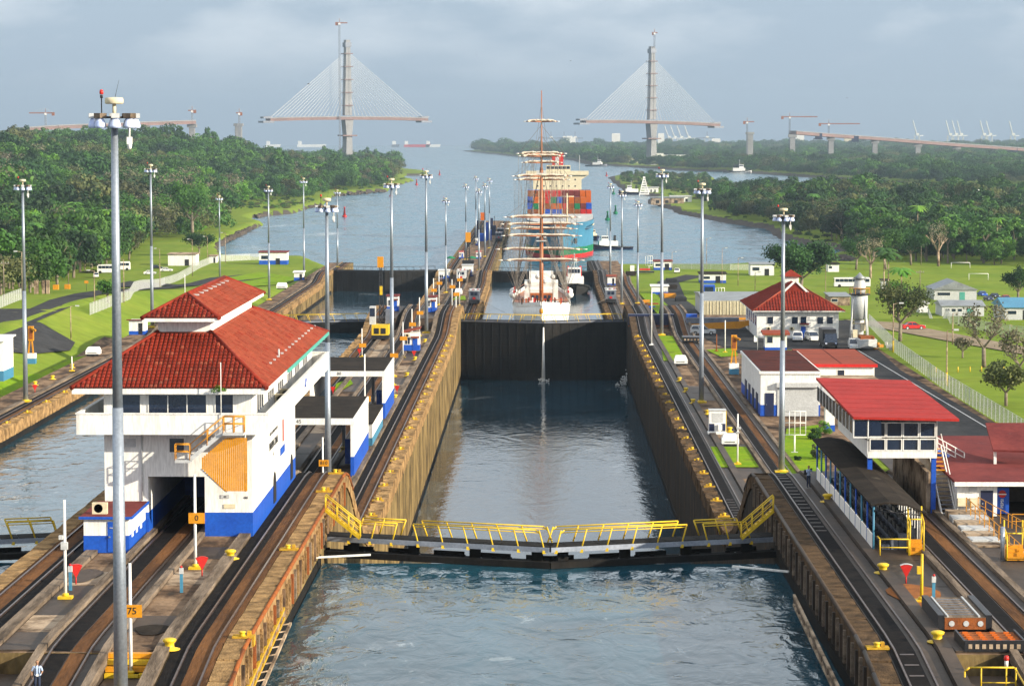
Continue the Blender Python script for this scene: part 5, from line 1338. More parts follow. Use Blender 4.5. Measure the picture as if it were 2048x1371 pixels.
b = MB(); b.tube(st0 + Vector((.5, 0, 1)), st1 + Vector((.5, 0, 1)), .04); b.tube(st0 + Vector((.5, 0, 0)), st0 + Vector((.5, 0, 1)), .04); b.build('stair_handrail', M['white'], TW, world=True)
CW = thing('track_wall', 'stained concrete wall beneath the raised control room', 'wall', (28.4, 194, L1))
for k in range(6): MB().box(28.35, 28.65, 194.2 + 3.1 * k, 197.25 + 3.1 * k, gz0 - .1, 27.4 + .12 * k).build('panel', M['deck_pale'], CW, world=True)

# outside stair from the tower back to the terrace
WS = thing('outer_stair', 'white railed stair with blue stringer dropping behind the tower', 'stair', (31, 204, 25))
a, c = Vector((29.3, 205, 28.4)), Vector((32.6, 204, 26.6))
MB().beam(a, c, 1.0, .3).build('flight', M['blue'], WS, world=True)
b = MB()
for hh in (1.1, .7, .35): b.tube(a + Vector((0, -.5, hh)), c + Vector((0, -.5, hh)), .045)
for k in range(6): p = a.lerp(c, k / 5) + Vector((0, -.5, 0)); b.tube(p, p + Vector((0, 0, 1.1)), .045)
b.build('handrail', M['white'], WS, world=True)

MH = thing('service_building', 'low pale building with maroon roof beside the terrace', 'building', (35, 192, L1))
MB().box(30.3, 33.2, 192.2, 215, gz0, 26.85).build('wall', M['white'], MH, world=True)
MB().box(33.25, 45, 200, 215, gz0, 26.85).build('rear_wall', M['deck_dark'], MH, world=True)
b = MB(); b.add([(30.0, 191.6, 26.9), (46, 191.6, 26.9), (46, 216.5, 27.35), (30.0, 216.5, 27.35), (30.0, 191.6, 27.08), (46, 191.6, 27.08), (46, 216.5, 27.55), (30.0, 216.5, 27.55)], [(0, 3, 2, 1), (4, 5, 6, 7), (0, 1, 5, 4), (1, 2, 6, 5), (2, 3, 7, 6), (3, 0, 4, 7)]); b.build('roof', M['maroon'], MH, world=True)
MB().box(30.0, 46, 191.45, 191.58, 26.7, 27.0).build('gutter', M['white'], MH, world=True)
door(MH, 'y', 32.0, 32.9, 192.2, gz0, 26.3, 'navy')
MB().box(31.15, 31.7, 192.05, 192.2, 26.2, 26.85).build('meter_box', M['pale'], MH, world=True)
for x in (30.6, 31.5):
    MB().box(x - .3, x + .3, 191.8, 192.2, 25.2, 25.75).build('air_conditioner', M['cream'], MH, world=True)
for x in (36.5, 40): MB().box(x, x + .2, 192, 192.2, gz0, 26.85).build('column', M['pale'], MH, world=True)
VM = thing('vending_machine', 'dark blue vending machine with white emblem under the maroon roof', 'vending machine', (33.8, 193.5, gz0))
MB().box(-.5, .5, 0, .8, 0, 1.9).build('cabinet', M['blue'], VM)
b = MB(); b.lathe([(.28, 0), (.28, .02)], (0, -.01, 1.45), 18, axis='y'); b.build('emblem', M['red'], VM)
MB().box(-.3, .3, -.05, -.03, 1.4, 1.48).build('emblem_wave', M['white'], VM)
text_part('lettering', 'PEPSI', .3, (0, -.03, .75), (R(90), R(-90), 0), M['white'], VM, world=False)
MR = thing('side_roof', 'corner of another maroon roof at the picture edge above the service building', 'roof', (35, 202, 28.5))
MB().add([(34.2, 200, 28.2), (38, 199, 28.2), (38, 206, 29.6), (34.6, 206, 29.6), (34.2, 200, 28.35), (38, 199, 28.35), (38, 206, 29.75), (34.6, 206, 29.75)], [(0, 3, 2, 1), (4, 5, 6, 7), (0, 1, 5, 4), (1, 2, 6, 5), (2, 3, 7, 6), (3, 0, 4, 7)]).build('roof_sheet', M['maroon'], MR, world=True)
MB().box(34.3, 34.5, 200.2, 200.4, 27.0, 28.2).build('post', M['white'], MR, world=True)
# terrace steps and railings
TS = thing('terrace_steps', 'broad pale concrete steps beside the return track', 'steps', (30, 180, L1))
for k in range(7): MB().box(29.35, 31.2 + .15 * k, 178 + 2.0 * k, 179.7 + 2.0 * k, 24.35, 24.45 + .09 * k).build('step', M['pale' if k % 2 else 'deck_pale'], TS, world=True)
def railing(label, pts, h=1.0, m='amber', step=1.6, grp='amber railings on the terrace'):
    r = thing('railing', label, 'railing', pts[0], 0, grp)
    b = MB(); b.pipe([(p[0], p[1], p[2] + h) for p in pts], .035, 5); b.pipe([(p[0], p[1], p[2] + h * .5) for p in pts], .028, 5); b.build('rails', M[m], r, world=True)
    pm = None
    for i in range(len(pts) - 1):
        a, c = Vector(pts[i]), Vector(pts[i + 1]); n = max(1, round((c - a).length / step))
        for k in range(n + (i == len(pts) - 2)):
            p = a.lerp(c, k / n)
            if pm is None: pm = MB().tube((0, 0, 0), (0, 0, h), .035, n=5).build('rail_post', M[m], r); o = pm
            else: o = share(pm, 'rail_post', r)
            o.location = p - r.location
    return r
railing('amber railing down the broad steps beside the return track', [(30.7, 190.5, 25.0), (31.3, 172.5, 24.45)])
railing('amber railing sloping in front of the navy door', [(31.6, 190.8, 25.0), (33.9, 176.0, 24.45)])
railing('amber railing along the dark edge under the maroon roof', [(33.2, 186, 24.45), (38.0, 186, 24.45), (38, 182, 24.45), (44, 182, 24.45)])
railing('low orange railing on the pale terrace slab near the picture edge', [(32.0, 171, 24.4), (34.4, 171, 24.4), (35.2, 168, 24.4)], .9)
b = MB(); b.tube((30.15, 172.2, gz0), (30.15, 172.2, 26.6), .14, n=10); tag(b.build('pipe_post', M['galv']), 'thick grey pipe post left of the amber steps', 'post')
drape('pale_slab', [(31.2, 150), (60, 150), (60, 176), (31.8, 176)], M['pale'], 0.05, z=24.36)

# steel frame and rusty tray on the deck
SF = thing('steel_frame', 'large low steel frame with a pale grating top on the east pier', 'frame', (23.7, 149, L1))
fz = 24.42; X0_, X1_, Y0_, Y1_ = 22.2, 25.2, 146.9, 153.4
MB().box(X0_ + .3, X1_ - .3, Y0_, Y1_, fz + .75, fz + .82).build('top_plate', M['kerb'], SF, world=True)
for x in (X0_, X1_ - .35): MB().box(x, x + .35, Y0_, Y1_, fz + .15, fz + .95).build('side_beam', M['steel'], SF, world=True)
for x in (X0_ + .5, X1_ - .75): MB().box(x, x + .1, Y0_ + .1, Y1_ - .1, fz + .82, fz + .9).build('rail', M['pale'], SF, world=True)
fb = MB().box(X0_ + .36, X1_ - .36, Y0_ - .02, Y0_ + .2, fz + .15, fz + .8).build('end_beam', M['rust'], SF, world=True)
for k in range(3): MB().lathe([(.16, 0), (.16, .04)], (X0_ + .75 + .8 * k, Y0_ - .05, fz + .48), 12, axis='y').build('port_hole', M['pale'], fb, world=True)
for k in range(7): MB().box(X0_ + .7, X1_ - .9, Y0_ + .8 + .8 * k, Y0_ + .88 + .8 * k, fz + .82, fz + .86).build('cross_rib', M['greysteel'], SF, world=True)
MB().box(X0_ + .1, X1_ - .1, Y0_ + .3, Y0_ + 1, fz - .02, fz + .14).build('bearer', M['steel'], SF, world=True); MB().box(X0_ + .1, X1_ - .1, Y1_ - 1, Y1_ - .3, fz - .02, fz + .14).build('bearer', M['steel'], SF, world=True)
RT = thing('rusty_tray', 'shallow rusty tray of square cells on the east pier', 'tray', (24, 141, 23.3))
tx_, ty_, tz_ = 22.9, 141.5, 24.45
MB().box(tx_, tx_ + 3.1, ty_, ty_ + 3.4, tz_, tz_ + .35).build('tray_body', M['rust'], RT, world=True)
MB().box(tx_ - .1, tx_ + 3.2, ty_ - .12, ty_, tz_ - .05, tz_ + .55).build('rim', M['steel'], RT, world=True)
for x in (tx_ - .12, tx_ + 3.1): MB().box(x, x + .12, ty_, ty_ + 3.4, tz_ - .05, tz_ + .5).build('rim', M['steel'], RT, world=True)
for i in range(4):
    for j in range(5): MB().box(tx_ + .25 + .75 * i, tx_ + .55 + .75 * i, ty_ + .3 + .65 * j, ty_ + .5 + .65 * j, tz_ + .35, tz_ + .43).build('cell', M['orange'], RT, world=True)
for k in range(8): MB().box(tx_ + .1 + .37 * k, tx_ + .3 + .37 * k, ty_ - .14, ty_ - .121, tz_ + .1, tz_ + .35).build('slot', M['deck_pale'], RT, world=True)
HR = thing('hatch_railing', 'bent yellow handrail round the hatch in the lower right corner', 'railing', (23, 135, 23.2))
b = MB()
b.pipe([(22.05, 136.6, 23.2), (22.05, 136.6, 24.3), (22.3, 136.6, 24.5), (24.6, 136.6, 24.5), (24.75, 136.6, 24.3), (25.0, 130.5, 23.2)], .05)
b.pipe([(22.9, 136.6, 23.7), (24.7, 136.6, 23.7)], .04); b.build('rails', M['yellow'], HR, world=True)
for x in (22.9, 24.2, 24.7): MB().tube((x, 136.6, 23.2), (x, 136.6, 24.5), .045).build('rail_post', M['yellow'], HR, world=True)
bc = thing('beacon_lamp', 'red topped beacon standing above the yellow hatch rail', 'beacon', (24.25, 136.9, 24.5)); MB().lathe([(.1, 0), (.1, .3), (.06, .32)], n=10).build('stem', M['white'], bc); MB().lathe([(.13, .32), (.14, .42), (.12, .55), (.02, .58)], n=10).build('lens', M['red'], bc)
PPS = thing('white_pipes', 'cluster of fat white pipes in the lower right corner', 'pipes', (23.5, 132, 23.3))
for k in range(4): MB().pipe([(22.3 + .62 * k, 134.5, 23.2), (22.3 + .62 * k, 134.5, 23.65), (22.3 + .62 * k, 131.5, 23.65)], .22, 10).build('pipe', M['white'], PPS, world=True)
VP = thing('vent_box', 'pale louvred box in the lower right corner', 'vent box', (26, 134, 23.3))
MB().box(24.9, 27.0, 128, 135, 23.25, 24.1).build('body', M['pale'], VP, world=True)
for k in range(5): MB().box(25.0, 26.9, 128.5 + 1.3 * k, 129.0 + 1.3 * k, 24.1, 24.2).build('louvre', M['steel'], VP, world=True)
# flat patches on the decks: a rust stain, a black one, a dark brown one
def deck_patch(name, x, y, z, rx_, ry_, m):
    q = G(x, y, z); pts = [(q.x + rx_ * math.cos(a) * (1 + .2 * math.sin(3 * a)), q.y + ry_ * math.sin(a)) for a in np.linspace(0, 6.28, 20)[:-1]]
    tag(MB().poly([(p[0], p[1], z) for p in pts]).build(name, M[m]), kind='structure')
deck_patch('rust_stain', 1832, 1190, 24.452, 1.5, 4.2, 'rustmark'); deck_patch('black_patch', 305, 1258, 24.452, 1.0, 1.6, 'tar'); deck_patch('dark_patch', 170, 1150, 24.452, .95, 2.6, 'deck_dark')

# ================================================================== places on the terrain
def GG(px, py, ymin=240, ymax=12500):
    """where the view ray through a photo pixel meets the terrain"""
    r = ray(px, py); n = 900
    ys = np.geomspace(ymin, ymax, n); t = ys / r.y
    X = CAM.x + r.x * t; Z = CAM.z + r.z * t; gzv = ground_z(X, ys)
    hit = np.where(Z <= gzv)[0]
    i = hit[0] if len(hit) else n - 1
    return Vector((X[i], ys[i], max(gzv[i], 0)))
def hb(root, x0, x1, y0, y1, z0, z1, band=.0, mb='blue', m='white'): return banded(root, x0, x1, y0, y1, z0, z1, band, m=m, mb=mb)
def gable(root, x0, x1, y0, y1, z, rise, m, axis='y', ov=.4, name='roof'):
    b = MB(); x0 -= ov; x1 += ov; y0 -= ov; y1 += ov; t = .12
    if axis == 'y':
        xm = (x0 + x1) / 2; P_ = [(x0, y0, z), (xm, y0, z + rise), (x1, y0, z), (x0, y1, z), (xm, y1, z + rise), (x1, y1, z)]
        b.add(P_ + [(p[0], p[1], p[2] + t) for p in P_], [(0, 1, 2)[::-1], (3, 4, 5), (6, 9, 10, 7)[::-1], (7, 10, 11, 8)[::-1], (0, 3, 9, 6), (2, 8, 11, 5), (0, 6, 7, 1), (1, 7, 8, 2), (3, 4, 10, 9), (4, 5, 11, 10), (0, 1, 4, 3), (1, 2, 5, 4)])
    else:
        ym = (y0 + y1) / 2; P_ = [(x0, y0, z), (x0, ym, z + rise), (x0, y1, z), (x1, y0, z), (x1, ym, z + rise), (x1, y1, z)]
        b.add(P_ + [(p[0], p[1], p[2] + t) for p in P_], [(0, 1, 2), (3, 4, 5)[::-1], (6, 7, 10, 9), (7, 8, 11, 10), (0, 6, 9, 3), (2, 5, 11, 8), (0, 1, 7, 6), (1, 2, 8, 7), (3, 9, 10, 4), (4, 10, 11, 5), (0, 3, 4, 1), (1, 4, 5, 2)])
    return b.build(name, M[m], root, world=True)
def flat_roof(root, x0, x1, y0, y1, z, m, ov=.3, t=.2, lean=0.0):
    b = MB(); v = [(x0 - ov, y0 - ov, z), (x1 + ov, y0 - ov, z), (x1 + ov, y1 + ov, z + lean), (x0 - ov, y1 + ov, z + lean)]
    b.add(v + [(p[0], p[1], p[2] + t) for p in v], [(0, 3, 2, 1), (4, 5, 6, 7), (0, 1, 5, 4), (1, 2, 6, 5), (2, 3, 7, 6), (3, 0, 4, 7)])
    return b.build('roof', M[m], root, world=True)

M['brownroof'] = mat('brown_roof', (0.10, 0.028, 0.022), (0.05, 0.02, 0.018), .9, scale=.35, c3=(.03, .02, .018))
# white warehouse with roller door
WHS = thing('warehouse', 'white warehouse with dark maroon roof, roller door and blue base band', 'building', (33.6, 357, L2))
z = L2 + .02
hb(WHS, 29.7, 37.7, 357, 391, z, 20.0, 1.5)
MB().box(29.5, 37.9, 356.8, 391.2, 20.0, 20.35).build('parapet', M['white'], WHS, world=True)
MB().box(29.75, 37.65, 357.05, 373, 20.351, 20.42).build('roof_sheet', M['brownroof'], WHS, world=True); MB().box(29.75, 37.65, 373.2, 390.9, 20.351, 20.46).build('roof_sheet', M['brownroof'], WHS, world=True)
fr_ = MB().box(31.8, 37.6, 356.4, 356.98, z + 3.9, z + 4.5).build('door_hood', M['pale'], WHS, world=True)
for k in range(14): MB().box(31.95, 37.5, 356.88 + .02 * (k % 2), 356.985, z + .28 * k, z + .27 + .28 * k).build('roller_slat', M['kerb' if False else 'pale'], WHS, world=True)
door(WHS, 'y', 30.3, 31.5, 356.985, z, z + 3.1, 'navy')
for k in range(4): MB().box(29.6, 29.69, 361 + 6.5 * k, 364 + 6.5 * k, z, z + 2.6).build('side_door', M['navy'], WHS, world=True)
OB = thing('orange_roof_block', 'white block with orange flat roof joined behind the warehouse', 'building', (45, 389, L2))
hb(OB, 39.8, 49.0, 389, 416, z, 18.2, 0); flat_roof(OB, 39.8, 49.0, 389, 416, 18.2, 'redroof', .3, .4); MB().box(39.4, 49.4, 388.6, 388.69, 18.15, 18.62).build('fascia', M['red'], OB, world=True)
MB().box(44.2, 44.25, 389, 416, 18.6, 18.66).build('roof_seam', M['maroon'], OB, world=True)
window(OB, 'y', 43.6, 44.6, 389, 16.2 + .6, 17.2 + .5)
hb(OB, 40.2, 48.6, 378, 388.95, z, 16.8, 0, m='pale'); MB().box(40.0, 48.8, 377.8, 388.95, 16.8, 16.95).build('porch_roof', M['deck_pale'], OB, world=True)
DR = thing('drum_rack', 'red and blue drums by the corner of the orange roofed block', 'drums', (50, 392, L2))
for k, mm in enumerate(('red', 'blue', 'red', 'red')): MB().lathe([(.35, 0), (.35, 1.1), (.02, 1.1)], (50.2 + .8 * (k % 2), 392 + .9 * (k // 2), z), 10).build('drum', M[mm], DR, world=True)

# tiled house
TH = thing('tiled_house', 'white house with red tiled hip roof, gablet and small lantern', 'building', (48, 495, L2))
hx, hX, hy, hY = 40.4, 55.6, 495.0, 522.0
MB().box(hx, hX, hy, hY, z, 19.4).build('wall', M['white'], TH, world=True)
eL, eR, eF, eB, eZ = 39.4, 56.6, 493.8, 524.5, 19.45
MB().box(eL, eR, eF, eB, eZ - .15, eZ).build('eave_fascia', M['white'], TH, world=True)
rf, rb_, rxx, rz2 = 503.0, 516.0, 48.0, 24.3
A_ = [(eL, eF, eZ + .01), (eR, eF, eZ + .01), (eR, eB, eZ + .01), (eL, eB, eZ + .01), (rxx, rf, rz2), (rxx, rb_, rz2)]
MB().add(A_, [(0, 1, 4), (1, 2, 5, 4), (2, 3, 5), (3, 0, 4, 5), (0, 3, 2, 1)]).build('hip_roof', M['tile'], TH, world=True)
b = MB(); tiles(b, A_[0], A_[1], (rxx + .01, rf, rz2), (rxx - .01, rf, rz2), col=.55, row=1.2, r=.13); tiles(b, A_[3], A_[0], (rxx, rf, rz2), (rxx, rb_, rz2), col=.7, row=1.4, r=.13); tag(b.build('roof_tile', M['tile'], TH, world=True), kind='stuff')
for a, c in ((A_[0], A_[4]), (A_[1], A_[4])): MB().tube(a, c, .16, .16, 6).build('hip_ridge', M['redroof'], TH, world=True)
MB().add([(45.6, 500, 22.4), (50.4, 500, 22.4), (48, 500, 24.5), (45.6, 503, 22.4), (50.4, 503, 22.4), (48, 503, 24.5)], [(0, 1, 2), (3, 5, 4), (0, 2, 5, 3), (1, 4, 5, 2)]).build('gablet', M['tile'], TH, world=True)
for a, c in (((45.2, 499.9, 22.1), (48, 499.9, 24.75)), ((50.8, 499.9, 22.1), (48, 499.9, 24.75))): MB().beam(a, c, .25, .35).build('barge_board', M['white'], TH, world=True)
MB().box(46.6, 49.4, 508, 511, 23.6, 25.1).build('lantern', M['white'], TH, world=True)
MB().add([(46.0, 507.4, 25.1), (50, 507.4, 25.1), (50, 511.6, 25.1), (46, 511.6, 25.1), (48, 509.5, 26.4)], [(0, 1, 4), (1, 2, 4), (2, 3, 4), (3, 0, 4), (0, 3, 2, 1)]).build('lantern_roof', M['tile'], TH, world=True)
for x in (42.3, 46.9, 48.5, 51.6, 53.4): window(TH, 'y', x, x + 1.1, hy, 17.0, 18.3)
for k in range(5): window(TH, 'x', 497 + 5 * k, 499 + 5 * k, hx, 16.6, 18.3, sgn=-1, frame='blue')
MB().box(48.3, 50.0, 493.9, 495, 16.9, 17.1).build('door_awning', M['maroon'], TH, world=True); door(TH, 'y', 48.6, 49.5, hy - .01, z, 16.5)
for x in (42.6, 46.9): ac_unit(TH, x, 494.75, 15.8, .8)
BT = thing('gate_booth', 'small white booth with orange red roof in front of the tiled house', 'booth', (41.5, 467, L2))
hb(BT, 39.6, 43.4, 467, 470, z, 17.0, .5); flat_roof(BT, 39.6, 43.4, 467, 470, 17.0, 'redroof', .5, .35, .3); window(BT, 'y', 39.9, 40.9, 467, 15.6, 16.7)
ST = thing('garden_sign', 'white square sign board on the kerb lawn by the gate booth', 'sign', G(1515, 700, L2)); MB().tube((0, 0, 0), (0, 0, 2.2), .05).build('post', M['pale'], ST); MB().cbox((-.3, 0, 2.0), (.35, .04, .5), 0, .3).build('board', M['white'], ST)

# old beacon tower on legs
q = G(1718, 690, L2); OT = thing('old_beacon_tower', 'white cylindrical beacon tower on splayed legs with a conical cap', 'tower', q)
MB().lathe([(1.5, 4.8), (1.5, 9.0), (1.45, 9.05)], n=16).build('drum', M['pale'], OT); MB().lathe([(1.0, 9.4), (1.15, 10.2), (.9, 11.6), (.7, 12.0)], n=14).build('upper_drum', M['pale'], OT)
MB().lathe([(1.35, 12.0), (.6, 12.5), (.05, 13.1)], n=14).build('cap', M['metalroof'], OT); MB().lathe([(1.9, 9.1), (1.9, 9.3)], n=16).build('platform', M['steel'], OT)
b = MB()
for k in range(12): a = k * math.pi / 6; b.tube((1.85 * math.cos(a), 1.85 * math.sin(a), 9.3), (1.85 * math.cos(a), 1.85 * math.sin(a), 10.3), .04, n=4)
b.lathe([(1.82, 10.28), (1.88, 10.28), (1.88, 10.34), (1.82, 10.34)], n=16); b.build('platform_rail', M['amber'], OT)
for k in range(4):
    a = k * math.pi / 2 + .6; MB().tube((2.3 * math.cos(a), 2.3 * math.sin(a), 0), (1.4 * math.cos(a), 1.4 * math.sin(a), 8.6), .16).build('leg', M['pale'], OT)
MB().tube((0, 0, 0), (0, 0, 5), .7, .9, 10).build('stem', M['pale'], OT); 
for k, (x, y, zz) in enumerate(((1.0, -1.2, 1.0), (-.9, -1.4, 2.2), (.6, -1.0, 3.4))): MB().box(x - .4, x + .4, y - .3, y + .3, zz - .7, zz + .7).build('machine_box', M['cream'], OT)
for zz in (2.0, 4.0, 6.2):
    b = MB(); rr = 2.25 - .1 * zz
    for k in range(4): a, c = k * math.pi / 2 + .6, (k + 1) * math.pi / 2 + .6; b.tube((rr * math.cos(a), rr * math.sin(a), zz), (rr * math.cos(c), rr * math.sin(c), zz), .06, n=4)
    b.build('brace', M['deck_pale'], OT)

# ------------------------------------------------------------------ vehicles
def car(label, px, py, z, rz, kind='suv', m='white', grp=None, sc_=1.0, gg=False):
    q = GG(px, py) if gg else G(px, py, z)
    r = thing('parked_' + ('truck' if kind in ('truck',) else 'car' if kind != 'pickup' else 'pickup'), label, 'truck' if kind == 'truck' else 'car' if kind != 'pickup' else 'pickup', (q.x, q.y, q.z + .02), rz, grp)
    L = {'suv': 4.8, 'sedan': 4.5, 'pickup': 5.2, 'truck': 7.5}[kind]; w = 1.85 if kind != 'truck' else 2.4
    P_ = {'suv': [(-2.4, .35), (-2.4, 1.0), (-2.3, 1.15), (2.3, .95), (2.4, .75), (2.4, .35)], 'sedan': [(-2.25, .3), (-2.25, .85), (-2.0, .98), (2.0, .85), (2.25, .7), (2.25, .3)],
          'pickup': [(-2.6, .4), (-2.6, 1.1), (2.5, 1.05), (2.6, .8), (2.6, .4)], 'truck': [(-3.7, .5), (-3.7, 1.1), (3.7, 1.1), (3.7, .5)]}[kind]
    b = MB(); n = len(P_); v = [(p[0], -w / 2, p[1]) for p in P_] + [(p[0], w / 2, p[1]) for p in P_]
    b.add(v, [tuple(range(n))[::-1], tuple(range(n, 2 * n))] + [(k, (k + 1) % n, n + (k + 1) % n, n + k) for k in range(n)]); b.build('body', M[m], r)
    C_ = {'suv': [(-2.3, 1.1), (-2.05, 1.7), (.3, 1.75), (1.15, 1.05)], 'sedan': [(-1.7, .95), (-1.0, 1.4), (.3, 1.42), (1.1, .9)], 'pickup': [(-.5, 1.08), (-.3, 1.7), (.9, 1.7), (1.5, 1.05)], 'truck': [(1.8, 1.1), (1.8, 2.7), (3.3, 2.7), (3.6, 1.1)]}[kind]
    v = []
    for s in (-1, 1):
        for i, p in enumerate(C_): v.append((p[0], s * (w / 2 - (.04 if i in (0, 3) else .2)), p[1]))
    g_ = MB().add(v, [(0, 1, 2, 3), (7, 6, 5, 4), (0, 4, 5, 1), (2, 6, 7, 3)]).build('windows', M['glass'], r)
    b = MB(); b.box(C_[1][0] - .04, C_[2][0] + .04, -w / 2 + .16, w / 2 - .16, C_[1][1] - .03, C_[1][1] + .07)
    for s in (-1, 1):
        for t in (0.0, .45, .95): 
            xb = C_[0][0] * (1 - t) + C_[3][0] * t; xt = C_[1][0] * (1 - t) + C_[2][0] * t; b.beam((xb, s * (w / 2 - .05), C_[0][1]), (xt, s * (w / 2 - .19), C_[1][1]), .09, .09)
    b.build('roof', M[m], r)
    if kind == 'truck': MB().box(-3.7, 1.7, -1.2, 1.2, 1.1, 3.3).build('cargo_box', M['steel'], r)
    if kind == 'pickup': MB().box(-2.5, -.6, -w / 2 + .12, w / 2 - .12, 1.1, 1.12).build('bed_floor', M['rubber'], r)
    wr = .36 if kind != 'truck' else .5
    for sx in (-1, 1):
        for sy in (-1, 1):
            t = MB().lathe([(wr - .02, -.12), (wr, -.1), (wr, .1), (wr - .02, .12)], n=12, axis='y').build('wheel', M['rubber'], r); t.location = (sx * L * .31, sy * (w / 2 - .1), wr)
            MB().lathe([(wr * .55, -.125), (wr * .55, .125)], n=8, axis='y').build('rim', M['pale'], t)
    for s in (-1, 1):
        MB().cbox((L / 2 - .02, s * w * .36, .75 if kind != 'truck' else .95), (.05, .16, .09)).build('headlight', M['lens'], r); MB().cbox((-L / 2 + .02, s * w * .38, .85), (.05, .1, .12)).build('tail_light', M['red'], r)
    return r
car('silver sport utility car parked side on beside the yellow boom', 1406, 669, L2, 0, 'suv', 'pale')
car('white pickup parked nose out nearest the gate booth', 1595, 682, L2, R(-95), 'pickup', 'white')
car('white car parked beside the black truck at the tiled house', 1625, 682, L2, R(-80), 'suv', 'white')
car('black box truck backed against the tiled house', 1656, 694, L2, R(-88), 'truck', 'steel')
car('white car parked under the beacon tower', 1708, 698, L2, R(-92), 'suv', 'white')
car('white pickup driving on the road by the far red roofed shed', 1354, 547, 3, R(-95), 'pickup', 'white', gg=True)
car('dark red car on the pale lane beyond the fence', 1826, 660, 3, R(10), 'sedan', 'red', gg=True)
car('white sedan in the left car park nearest the fence', 300, 549, 3, R(10), 'sedan', 'white', gg=True)
car('white sedan beyond the other at the concrete store', 333, 543, 3, R(5), 'sedan', 'white', gg=True)
car('dark sedan between the two white cars in the left car park', 313, 539, 3, R(5), 'sedan', 'steel', gg=True)
car('white pickup half hidden by the leftmost trees', 192, 556, 3, R(-80), 'pickup', 'white', gg=True)
for i, (x, yb) in enumerate(((1965, 592), (1990, 596), (2012, 600), (1977, 602))):
    car(['blue car first in the far right car park', 'dark car second in the far right car park', 'red car third in the far right car park', 'dark blue car in the front row of the far right car park'][i], x, yb, 3, R(-80), 'sedan', ['blue', 'steel', 'red', 'navy'][i], gg=True)
def bus(label, px, py, L, rz):
    q = GG(px, py); r = thing('coach', label, 'bus', (q.x, q.y, q.z), rz)
    b = MB(); prf = [(-L / 2, .35), (-L / 2, 3.1), (L / 2 - .3, 3.2), (L / 2, 2.6), (L / 2, .35)][::-1]; v = [(p[0], -1.25, p[1]) for p in prf] + [(p[0], 1.25, p[1]) for p in prf]
    b.add(v, [tuple(range(5)), tuple(range(5, 10))[::-1]] + [(k, 5 + k, 5 + (k + 1) % 5, (k + 1) % 5) for k in range(5)]); b.build('body', M['white'], r)
    n = int(L / 1.4)
    for k in range(n): MB().box(-L / 2 + .3 + (L - .6) / n * k + .04, -L / 2 + .3 + (L - .6) / n * (k + 1) - .04, -1.27, -1.24, 1.75, 2.75).build('side_window', M['glass'], r)
    MB().box(-L / 2 - .02, -L / 2 + .02, -1.1, 1.1, 1.5, 2.8).build('windscreen', M['glass'], r)
    for sx in (-.36, .32): MB().lathe([(.5, -.15), (.5, .15)], (sx * L, -1.15, .5), 14, axis='y').build('wheel', M['rubber'], r); MB().lathe([(.5, -.15), (.5, .15)], (sx * L, 1.15, .5), 14, axis='y').build('wheel', M['rubber'], r)
bus('white coach with dark windows parked behind the tiled house', 1704, 574, 11.8, 0)
bus('white minibus parked in front of the left forest', 215, 547, 7.0, R(5))
bus('second white van mostly hidden behind the first lamp mast', 244, 541, 6.0, R(5))

# boats on trailer / skip and scrap heap
q = G(1736, 702, L2); SK = thing('work_boat', 'pale square nosed work boat standing ashore by the tower', 'boat', q)
MB().add([(-1.5, 0, .6), (1.5, 0, .6), (1.6, 0, 2.0), (-1.6, 0, 2.0), (-1.2, 5, .3), (1.2, 5, .3), (1.7, 5, 2.0), (-1.7, 5, 2.0), (0, -.5, 1.0), (0, -.8, 2.1)], [(0, 4, 5, 1), (0, 3, 7, 4), (1, 5, 6, 2), (4, 7, 6, 5), (0, 8, 9, 3), (8, 1, 2, 9), (0, 1, 8), (3, 9, 2, 6, 7)]).build('hull', M['pale'], SK)
MB().box(-1.2, 1.2, .6, 4.4, 2.0, 2.5).build('cargo', M['rust'], SK)
q = G(1768, 700, L2); SH = thing('scrap_heap', 'heap of white and amber scrap next to the work boat', 'heap', q)
for k in range(14): MB().cbox((rng.uniform(-1.6, 1.6), rng.uniform(0, 2.5), rng.uniform(.2, 1.1)), (rng.uniform(.2, .5), rng.uniform(.2, .5), rng.uniform(.15, .3)), 0, rng.uniform(0, 3)).build('scrap_piece', M[('white', 'amber', 'pale')[k % 3]], SH)

# yellow boom and blue unit at the head of the apron
q = G(1462, 662, L2); BM = thing('yellow_boom', 'long yellow and grey boom lying across the asphalt behind the silver car', 'crane boom', q)
MB().box(-8.5, 1.6, 1.0, 2.6, 1.4, 2.5).build('box_girder', M['greysteel'], BM); MB().add([(-7, .9, .4), (1.6, .9, .4), (4.2, .9, 1.3), (4.2, .9, 2.0), (-8, .9, 1.3), (-7, 2.7, .4), (1.6, 2.7, .4), (4.2, 2.7, 1.3), (4.2, 2.7, 2.0), (-8, 2.7, 1.3)], [(0, 1, 2, 3, 4), (5, 9, 8, 7, 6), (0, 5, 6, 1), (1, 6, 7, 2), (2, 7, 8, 3), (3, 8, 9, 4), (4, 9, 5, 0)]).build('boom', M['amber'], BM)
q = G(1384, 660, L2); BU = thing('blue_power_unit', 'bright blue upright unit on a dark container near the silver car', 'machine', q)
MB().box(-1.1, 1.0, 0, 2, 1.4, 3.1).build('cabinet', M['blue'], BU); MB().box(-2.4, .9, .2, 2.4, 0, 1.6).build('container', M['navy'], BU)
q = G(1338, 655, L2); DC = thing('dark_container', 'long low dark container crossing behind the tall east mast', 'container', (q.x - 2, q.y, L2)); MB().box(-6, 3.0, 0, 2.4, .5, 2.6).build('box', M['navy'], DC); MB().box(-6, 3.0, -.05, .3, .2, .5).build('rust_sill', M['rust'], DC)
q = G(1386, 686, L2); SL = thing('rail_trolley', 'low black steel trolley with holes at the front of the car park', 'trolley', q)
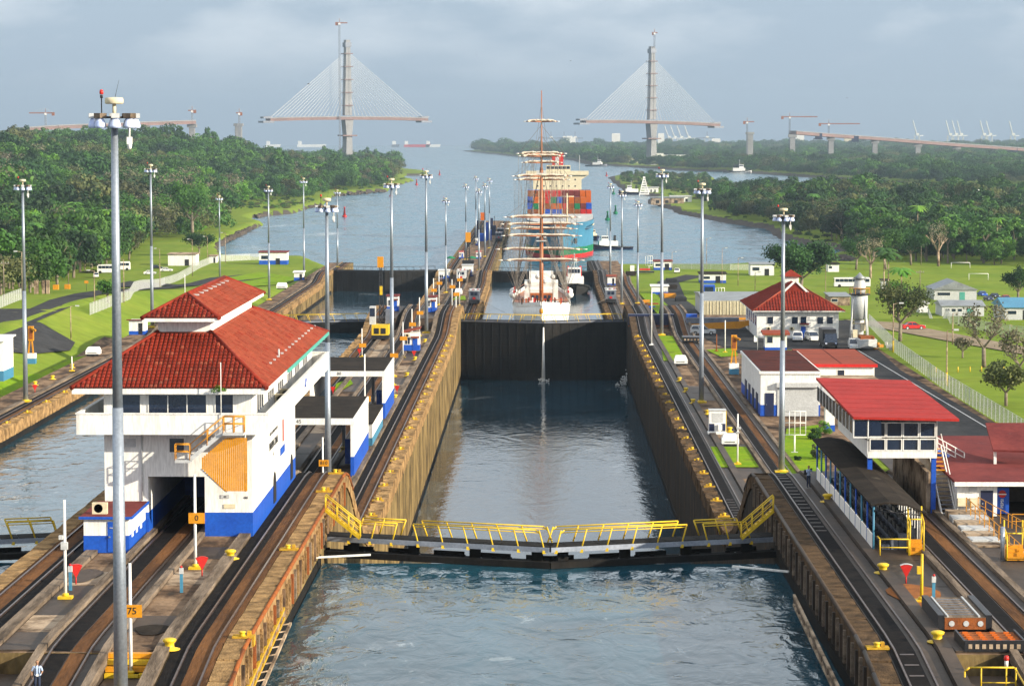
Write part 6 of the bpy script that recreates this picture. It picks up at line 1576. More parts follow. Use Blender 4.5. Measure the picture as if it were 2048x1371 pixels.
MB().box(-1.9, 2.0, 0, 3.2, .3, 1.1).build('deck', M['steel'], SL)
for k in range(6): MB().box(-1.6 + .6 * k, -1.3 + .6 * k, -.02, .02, .5, .8).build('side_slot', M['deck_pale'], SL)
for k in range(5): MB().box(-1.9, 2.0, .3 + .6 * k, .5 + .6 * k, 1.1, 1.16).build('deck_rib', M['greysteel'], SL)
def davit(label, px, py, z, m='amber'):
    q = GG(px, py) if z is None else G(px, py, z); r = thing('yellow_davit', label, 'davit', q, 0, 'wooden yellow davits')
    MB().box(-.75, .75, -.4, 1.0, 0, .9).build('plinth_blue', M['skyblue'], r); MB().box(-.76, .76, -.41, 1.01, .9, 1.7).build('plinth', M['white'], r)
    for s in (-.45, .35): MB().beam((s, .3, 1.7), (s * .4, .3, 4.0), .22, .25).build('stay', M['amber'], r)
    MB().box(-.45, .45, .1, .6, 3.8, 6.2).build('head_frame', M['amber'], r); MB().box(-.3, .3, .05, .12, 4.1, 5.9).build('head_slot', M['rust'], r)
    MB().beam((-.2, .3, 6.0), (.9, -.3, 5.5), .3, .3).build('arm', M['amber'], r)
davit('yellow wooden davit on a white plinth left of the warehouse', 1468, 748, L2)
davit('yellow wooden davit with bent arm beside the leftmost lamp mast', 62, 727, L2)
# pipe rack
q = G(1589, 905, L2); PRK = thing('white_pipe_rack', 'white frame rack on one foot standing on the lawn behind the grandstand', 'rack', q)
for k in range(5): MB().tube((-1.3 + .65 * k, 0, 2.1), (-1.3 + .65 * k, 0, 5.0), .05).build('upright', M['white'], PRK)
for zz in (2.15, 3.6, 4.95): MB().tube((-1.3, 0, zz), (1.3, 0, zz), .05).build('crossbar', M['white'], PRK)
MB().tube((0, 0, 0), (0, 0, 2.1), .1).build('foot_post', M['white'], PRK); MB().tube((-1.3, -.05, -1.0 + 1.0), (-1.3, -.05, 5.8), .05).build('thin_post', M['pale'], PRK); MB().box(-.4, .4, -.3, .3, 0, .1).build('base', M['pale'], PRK)
# small blue-white pillar hut by the lawn
q = G(1660, 862, L2); PHT = thing('pillar_hut', 'narrow white hut with blue foot at the corner of the lawn', 'hut', q)
MB().box(-.6, .6, 0, 1.6, .8, 3.2).build('wall', M['white'], PHT); MB().box(-.62, .62, -.02, 1.62, 0, .8).build('painted_base', M['blue'], PHT); MB().box(-.9, .9, -.5, 1.8, 3.2, 3.35).build('roof', M['tar'], PHT)
def shrub(label, px, py, z, r_, m):
    q = G(px, py, z); o = leafball(r_, m, 60 + int(px) % 7); o.location = (q.x, q.y, z + r_ * .6); o.name = 'garden_shrub'; tag(o, label, 'shrub')

# ------------------------------------------------------------------ simple sheds around
def shed(label, x0, x1, yb, ytop, depth, roofm='metalroof', band=.8, mb='blue', kind='flat', ndoor=1, nwin=1, wallm='white', z=None, lean=.3, rise=1.5, axis='x', door_m='steel', name='shed'):
    q = GG((x0 + x1) / 2, yb) if z is None else G((x0 + x1) / 2, yb, z); s = F / q.y; X0 = q.x - (x1 - x0) / 2 / s; X1_ = q.x + (x1 - x0) / 2 / s; h = (yb - ytop) / s
    r = thing(name, label, 'building', (q.x, q.y, q.z)); zz = q.z - .4
    hb(r, X0, X1_, q.y, q.y + depth, zz, q.z + h, band + .4 if band else 0, mb, wallm)
    if kind == 'flat': flat_roof(r, X0, X1_, q.y, q.y + depth, q.z + h, roofm, .4, .2, lean)
    else:
        gable(r, X0, X1_, q.y, q.y + depth, q.z + h, rise, roofm, axis)
    w = X1_ - X0
    for k in range(ndoor): door(r, 'y', X0 + w * (.6 + .2 * k), X0 + w * (.6 + .2 * k) + min(1.6, w * .25), q.y, q.z, q.z + min(2.4, h * .8), door_m)
    for k in range(nwin): xx = X0 + w * (.08 + .44 * k / max(1, nwin)); window(r, 'y', xx, xx + w * .3 / max(1, nwin), q.y, q.z + h * .45, q.z + h * .75)
    return r
shed('white shed with black roof and blue base among the lawns', 1400, 1452, 567, 549, 8, 'tar', .9, nwin=1)
shed('small white shed with red roof by the far east shore', 1308, 1344, 541, 524, 6, 'maroon', .9)
shed('white shed with grey roof and wide dark opening near the cove', 1501, 1548, 552, 530, 9, 'metalroof', 0, ndoor=1)
shed('plain white box shed with blue base on the striped lawn', 1303, 1336, 589, 573, 4, 'white', .8, ndoor=0, nwin=0)
shed('tiny white hut with red roof beside the grey locomotive', 1215, 1231, 570, 553, 3, 'redroof', .5, z=L3, ndoor=1, nwin=0)
shed('white concrete store with dark door by the left car park', 336, 392, 532, 510, 9, 'deck_pale', 0, ndoor=1, nwin=0)
shed('small pale hut right of the concrete store', 418, 433, 526, 513, 5, 'deck_pale', 0, nwin=0)
shed('white shed with red roof and blue base on the west bank by the water', 518, 574, 529, 505, 7, 'maroon', 1.6, nwin=1)
shed('white hut with red roof and open door beside the west lawn', 258, 290, 668, 640, 3.5, 'maroon', .6, z=L2, nwin=0, lean=-.3)
shed('white and blue hut close to the far lane on the west bank', 588, 607, 559, 545, 4, 'white', .7, nwin=0, z=L3)
shed('white sided building cut by the left picture edge', -40, 7, 757, 682, 8, 'white', 1.2, 'skyblue', z=L2, nwin=0, ndoor=0)
shed('white shed at the water end of the coach road', 1656, 1678, 544, 529, 8, 'tar', 0, nwin=1, ndoor=0)
shed('white cabinet hut behind the palms', 1763, 1778, 578, 561, 3, 'tar', 0, nwin=0, ndoor=1, wallm='pale')
shed('low grey building behind the navigation tower', 1660, 1700, 612, 594, 14, 'metalroof', 0, nwin=1, ndoor=0, wallm='deck_pale')
shed('pale house with grey gable roof and teal door on the far right', 1868, 1953, 600, 580, 16, 'metalroof', 0, kind='gable', axis='y', rise=2.6, door_m='teal', wallm='pale')
shed('pale house with low grey roof and teal windows on the far right', 1884, 1968, 632, 612, 12, 'metalroof', 0, kind='gable', axis='x', rise=1.2, door_m='teal', wallm='pale', nwin=3)
shed('pale blue roofed house cut by the right picture edge', 2010, 2070, 640, 616, 14, 'skyblue', 0, kind='gable', axis='x', rise=1.6, wallm='pale')
shed('little white wall block below the gable roofed house', 1838, 1856, 626, 608, 6, 'white', 0, nwin=0, ndoor=0)
# long grey workshop and the cream sheet wall
GW = thing('grey_workshop', 'long low workshop with corrugated grey roof behind the cream wall', 'building', (52, 705, 4))
hb(GW, 43.5, 63, 705, 745, 3.6, 8.2, 0, m='pale'); gable(GW, 43.5, 63, 705, 745, 8.2, 1.0, 'metalroof', 'x')
CWL = thing('cream_sheet_wall', 'cream corrugated sheet wall at the edge of the upper car park', 'wall', (46, 650, 4))
for k in range(38): MB().box(39.9 + .41 * k, 40.2 + .41 * k, 650 + (k % 2) * .12, 650.3 + (k % 2) * .12, 4.5, 11.6).build('corrugated_sheet', M['cream'], CWL, world=True)
MB().box(39.9, 55.5, 650.4, 650.6, 4.5, 11.5).build('backing', M['cream'], CWL, world=True)
kp = MB(); kp.box(36.5, 47.5, 545.2, 545.5, L2, L2 + .35); tag(kp.build('yellow_kerb', M['amber']), 'long amber kerb edging the upper car park below the cream wall', 'kerb')
q = GG(1418, 600); BT2 = thing('blue_truck_cab', 'blue truck parked at the end of the long workshop', 'truck', q); MB().box(-1.8, 1.8, 0, 6, .8, 4.4).build('body', M['blue'], BT2); MB().box(-1.3, 1.3, -.05, 0, 2.4, 3.9).build('windscreen', M['glass'], BT2); MB().lathe([(.55, -1.9), (.55, 1.9)], (0, 1.4, .55), 12, axis='x').build('axle_wheels', M['rubber'], BT2)
def frame_rack(label, px, py, w, h):
    q = GG(px, py); r = thing('lattice_rack', label, 'frame', q)
    for k in range(4): MB().tube((-w / 2 + w * k / 3, 0, h * .3), (-w / 2 + w * k / 3, 0, h), .08).build('upright', M['white'], r)
    for k in range(3): MB().tube((-w / 2, 0, h * (.3 + .35 * k)), (w / 2, 0, h * (.3 + .35 * k)), .08).build('crossbar', M['white'], r)
    MB().tube((0, 0, 0), (0, 0, h * .3), .1).build('foot_post', M['white'], r)
frame_rack('white lattice frame beside the red roofed far shed', 1298, 541, 2.6, 5.2)
frame_rack('white lattice frame in front of the long workshop', 1440, 606, 2.6, 4.5)
# stacked dark timber and pallets beside the east road
for i, (x, yb, mm, lab) in enumerate(((1343, 567, 'steel', 'stack of dark timbers nearest the shore road'), (1343, 580, 'tar', 'middle stack of dark timbers by the road'), (1362, 604, 'steel', 'heap of black pipes at the corner of the striped lawn'),
                                 (1262, 553, 'tar', 'dark flatbed load left of the low red roof'), (1340, 597, 'amber', 'yellow machine lying under the white box shed'), (1306, 618, 'rust', 'small orange pump by the east return track'), (1287, 612, 'amber', 'row of amber drums right of the last lawn mast'), (1300, 624, 'blue', 'blue motor beside the orange pump'))):
    q = GG(x, yb); r = thing('material_stack', lab, 'stack', q)
    for k in range(5): MB().box(-1.6 + rng.uniform(-.3, .3), 1.6 + rng.uniform(-.4, .4), .6 * k, .6 * k + .5, .05 + .12 * k, .9 + .25 * rng.random() + .12 * k).build('timber', M[mm], r)
q = GG(1285, 549); r = thing('flatbed_wagon', 'low wagon with red top panel among stacked material on the east bank', 'wagon', q)
MB().box(-3.2, 4.2, 0, 3, .5, 1.0).build('deck', M['steel'], r); MB().box(-1.0, 2.8, .2, 2.4, 1.4, 2.0).build('red_panel', M['red'], r); MB().box(-4.4, -2.9, .3, 2, .2, 3.1).build('white_cabinet', M['white'], r)

# ------------------------------------------------------------------ fences
fm = bpy.data.materials.new('chain_link'); fm.use_nodes = True; n_ = fm.node_tree.nodes; l_ = fm.node_tree.links
bs = n_['Principled BSDF']; bs.inputs['Base Color'].default_value = (.55, .56, .56, 1); bs.inputs['Roughness'].default_value = .5
tc = n_.new('ShaderNodeNewGeometry'); wv = n_.new('ShaderNodeTexNoise'); wv.inputs['Scale'].default_value = 6.0; l_.new(tc.outputs['Position'], wv.inputs['Vector'])
mr_ = n_.new('ShaderNodeMapRange'); mr_.inputs[1].default_value = .35; mr_.inputs[2].default_value = .65; mr_.inputs[3].default_value = .25; mr_.inputs[4].default_value = .6; l_.new(wv.outputs[0], mr_.inputs[0]); l_.new(mr_.outputs[0], bs.inputs['Alpha'])
M['link'] = fm
def fence(label, pts, step, h, pm='pale', gg=True, z=None):
    P_ = [(GG(x, y) if z is None else G(x, y, z)) for x, y in pts]; r = thing('chain_link_fence', label, 'fence', P_[0]); proto = None; k = 0; last = None; mesh_p = MB()
    for i in range(len(P_) - 1):
        a, c = P_[i], P_[i + 1]; n = max(1, round((c - a).length / step))
        for j in range(n + (i == len(P_) - 2)):
            p = a.lerp(c, j / n); zz = gz(p.x, p.y) if z is None else z; p = Vector((p.x, p.y, zz))
            if proto is None: proto = MB().tube((0, 0, -.2), (0, 0, h), .055, n=5).build('fence_post', M[pm], r); o = proto
            else: o = share(proto, 'fence_post', r)
            o.location = p - r.location
            if last is not None:
                pn = MB().quad(last, p, p + Vector((0, 0, h * .95)), last + Vector((0, 0, h * .95))).build('mesh_panel', M['link'], r, world=True)
                MB().tube(last + Vector((0, 0, h)), p + Vector((0, 0, h)), .03, n=4).build('top_rail', M[pm], r, world=True)
            last = p
    return r
fence('long white chain link fence along the road on the right', [(1738, 652), (1790, 705), (1880, 772), (1960, 822), (2060, 885)], 3.0, 2.4, z=14.3)
fence('white chain link fence running up the left bank to the concrete store', [(180, 630), (260, 601), (330, 570), (400, 536), (430, 524), (500, 521), (575, 519)], 4.5, 2.6)
fence('short piece of white fence at the left picture edge', [(-30, 630), (46, 598)], 3.5, 2.6)
fence('thin fence along the east shore behind the lawns', [(1345, 538), (1460, 540), (1500, 541)], 8, 2.2)
fence('fence in front of the two pale houses', [(1856, 628), (1900, 648), (1990, 668), (2050, 676)], 6, 2.0)

# ------------------------------------------------------------------ street lamps and utility poles
def street_lamp(label, x, yb, yt, z=None, arm=1, m='deck_pale', base=False):
    q = GG(x, yb) if z is None else G(x, yb, z); h = (yb - yt) * q.y / F
    r = thing('street_lamp', label, 'street lamp', q, 0, 'street lamps')
    MB().tube((0, 0, -.2), (0, 0, h), .13, .08, 6).build('pole', M[m], r)
    b = MB(); b.tube((0, 0, h - .1), (arm * 1.1, 0, h + .15), .05, n=5); a_ = b.build('arm', M[m], r)
    MB().cbox((arm * 1.35, 0, h + .1), (.38, .16, .12)).build('lamp_head', M['pale'], a_)
    if base: MB().tube((0, 0, 0), (0, 0, 2.0), .16, n=6).build('painted_foot', M['yellow'], r)
SLs = [(1786, 705, 608, 1, 1, 'street lamp with yellow foot at the start of the long fence'), (1893, 773, 662, 1, 1, 'street lamp with yellow foot halfway down the long fence'), (1905, 690, 627, 1, 0, 'pale curved street lamp by the lane past the fence'),
       (1651, 592, 518, -1, 0, 'street lamp behind the tiled house'), (1413, 538, 477, 1, 0, 'leftmost shore lamp behind the black roofed shed'), (1444, 568, 497, 1, 0, 'lamp rising from the black roofed shed'),
       (1476, 572, 517, 1, 0, 'lamp right of the black roofed shed'), (1510, 592, 545, 1, 0, 'bare lamp pole over the long grey workshop'), (45, 617, 503, -1, 0, 'street lamp just left of the leftmost mast'),
       (189, 608, 542, -1, 0, 'street lamp by the bend of the left road'), (248, 607, 520, -1, 0, 'street lamp left of the white fence seen beside the near mast'), (320, 575, 497, -1, 0, 'street lamp in front of the concrete store'),
       (385, 553, 479, -1, 0, 'street lamp inside the fence at the store'), (415, 520, 473, -1, 0, 'street lamp behind the concrete store by the rocks'), (451, 526, 466, -1, 0, 'street lamp close to the rocky water edge'), (142, 680, 614, 1, 0, 'small lamp standing on the left lawn'),
       (1344, 541, 505, 1, 0, 'slim shore lamp right of the red roofed far shed')]
for x, yb, yt, ar, bs_, lab in SLs: street_lamp(lab, x, yb, yt, None, ar, base=bool(bs_))
def upole(label, x, yb, yt, z=None):
    q = GG(x, yb); h = (yb - yt) * q.y / F; r = thing('utility_pole', label, 'utility pole', q, 0, 'utility poles')
    MB().tube((0, 0, -.3), (0, 0, h), .17, .11, 6).build('pole', M['bark'], r); MB().box(-1.3, 1.3, -.08, .08, h - 1.0, h - .8).build('crossarm', M['bark'], r)
    for s in (-1.1, -.4, .4, 1.1): MB().tube((s, 0, h - .8), (s, 0, h - .5), .06, n=5).build('insulator', M['pale'], r)
for x, yb, yt, lab in ((1842, 530, 486, 'utility pole with crossarm at the edge of the playing field'), (1840, 575, 540, 'double utility pole frame near the palms'), (1804, 500, 466, 'utility pole in the trees beyond the field'), (114, 575, 515, 'utility pole with yellow foot by the left road'), (137, 572, 518, 'utility pole right of the other on the left road'), (8, 600, 520, 'utility pole in the trees at the left picture edge')): upole(lab, x, yb, yt)
for x, yb, lab in ((112, 579, 'amber block at the foot of the left utility pole'), (135, 578, 'amber block at the foot of the right utility pole')):
    q = GG(x, yb); tag(MB().box(q.x - .7, q.x + .7, q.y - .7, q.y + .7, q.z - .2, q.z + 1.3).build('foot_guard', M['amber']), lab, 'guard block')
q = GG(173, 582); r = thing('road_sign', 'amber diamond road sign beside the left road', 'sign', q); MB().tube((0, 0, 0), (0, 0, 2.0), .05).build('post', M['steel'], r); MB().cbox((0, -.06, 2.3), (.5, .03, .35)).build('plate', M['amber'], r)
for i, (x, lab) in enumerate(((72, 'left of three pale concrete pillars by the road'), (88, 'middle of three pale concrete pillars by the road'), (94, 'right of three pale concrete pillars by the road'))):
    q = GG(x, 588); tag(MB().box(q.x - .5, q.x + .5, q.y, q.y + 1, q.z - .2, q.z + 3.3).build('concrete_pillar', M['deck_pale']), lab, 'pillar', 'concrete pillars')
def goal(label, x, yb, w):
    q = GG(x, yb); r = thing('football_goal', label, 'goal', q, 0, 'football goals')
    for s in (-w / 2, w / 2): MB().tube((s, 0, 0), (s, 0, 2.2), .09).build('goal_post', M['white'], r)
    MB().tube((-w / 2, 0, 2.2), (w / 2, 0, 2.2), .09).build('crossbar', M['white'], r)
goal('farther white football goal on the playing field', 1921, 537, 7.0); goal('nearer white football goal on the playing field', 1957, 560, 6.6)
# yellow bollard line on the lawn
for i, x in enumerate((1872, 1894, 1916, 1940, 1963, 1985, 2007)):
    q = G(x, 744 - (i * .5), 14.3); tag(MB().tube((q.x, q.y, 14.2), (q.x, q.y, 15.1), .09, n=6).build('lawn_bollard', M['yellow']), '%s thin yellow bollard in the row across the right lawn' % ORD[i], 'bollard', 'lawn bollards')
q = G(2012, 795, 14.3)

# ================================================================== tall ship
SX, SD = 0.35, 668.0; SW = 3.2
TS_ = thing('tall_ship', 'white hulled tall ship with furled sails lying in the lower chamber', 'sailing ship', (SX, SD, SW))
def hull(secs, m_list, split):
    """secs: (y, half beam at deck, half beam at water, deck z, keel z)"""
    b = MB(); rows = []
    for y, bd, bw, zd, zk in secs:
        rows.append([(-bd, y, zd), (-bd * .97, y, zd * .6), (-bw, y, 0.3), (-bw * .8, y, -1.2), (bw * .8, y, -1.2), (bw, y, 0.3), (bd * .97, y, zd * .6), (bd, y, zd)])
    v = [p for r_ in rows for p in r_]; k = 8
    for i in range(len(rows) - 1):
        for j in range(7): b.add([], []); b.f.append([i * k + j, i * k + j + 1, (i + 1) * k + j + 1, (i + 1) * k + j]); b.m.append(split[j]); b.sm.append(True)
        b.f.append([i * k + 7, i * k, (i + 1) * k, (i + 1) * k + 7]); b.m.append(len(m_list) - 1); b.sm.append(False)
    b.f.append([(len(rows) - 1) * k + j for j in range(8)]); b.m.append(0); b.sm.append(False)
    b.v = v
    return b
secs = [(-5, .12, .08, 6.4, 0), (-2, 1.9, .8, 6.1, 0), (2, 4.2, 2.6, 5.7, 0), (8, 6.3, 5.0, 5.3, 0), (18, 7.4, 6.8, 5.0, 0), (45, 7.5, 7.1, 4.6, 0), (65, 6.6, 5.8, 4.9, 0), (78, 4.6, 2.8, 5.6, 0)]
hull(secs, [M['white'], M['wood']], [0] * 7).build('hull', [M['white'], M['wood']], TS_)
b = MB()
for i in range(len(secs) - 1):
    for s in (-1, 1): b.beam((s * secs[i][1], secs[i][0], secs[i][3] + .5), (s * secs[i + 1][1], secs[i + 1][0], secs[i + 1][3] + .5), .18, .9)
b.build('bulwark', M['white'], TS_)
b = MB()
for i in range(1, len(secs) - 1):
    for s in (-1, 1): b.tube((s * secs[i][1], secs[i][0], secs[i][3] + 1.7), (s * secs[i + 1][1], secs[i + 1][0], secs[i + 1][3] + 1.7), .06, n=4)
b.build('deck_rail', M['wood'], TS_)
MB().box(-4.4, 4.4, 8, 12, 5.2, 6.6).build('forecastle_house', M['white'], TS_)
MB().box(-3.0, 3.0, 22, 34, 5.0, 9.0).build('deckhouse', M['white'], TS_)
wf = MB().box(-3.0, 3.0, 21.8, 22, 5.4, 8.0).build('wheelhouse_front', M['wood'], TS_)
for k in range(5): MB().box(-2.5 + 1.05 * k, -1.75 + 1.05 * k, 21.72, 21.8, 6.5, 7.4).build('window', M['glass'], wf)
MB().box(-4.5, 4.5, 44, 56, 4.8, 9.6).build('aft_deckhouse', M['white'], TS_); MB().box(-3.2, 3.2, 46, 52, 9.6, 12.2).build('chart_house', M['white'], TS_)
for k in range(4): MB().sphere((-3 + 2 * k, 40, 10 + (k % 2) * 1.2), .7, 6).build('radar_dome', M['white'], TS_)
for s in (-1, 1):
    for y0 in (14, 30): 
        bt = MB().sphere((s * 7.3, y0, 8.0), 1.0, 8, 0, .9); bt.build('lifeboat', M['white'], TS_); MB().box(s * 6.9 - .3, s * 6.9 + .3, y0 - 1.15, y0 - .9, 8.5, 9.2).build('boat_cover', M['red'], TS_)
for k in range(22):
    MB().cbox((rng.uniform(-5, 5), rng.uniform(3, 10), 6.9), (.18, .15, .7)).build('deck_fitting', M[rng.choice(['red', 'white', 'rubber', 'wood'])], TS_)
b = MB(); b.tube((0, 0, 6.5), (0, -17, 11.0), .42, .15, 8); b.build('bowsprit', M['wood'], TS_)
MB().sphere((0.0, -4.6, 5.0), .55, 6, 0, 1.6).build('figurehead', M['amber'], TS_)
MB().cbox((1.7, -2.6, 1.6), (.16, .12, .6)).build('anchor', M['steel'], TS_)
text_part('bow_lettering', 'EYDE', .9, (-1.9, -3.0, 3.7), (R(90), 0, R(-52)), M['steel'], TS_, world=False)
MASTS = [(6.0, 60.0, 'foremast'), (30.0, 56.0, 'mainmast'), (56.0, 52.0, 'mizzenmast')]
YARDS = {0: [(520, 1006, 1172), (471, 1010, 1166), (434, 1010, 1160), (352, 1028, 1144), (312, 1044, 1132), (243, 1058, 1124)],
         1: [(498, 1000, 1178), (448, 1006, 1166), (359, 1034, 1142), (307, 1040, 1136)], 2: [(457, 1013, 1152), (325, 1051, 1130)]}
for mi, (my, mh, nm) in enumerate(MASTS):
    mt = MB(); mt.tube((0, my, 5), (0, my, 24), .55, .48, 8); mt.tube((0, my - .5, 22), (0, my - .5, 40), .42, .32, 8); mt.tube((0, my, 38), (0, my, mh), .28, .1, 8)
    mo = mt.build('mast', M['wood'], TS_)
    for zz in (22, 39): MB().box(-1.3, 1.3, my - 1.2, my + .9, zz, zz + .25).build('mast_top', M['pale'], mo)
    for (yp, xa, xb) in YARDS[mi]:
        D = SD + my; a, c = at(xa, yp, D), at(xb, yp, D); zc = a.z - SW; hw = (c.x - a.x) / 2; xc = 0
        yo = MB().tube((-hw, my - .9, zc), (0, my - .9, zc), .09, .26, 6).tube((0, my - .9, zc), (hw, my - .9, zc), .26, .09, 6).build('yard', M['wood'], mo)
        for s in (-1, 1): MB().tube((s * hw * .93, my - .9, zc), (s * (hw + .4), my - .9, zc), .13, .10, 6).build('yard_tip', M['white'], yo)
        sb = MB(); N = 14
        for k in range(N):
            u0, u1 = -hw * .86 + 1.72 * hw * k / N, -hw * .86 + 1.72 * hw * (k + 1) / N
            def zf(u): return zc + .34 - .38 * max(0, (abs(u) / hw - .62)) / .25 + .06 * math.sin(u * 5)
            r0 = .26 + .07 * math.sin(k * 1.9); sb.tube((u0, my - 1.05, zf(u0)), (u1, my - 1.05, zf(u1)), r0, .26 + .07 * math.sin((k + 1) * 1.9), 6, cap=k in (0, N - 1))
        sb.build('furled_sail', M['sail'], yo)
# shrouds and stays
for mi, (my, mh, nm) in enumerate(MASTS):
    for s in (-1, 1):
        b = MB()
        for k in range(9): b.tube((s * 7.2, my + 1 + .9 * k, 6), (s * .5, my, 23), .075, n=3)
        for k in range(6): b.tube((s * 7.3, my + 3 + 1.2 * k, 6), (s * .3, my, 40), .065, n=3)
        b.tube((s * 7.3, my + 8, 6), (s * .1, my, mh - 4), .035, n=3)
        for j in range(9): t = j / 10; b.tube((s * (7.2 - 6.7 * t), my + 1 - t, 6 + 17 * t), (s * (7.2 - 6.7 * t), my + 6.5 * (1 - t), 6 + 17 * t), .025, n=3)
        tag(b.build('shrouds', M['rope'], TS_), kind='stuff')
    b = MB()
    for (yp, xa, xb) in YARDS[mi][:4]:
        D = SD + my; a, c = at(xa, yp, D), at(xb, yp, D); hw = (c.x - a.x) / 2; zc = a.z - SW
        for s in (-1, 1): b.tube((s * hw * .95, my - .9, zc), (s * .3, my, zc + 7), .05, n=3); b.tube((s * hw * .95, my - .9, zc), (s * 6.5, my + 16, 8), .045, n=3); b.tube((s * hw * .5, my - .9, zc), (s * 6.8, my + 10, 7), .05, n=3)
        for s in (-.8, -.4, .4, .8): b.tube((s * hw, my - .9, zc), (s * hw * .8, my - .9, zc - 6), .035, n=3); b.tube((s * hw, my - .9, zc), (s * 7, my + 3, 6), .035, n=3)
    tag(b.build('running_rigging', M['rope'], TS_), kind='stuff')
b = MB()
for (y0_, z0_, y1_, z1_) in ((-16, 10.8, 6, 57), (-12, 9.6, 6, 40), (-6, 8, 6, 23), (6, 24, 30, 40), (6, 40, 30, 55), (30, 40, 56, 50)): b.tube((0, y0_, z0_), (0, y1_, z1_), .05, n=4)
tag(b.build('stays', M['rope'], TS_), kind='stuff')
MB().box(-.02, .02, 4, 6.5, 30, 32.4).build('signal_flag', M['white'], TS_)

# ================================================================== container ship
KX, KD = 8.6, 1120.0
KS_ = thing('container_ship', 'loaded container ship with light blue and green bow following the tall ship', 'container ship', (KX, KD, 0))
def band_hull(z0, z1, m, name, flare0, flare1):
    rows = []
    for y, bm in ((-6, 0.03), (-1, .22), (8, .5), (22, .8), (42, .97), (60, 1.0), (190, 1.0), (215, .8)):
        r_ = []
        for z, fl in ((z0, flare0), (z1, flare1)):
            hb_ = 15.0 * (bm ** (1 / fl)); yy = y - (0 if y > 10 else z * .32 * (1 - bm)); r_.append((hb_, yy, z))
        rows.append(r_)
    b = MB(); n = len(rows)
    for s in (-1, 1):
        v = [(s * p[0], p[1], p[2]) for r_ in rows for p in r_]; b.add(v, [(2 * i, 2 * i + 2, 2 * i + 3, 2 * i + 1)[::s] for i in range(n - 1)], 0, True)
    return b.build(name, M[m], KS_)
band_hull(-2, 1.6, 'red', 'antifouling', .55, .62); band_hull(1.6, 4.6, 'green', 'green_band', .62, .8); band_hull(4.6, 12.5, 'skyblue', 'upper_hull', .8, 1.5); band_hull(12.5, 15.6, 'skyblue', 'bulwark', 1.5, 2.2)
b = MB(); b.prism([(-15, 45), (-13, 14), (0, -6), (13, 14), (15, 45), (15, 214), (-15, 214)], 12.4, 12.5); b.build('main_deck', M['greysteel'], KS_)
MB().box(-14.5, 14.5, 44, 46, 12.5, 17.6).build('breakwater', M['pale'], KS_)
cm = ['orange', 'maroon', 'blue', 'green', 'red', 'rust', 'orange', 'rust']
cont = {}
CW_, CH_, CL_ = 2.44, 2.6, 12.2
for bay in range(3):
    for i in range(11):
        hmax = (4, 5, 5)[bay] - (1 if i in (0, 10) and bay == 0 else 0)
        for j in range(hmax):
            if bay and j < 2: continue
            mm = cm[(i * 7 + j * 5 + bay * 3 + (i * j) % 3) % 8]
            if mm not in cont:
                b = MB(); b.box(-CW_ / 2 + .04, CW_ / 2 - .04, 0, CL_ - .2, 0, CH_ - .05)
                for k in range(4): b.box(-CW_ / 2 + .2 + .55 * k, -CW_ / 2 + .5 + .55 * k, -.05, 0, .15, CH_ - .2)
                cont[mm] = b.build('container', M[mm], None); o = cont[mm]; o['label'] = ''
            else: o = cont[mm].copy(); COL.objects.link(o)
            o.location = (KX + (i - 5) * 2.6, KD + 56 + bay * 14, 14.2 + j * CH_)
            side = ['outermost to the left', 'second from the left', 'third from the left', 'fourth from the left', 'fifth from the left', 'middle', 'fifth from the right', 'fourth from the right', 'third from the right', 'second from the right', 'outermost to the right'][i]
            cn = {'orange': 'orange', 'red': 'red', 'blue': 'blue', 'green': 'green', 'maroon': 'maroon', 'skyblue': 'light blue', 'rust': 'rust brown'}[mm]
            tag(o, '%s container, %s, tier %s of the %s row on the ship' % (cn, side, ['one', 'two', 'three', 'four', 'five'][j], ['front', 'second', 'third'][bay]), 'container', 'containers on the container ship')
sp = MB().box(-12, 12, 205, 218, 12.5, 34).build('superstructure', M['cream'], KS_)
for k in range(7):
    for j in range(4): MB().box(-10 + 3.1 * k, -9.4 + 3.1 * k, 204.9, 205, 20 + 3.2 * j, 20.7 + 3.2 * j).build('port_hole', M['glass'], sp)
MB().box(-15.5, 15.5, 204, 210, 32.2, 34.2).build('bridge_wing', M['cream'], KS_)
for s in (-1, 1): MB().add([(s * 12, 205, 30), (s * 15.5, 205, 32.2), (s * 12, 205, 32.2), (s * 12, 209, 30), (s * 15.5, 209, 32.2), (s * 12, 209, 32.2)], [(0, 1, 2), (3, 5, 4), (0, 3, 4, 1), (1, 4, 5, 2), (0, 2, 5, 3)]).build('wing_bracket', M['cream'], KS_)
wh = MB().box(-5.5, 6.5, 204.5, 212, 34.2, 37.0).build('wheelhouse', M['cream'], KS_)
for k in range(6): MB().box(-5.2 + 1.95 * k, -3.6 + 1.95 * k, 204.42, 204.5, 35.2, 36.5).build('window', M['glass'], wh)
fn = MB().box(-2.6, 3.0, 214, 224, 34, 42.5).build('funnel', M['red'], KS_); MB().box(-2.3, 2.7, 214.5, 223.5, 42.5, 43.6).build('funnel_top', M['rubber'], fn); MB().box(-.9, .9, 213.9, 214, 36.5, 41).build('funnel_emblem', M['pale'], fn)
MB().tube((0, 208, 37), (0, 208, 44), .2).build('radar_mast', M['pale'], KS_); MB().tube((11, 207, 34), (11, 207, 42), .12).build('signal_mast', M['pale'], KS_)
fmk = MB(); fmk.tube((3.0, 30, 12.5), (3.0, 30, 27), .45, .3); fmk.tube((0, 30, 25.6), (6, 30, 25.6), .2); fmk.build('fore_mast', M['cream'], KS_)
for k in range(12): MB().cbox((rng.uniform(-10, 12), rng.uniform(14, 36), 13.3), (rng.uniform(.4, .9), .6, .8)).build('winch', M[rng.choice(['rust', 'orange', 'greysteel'])], KS_)
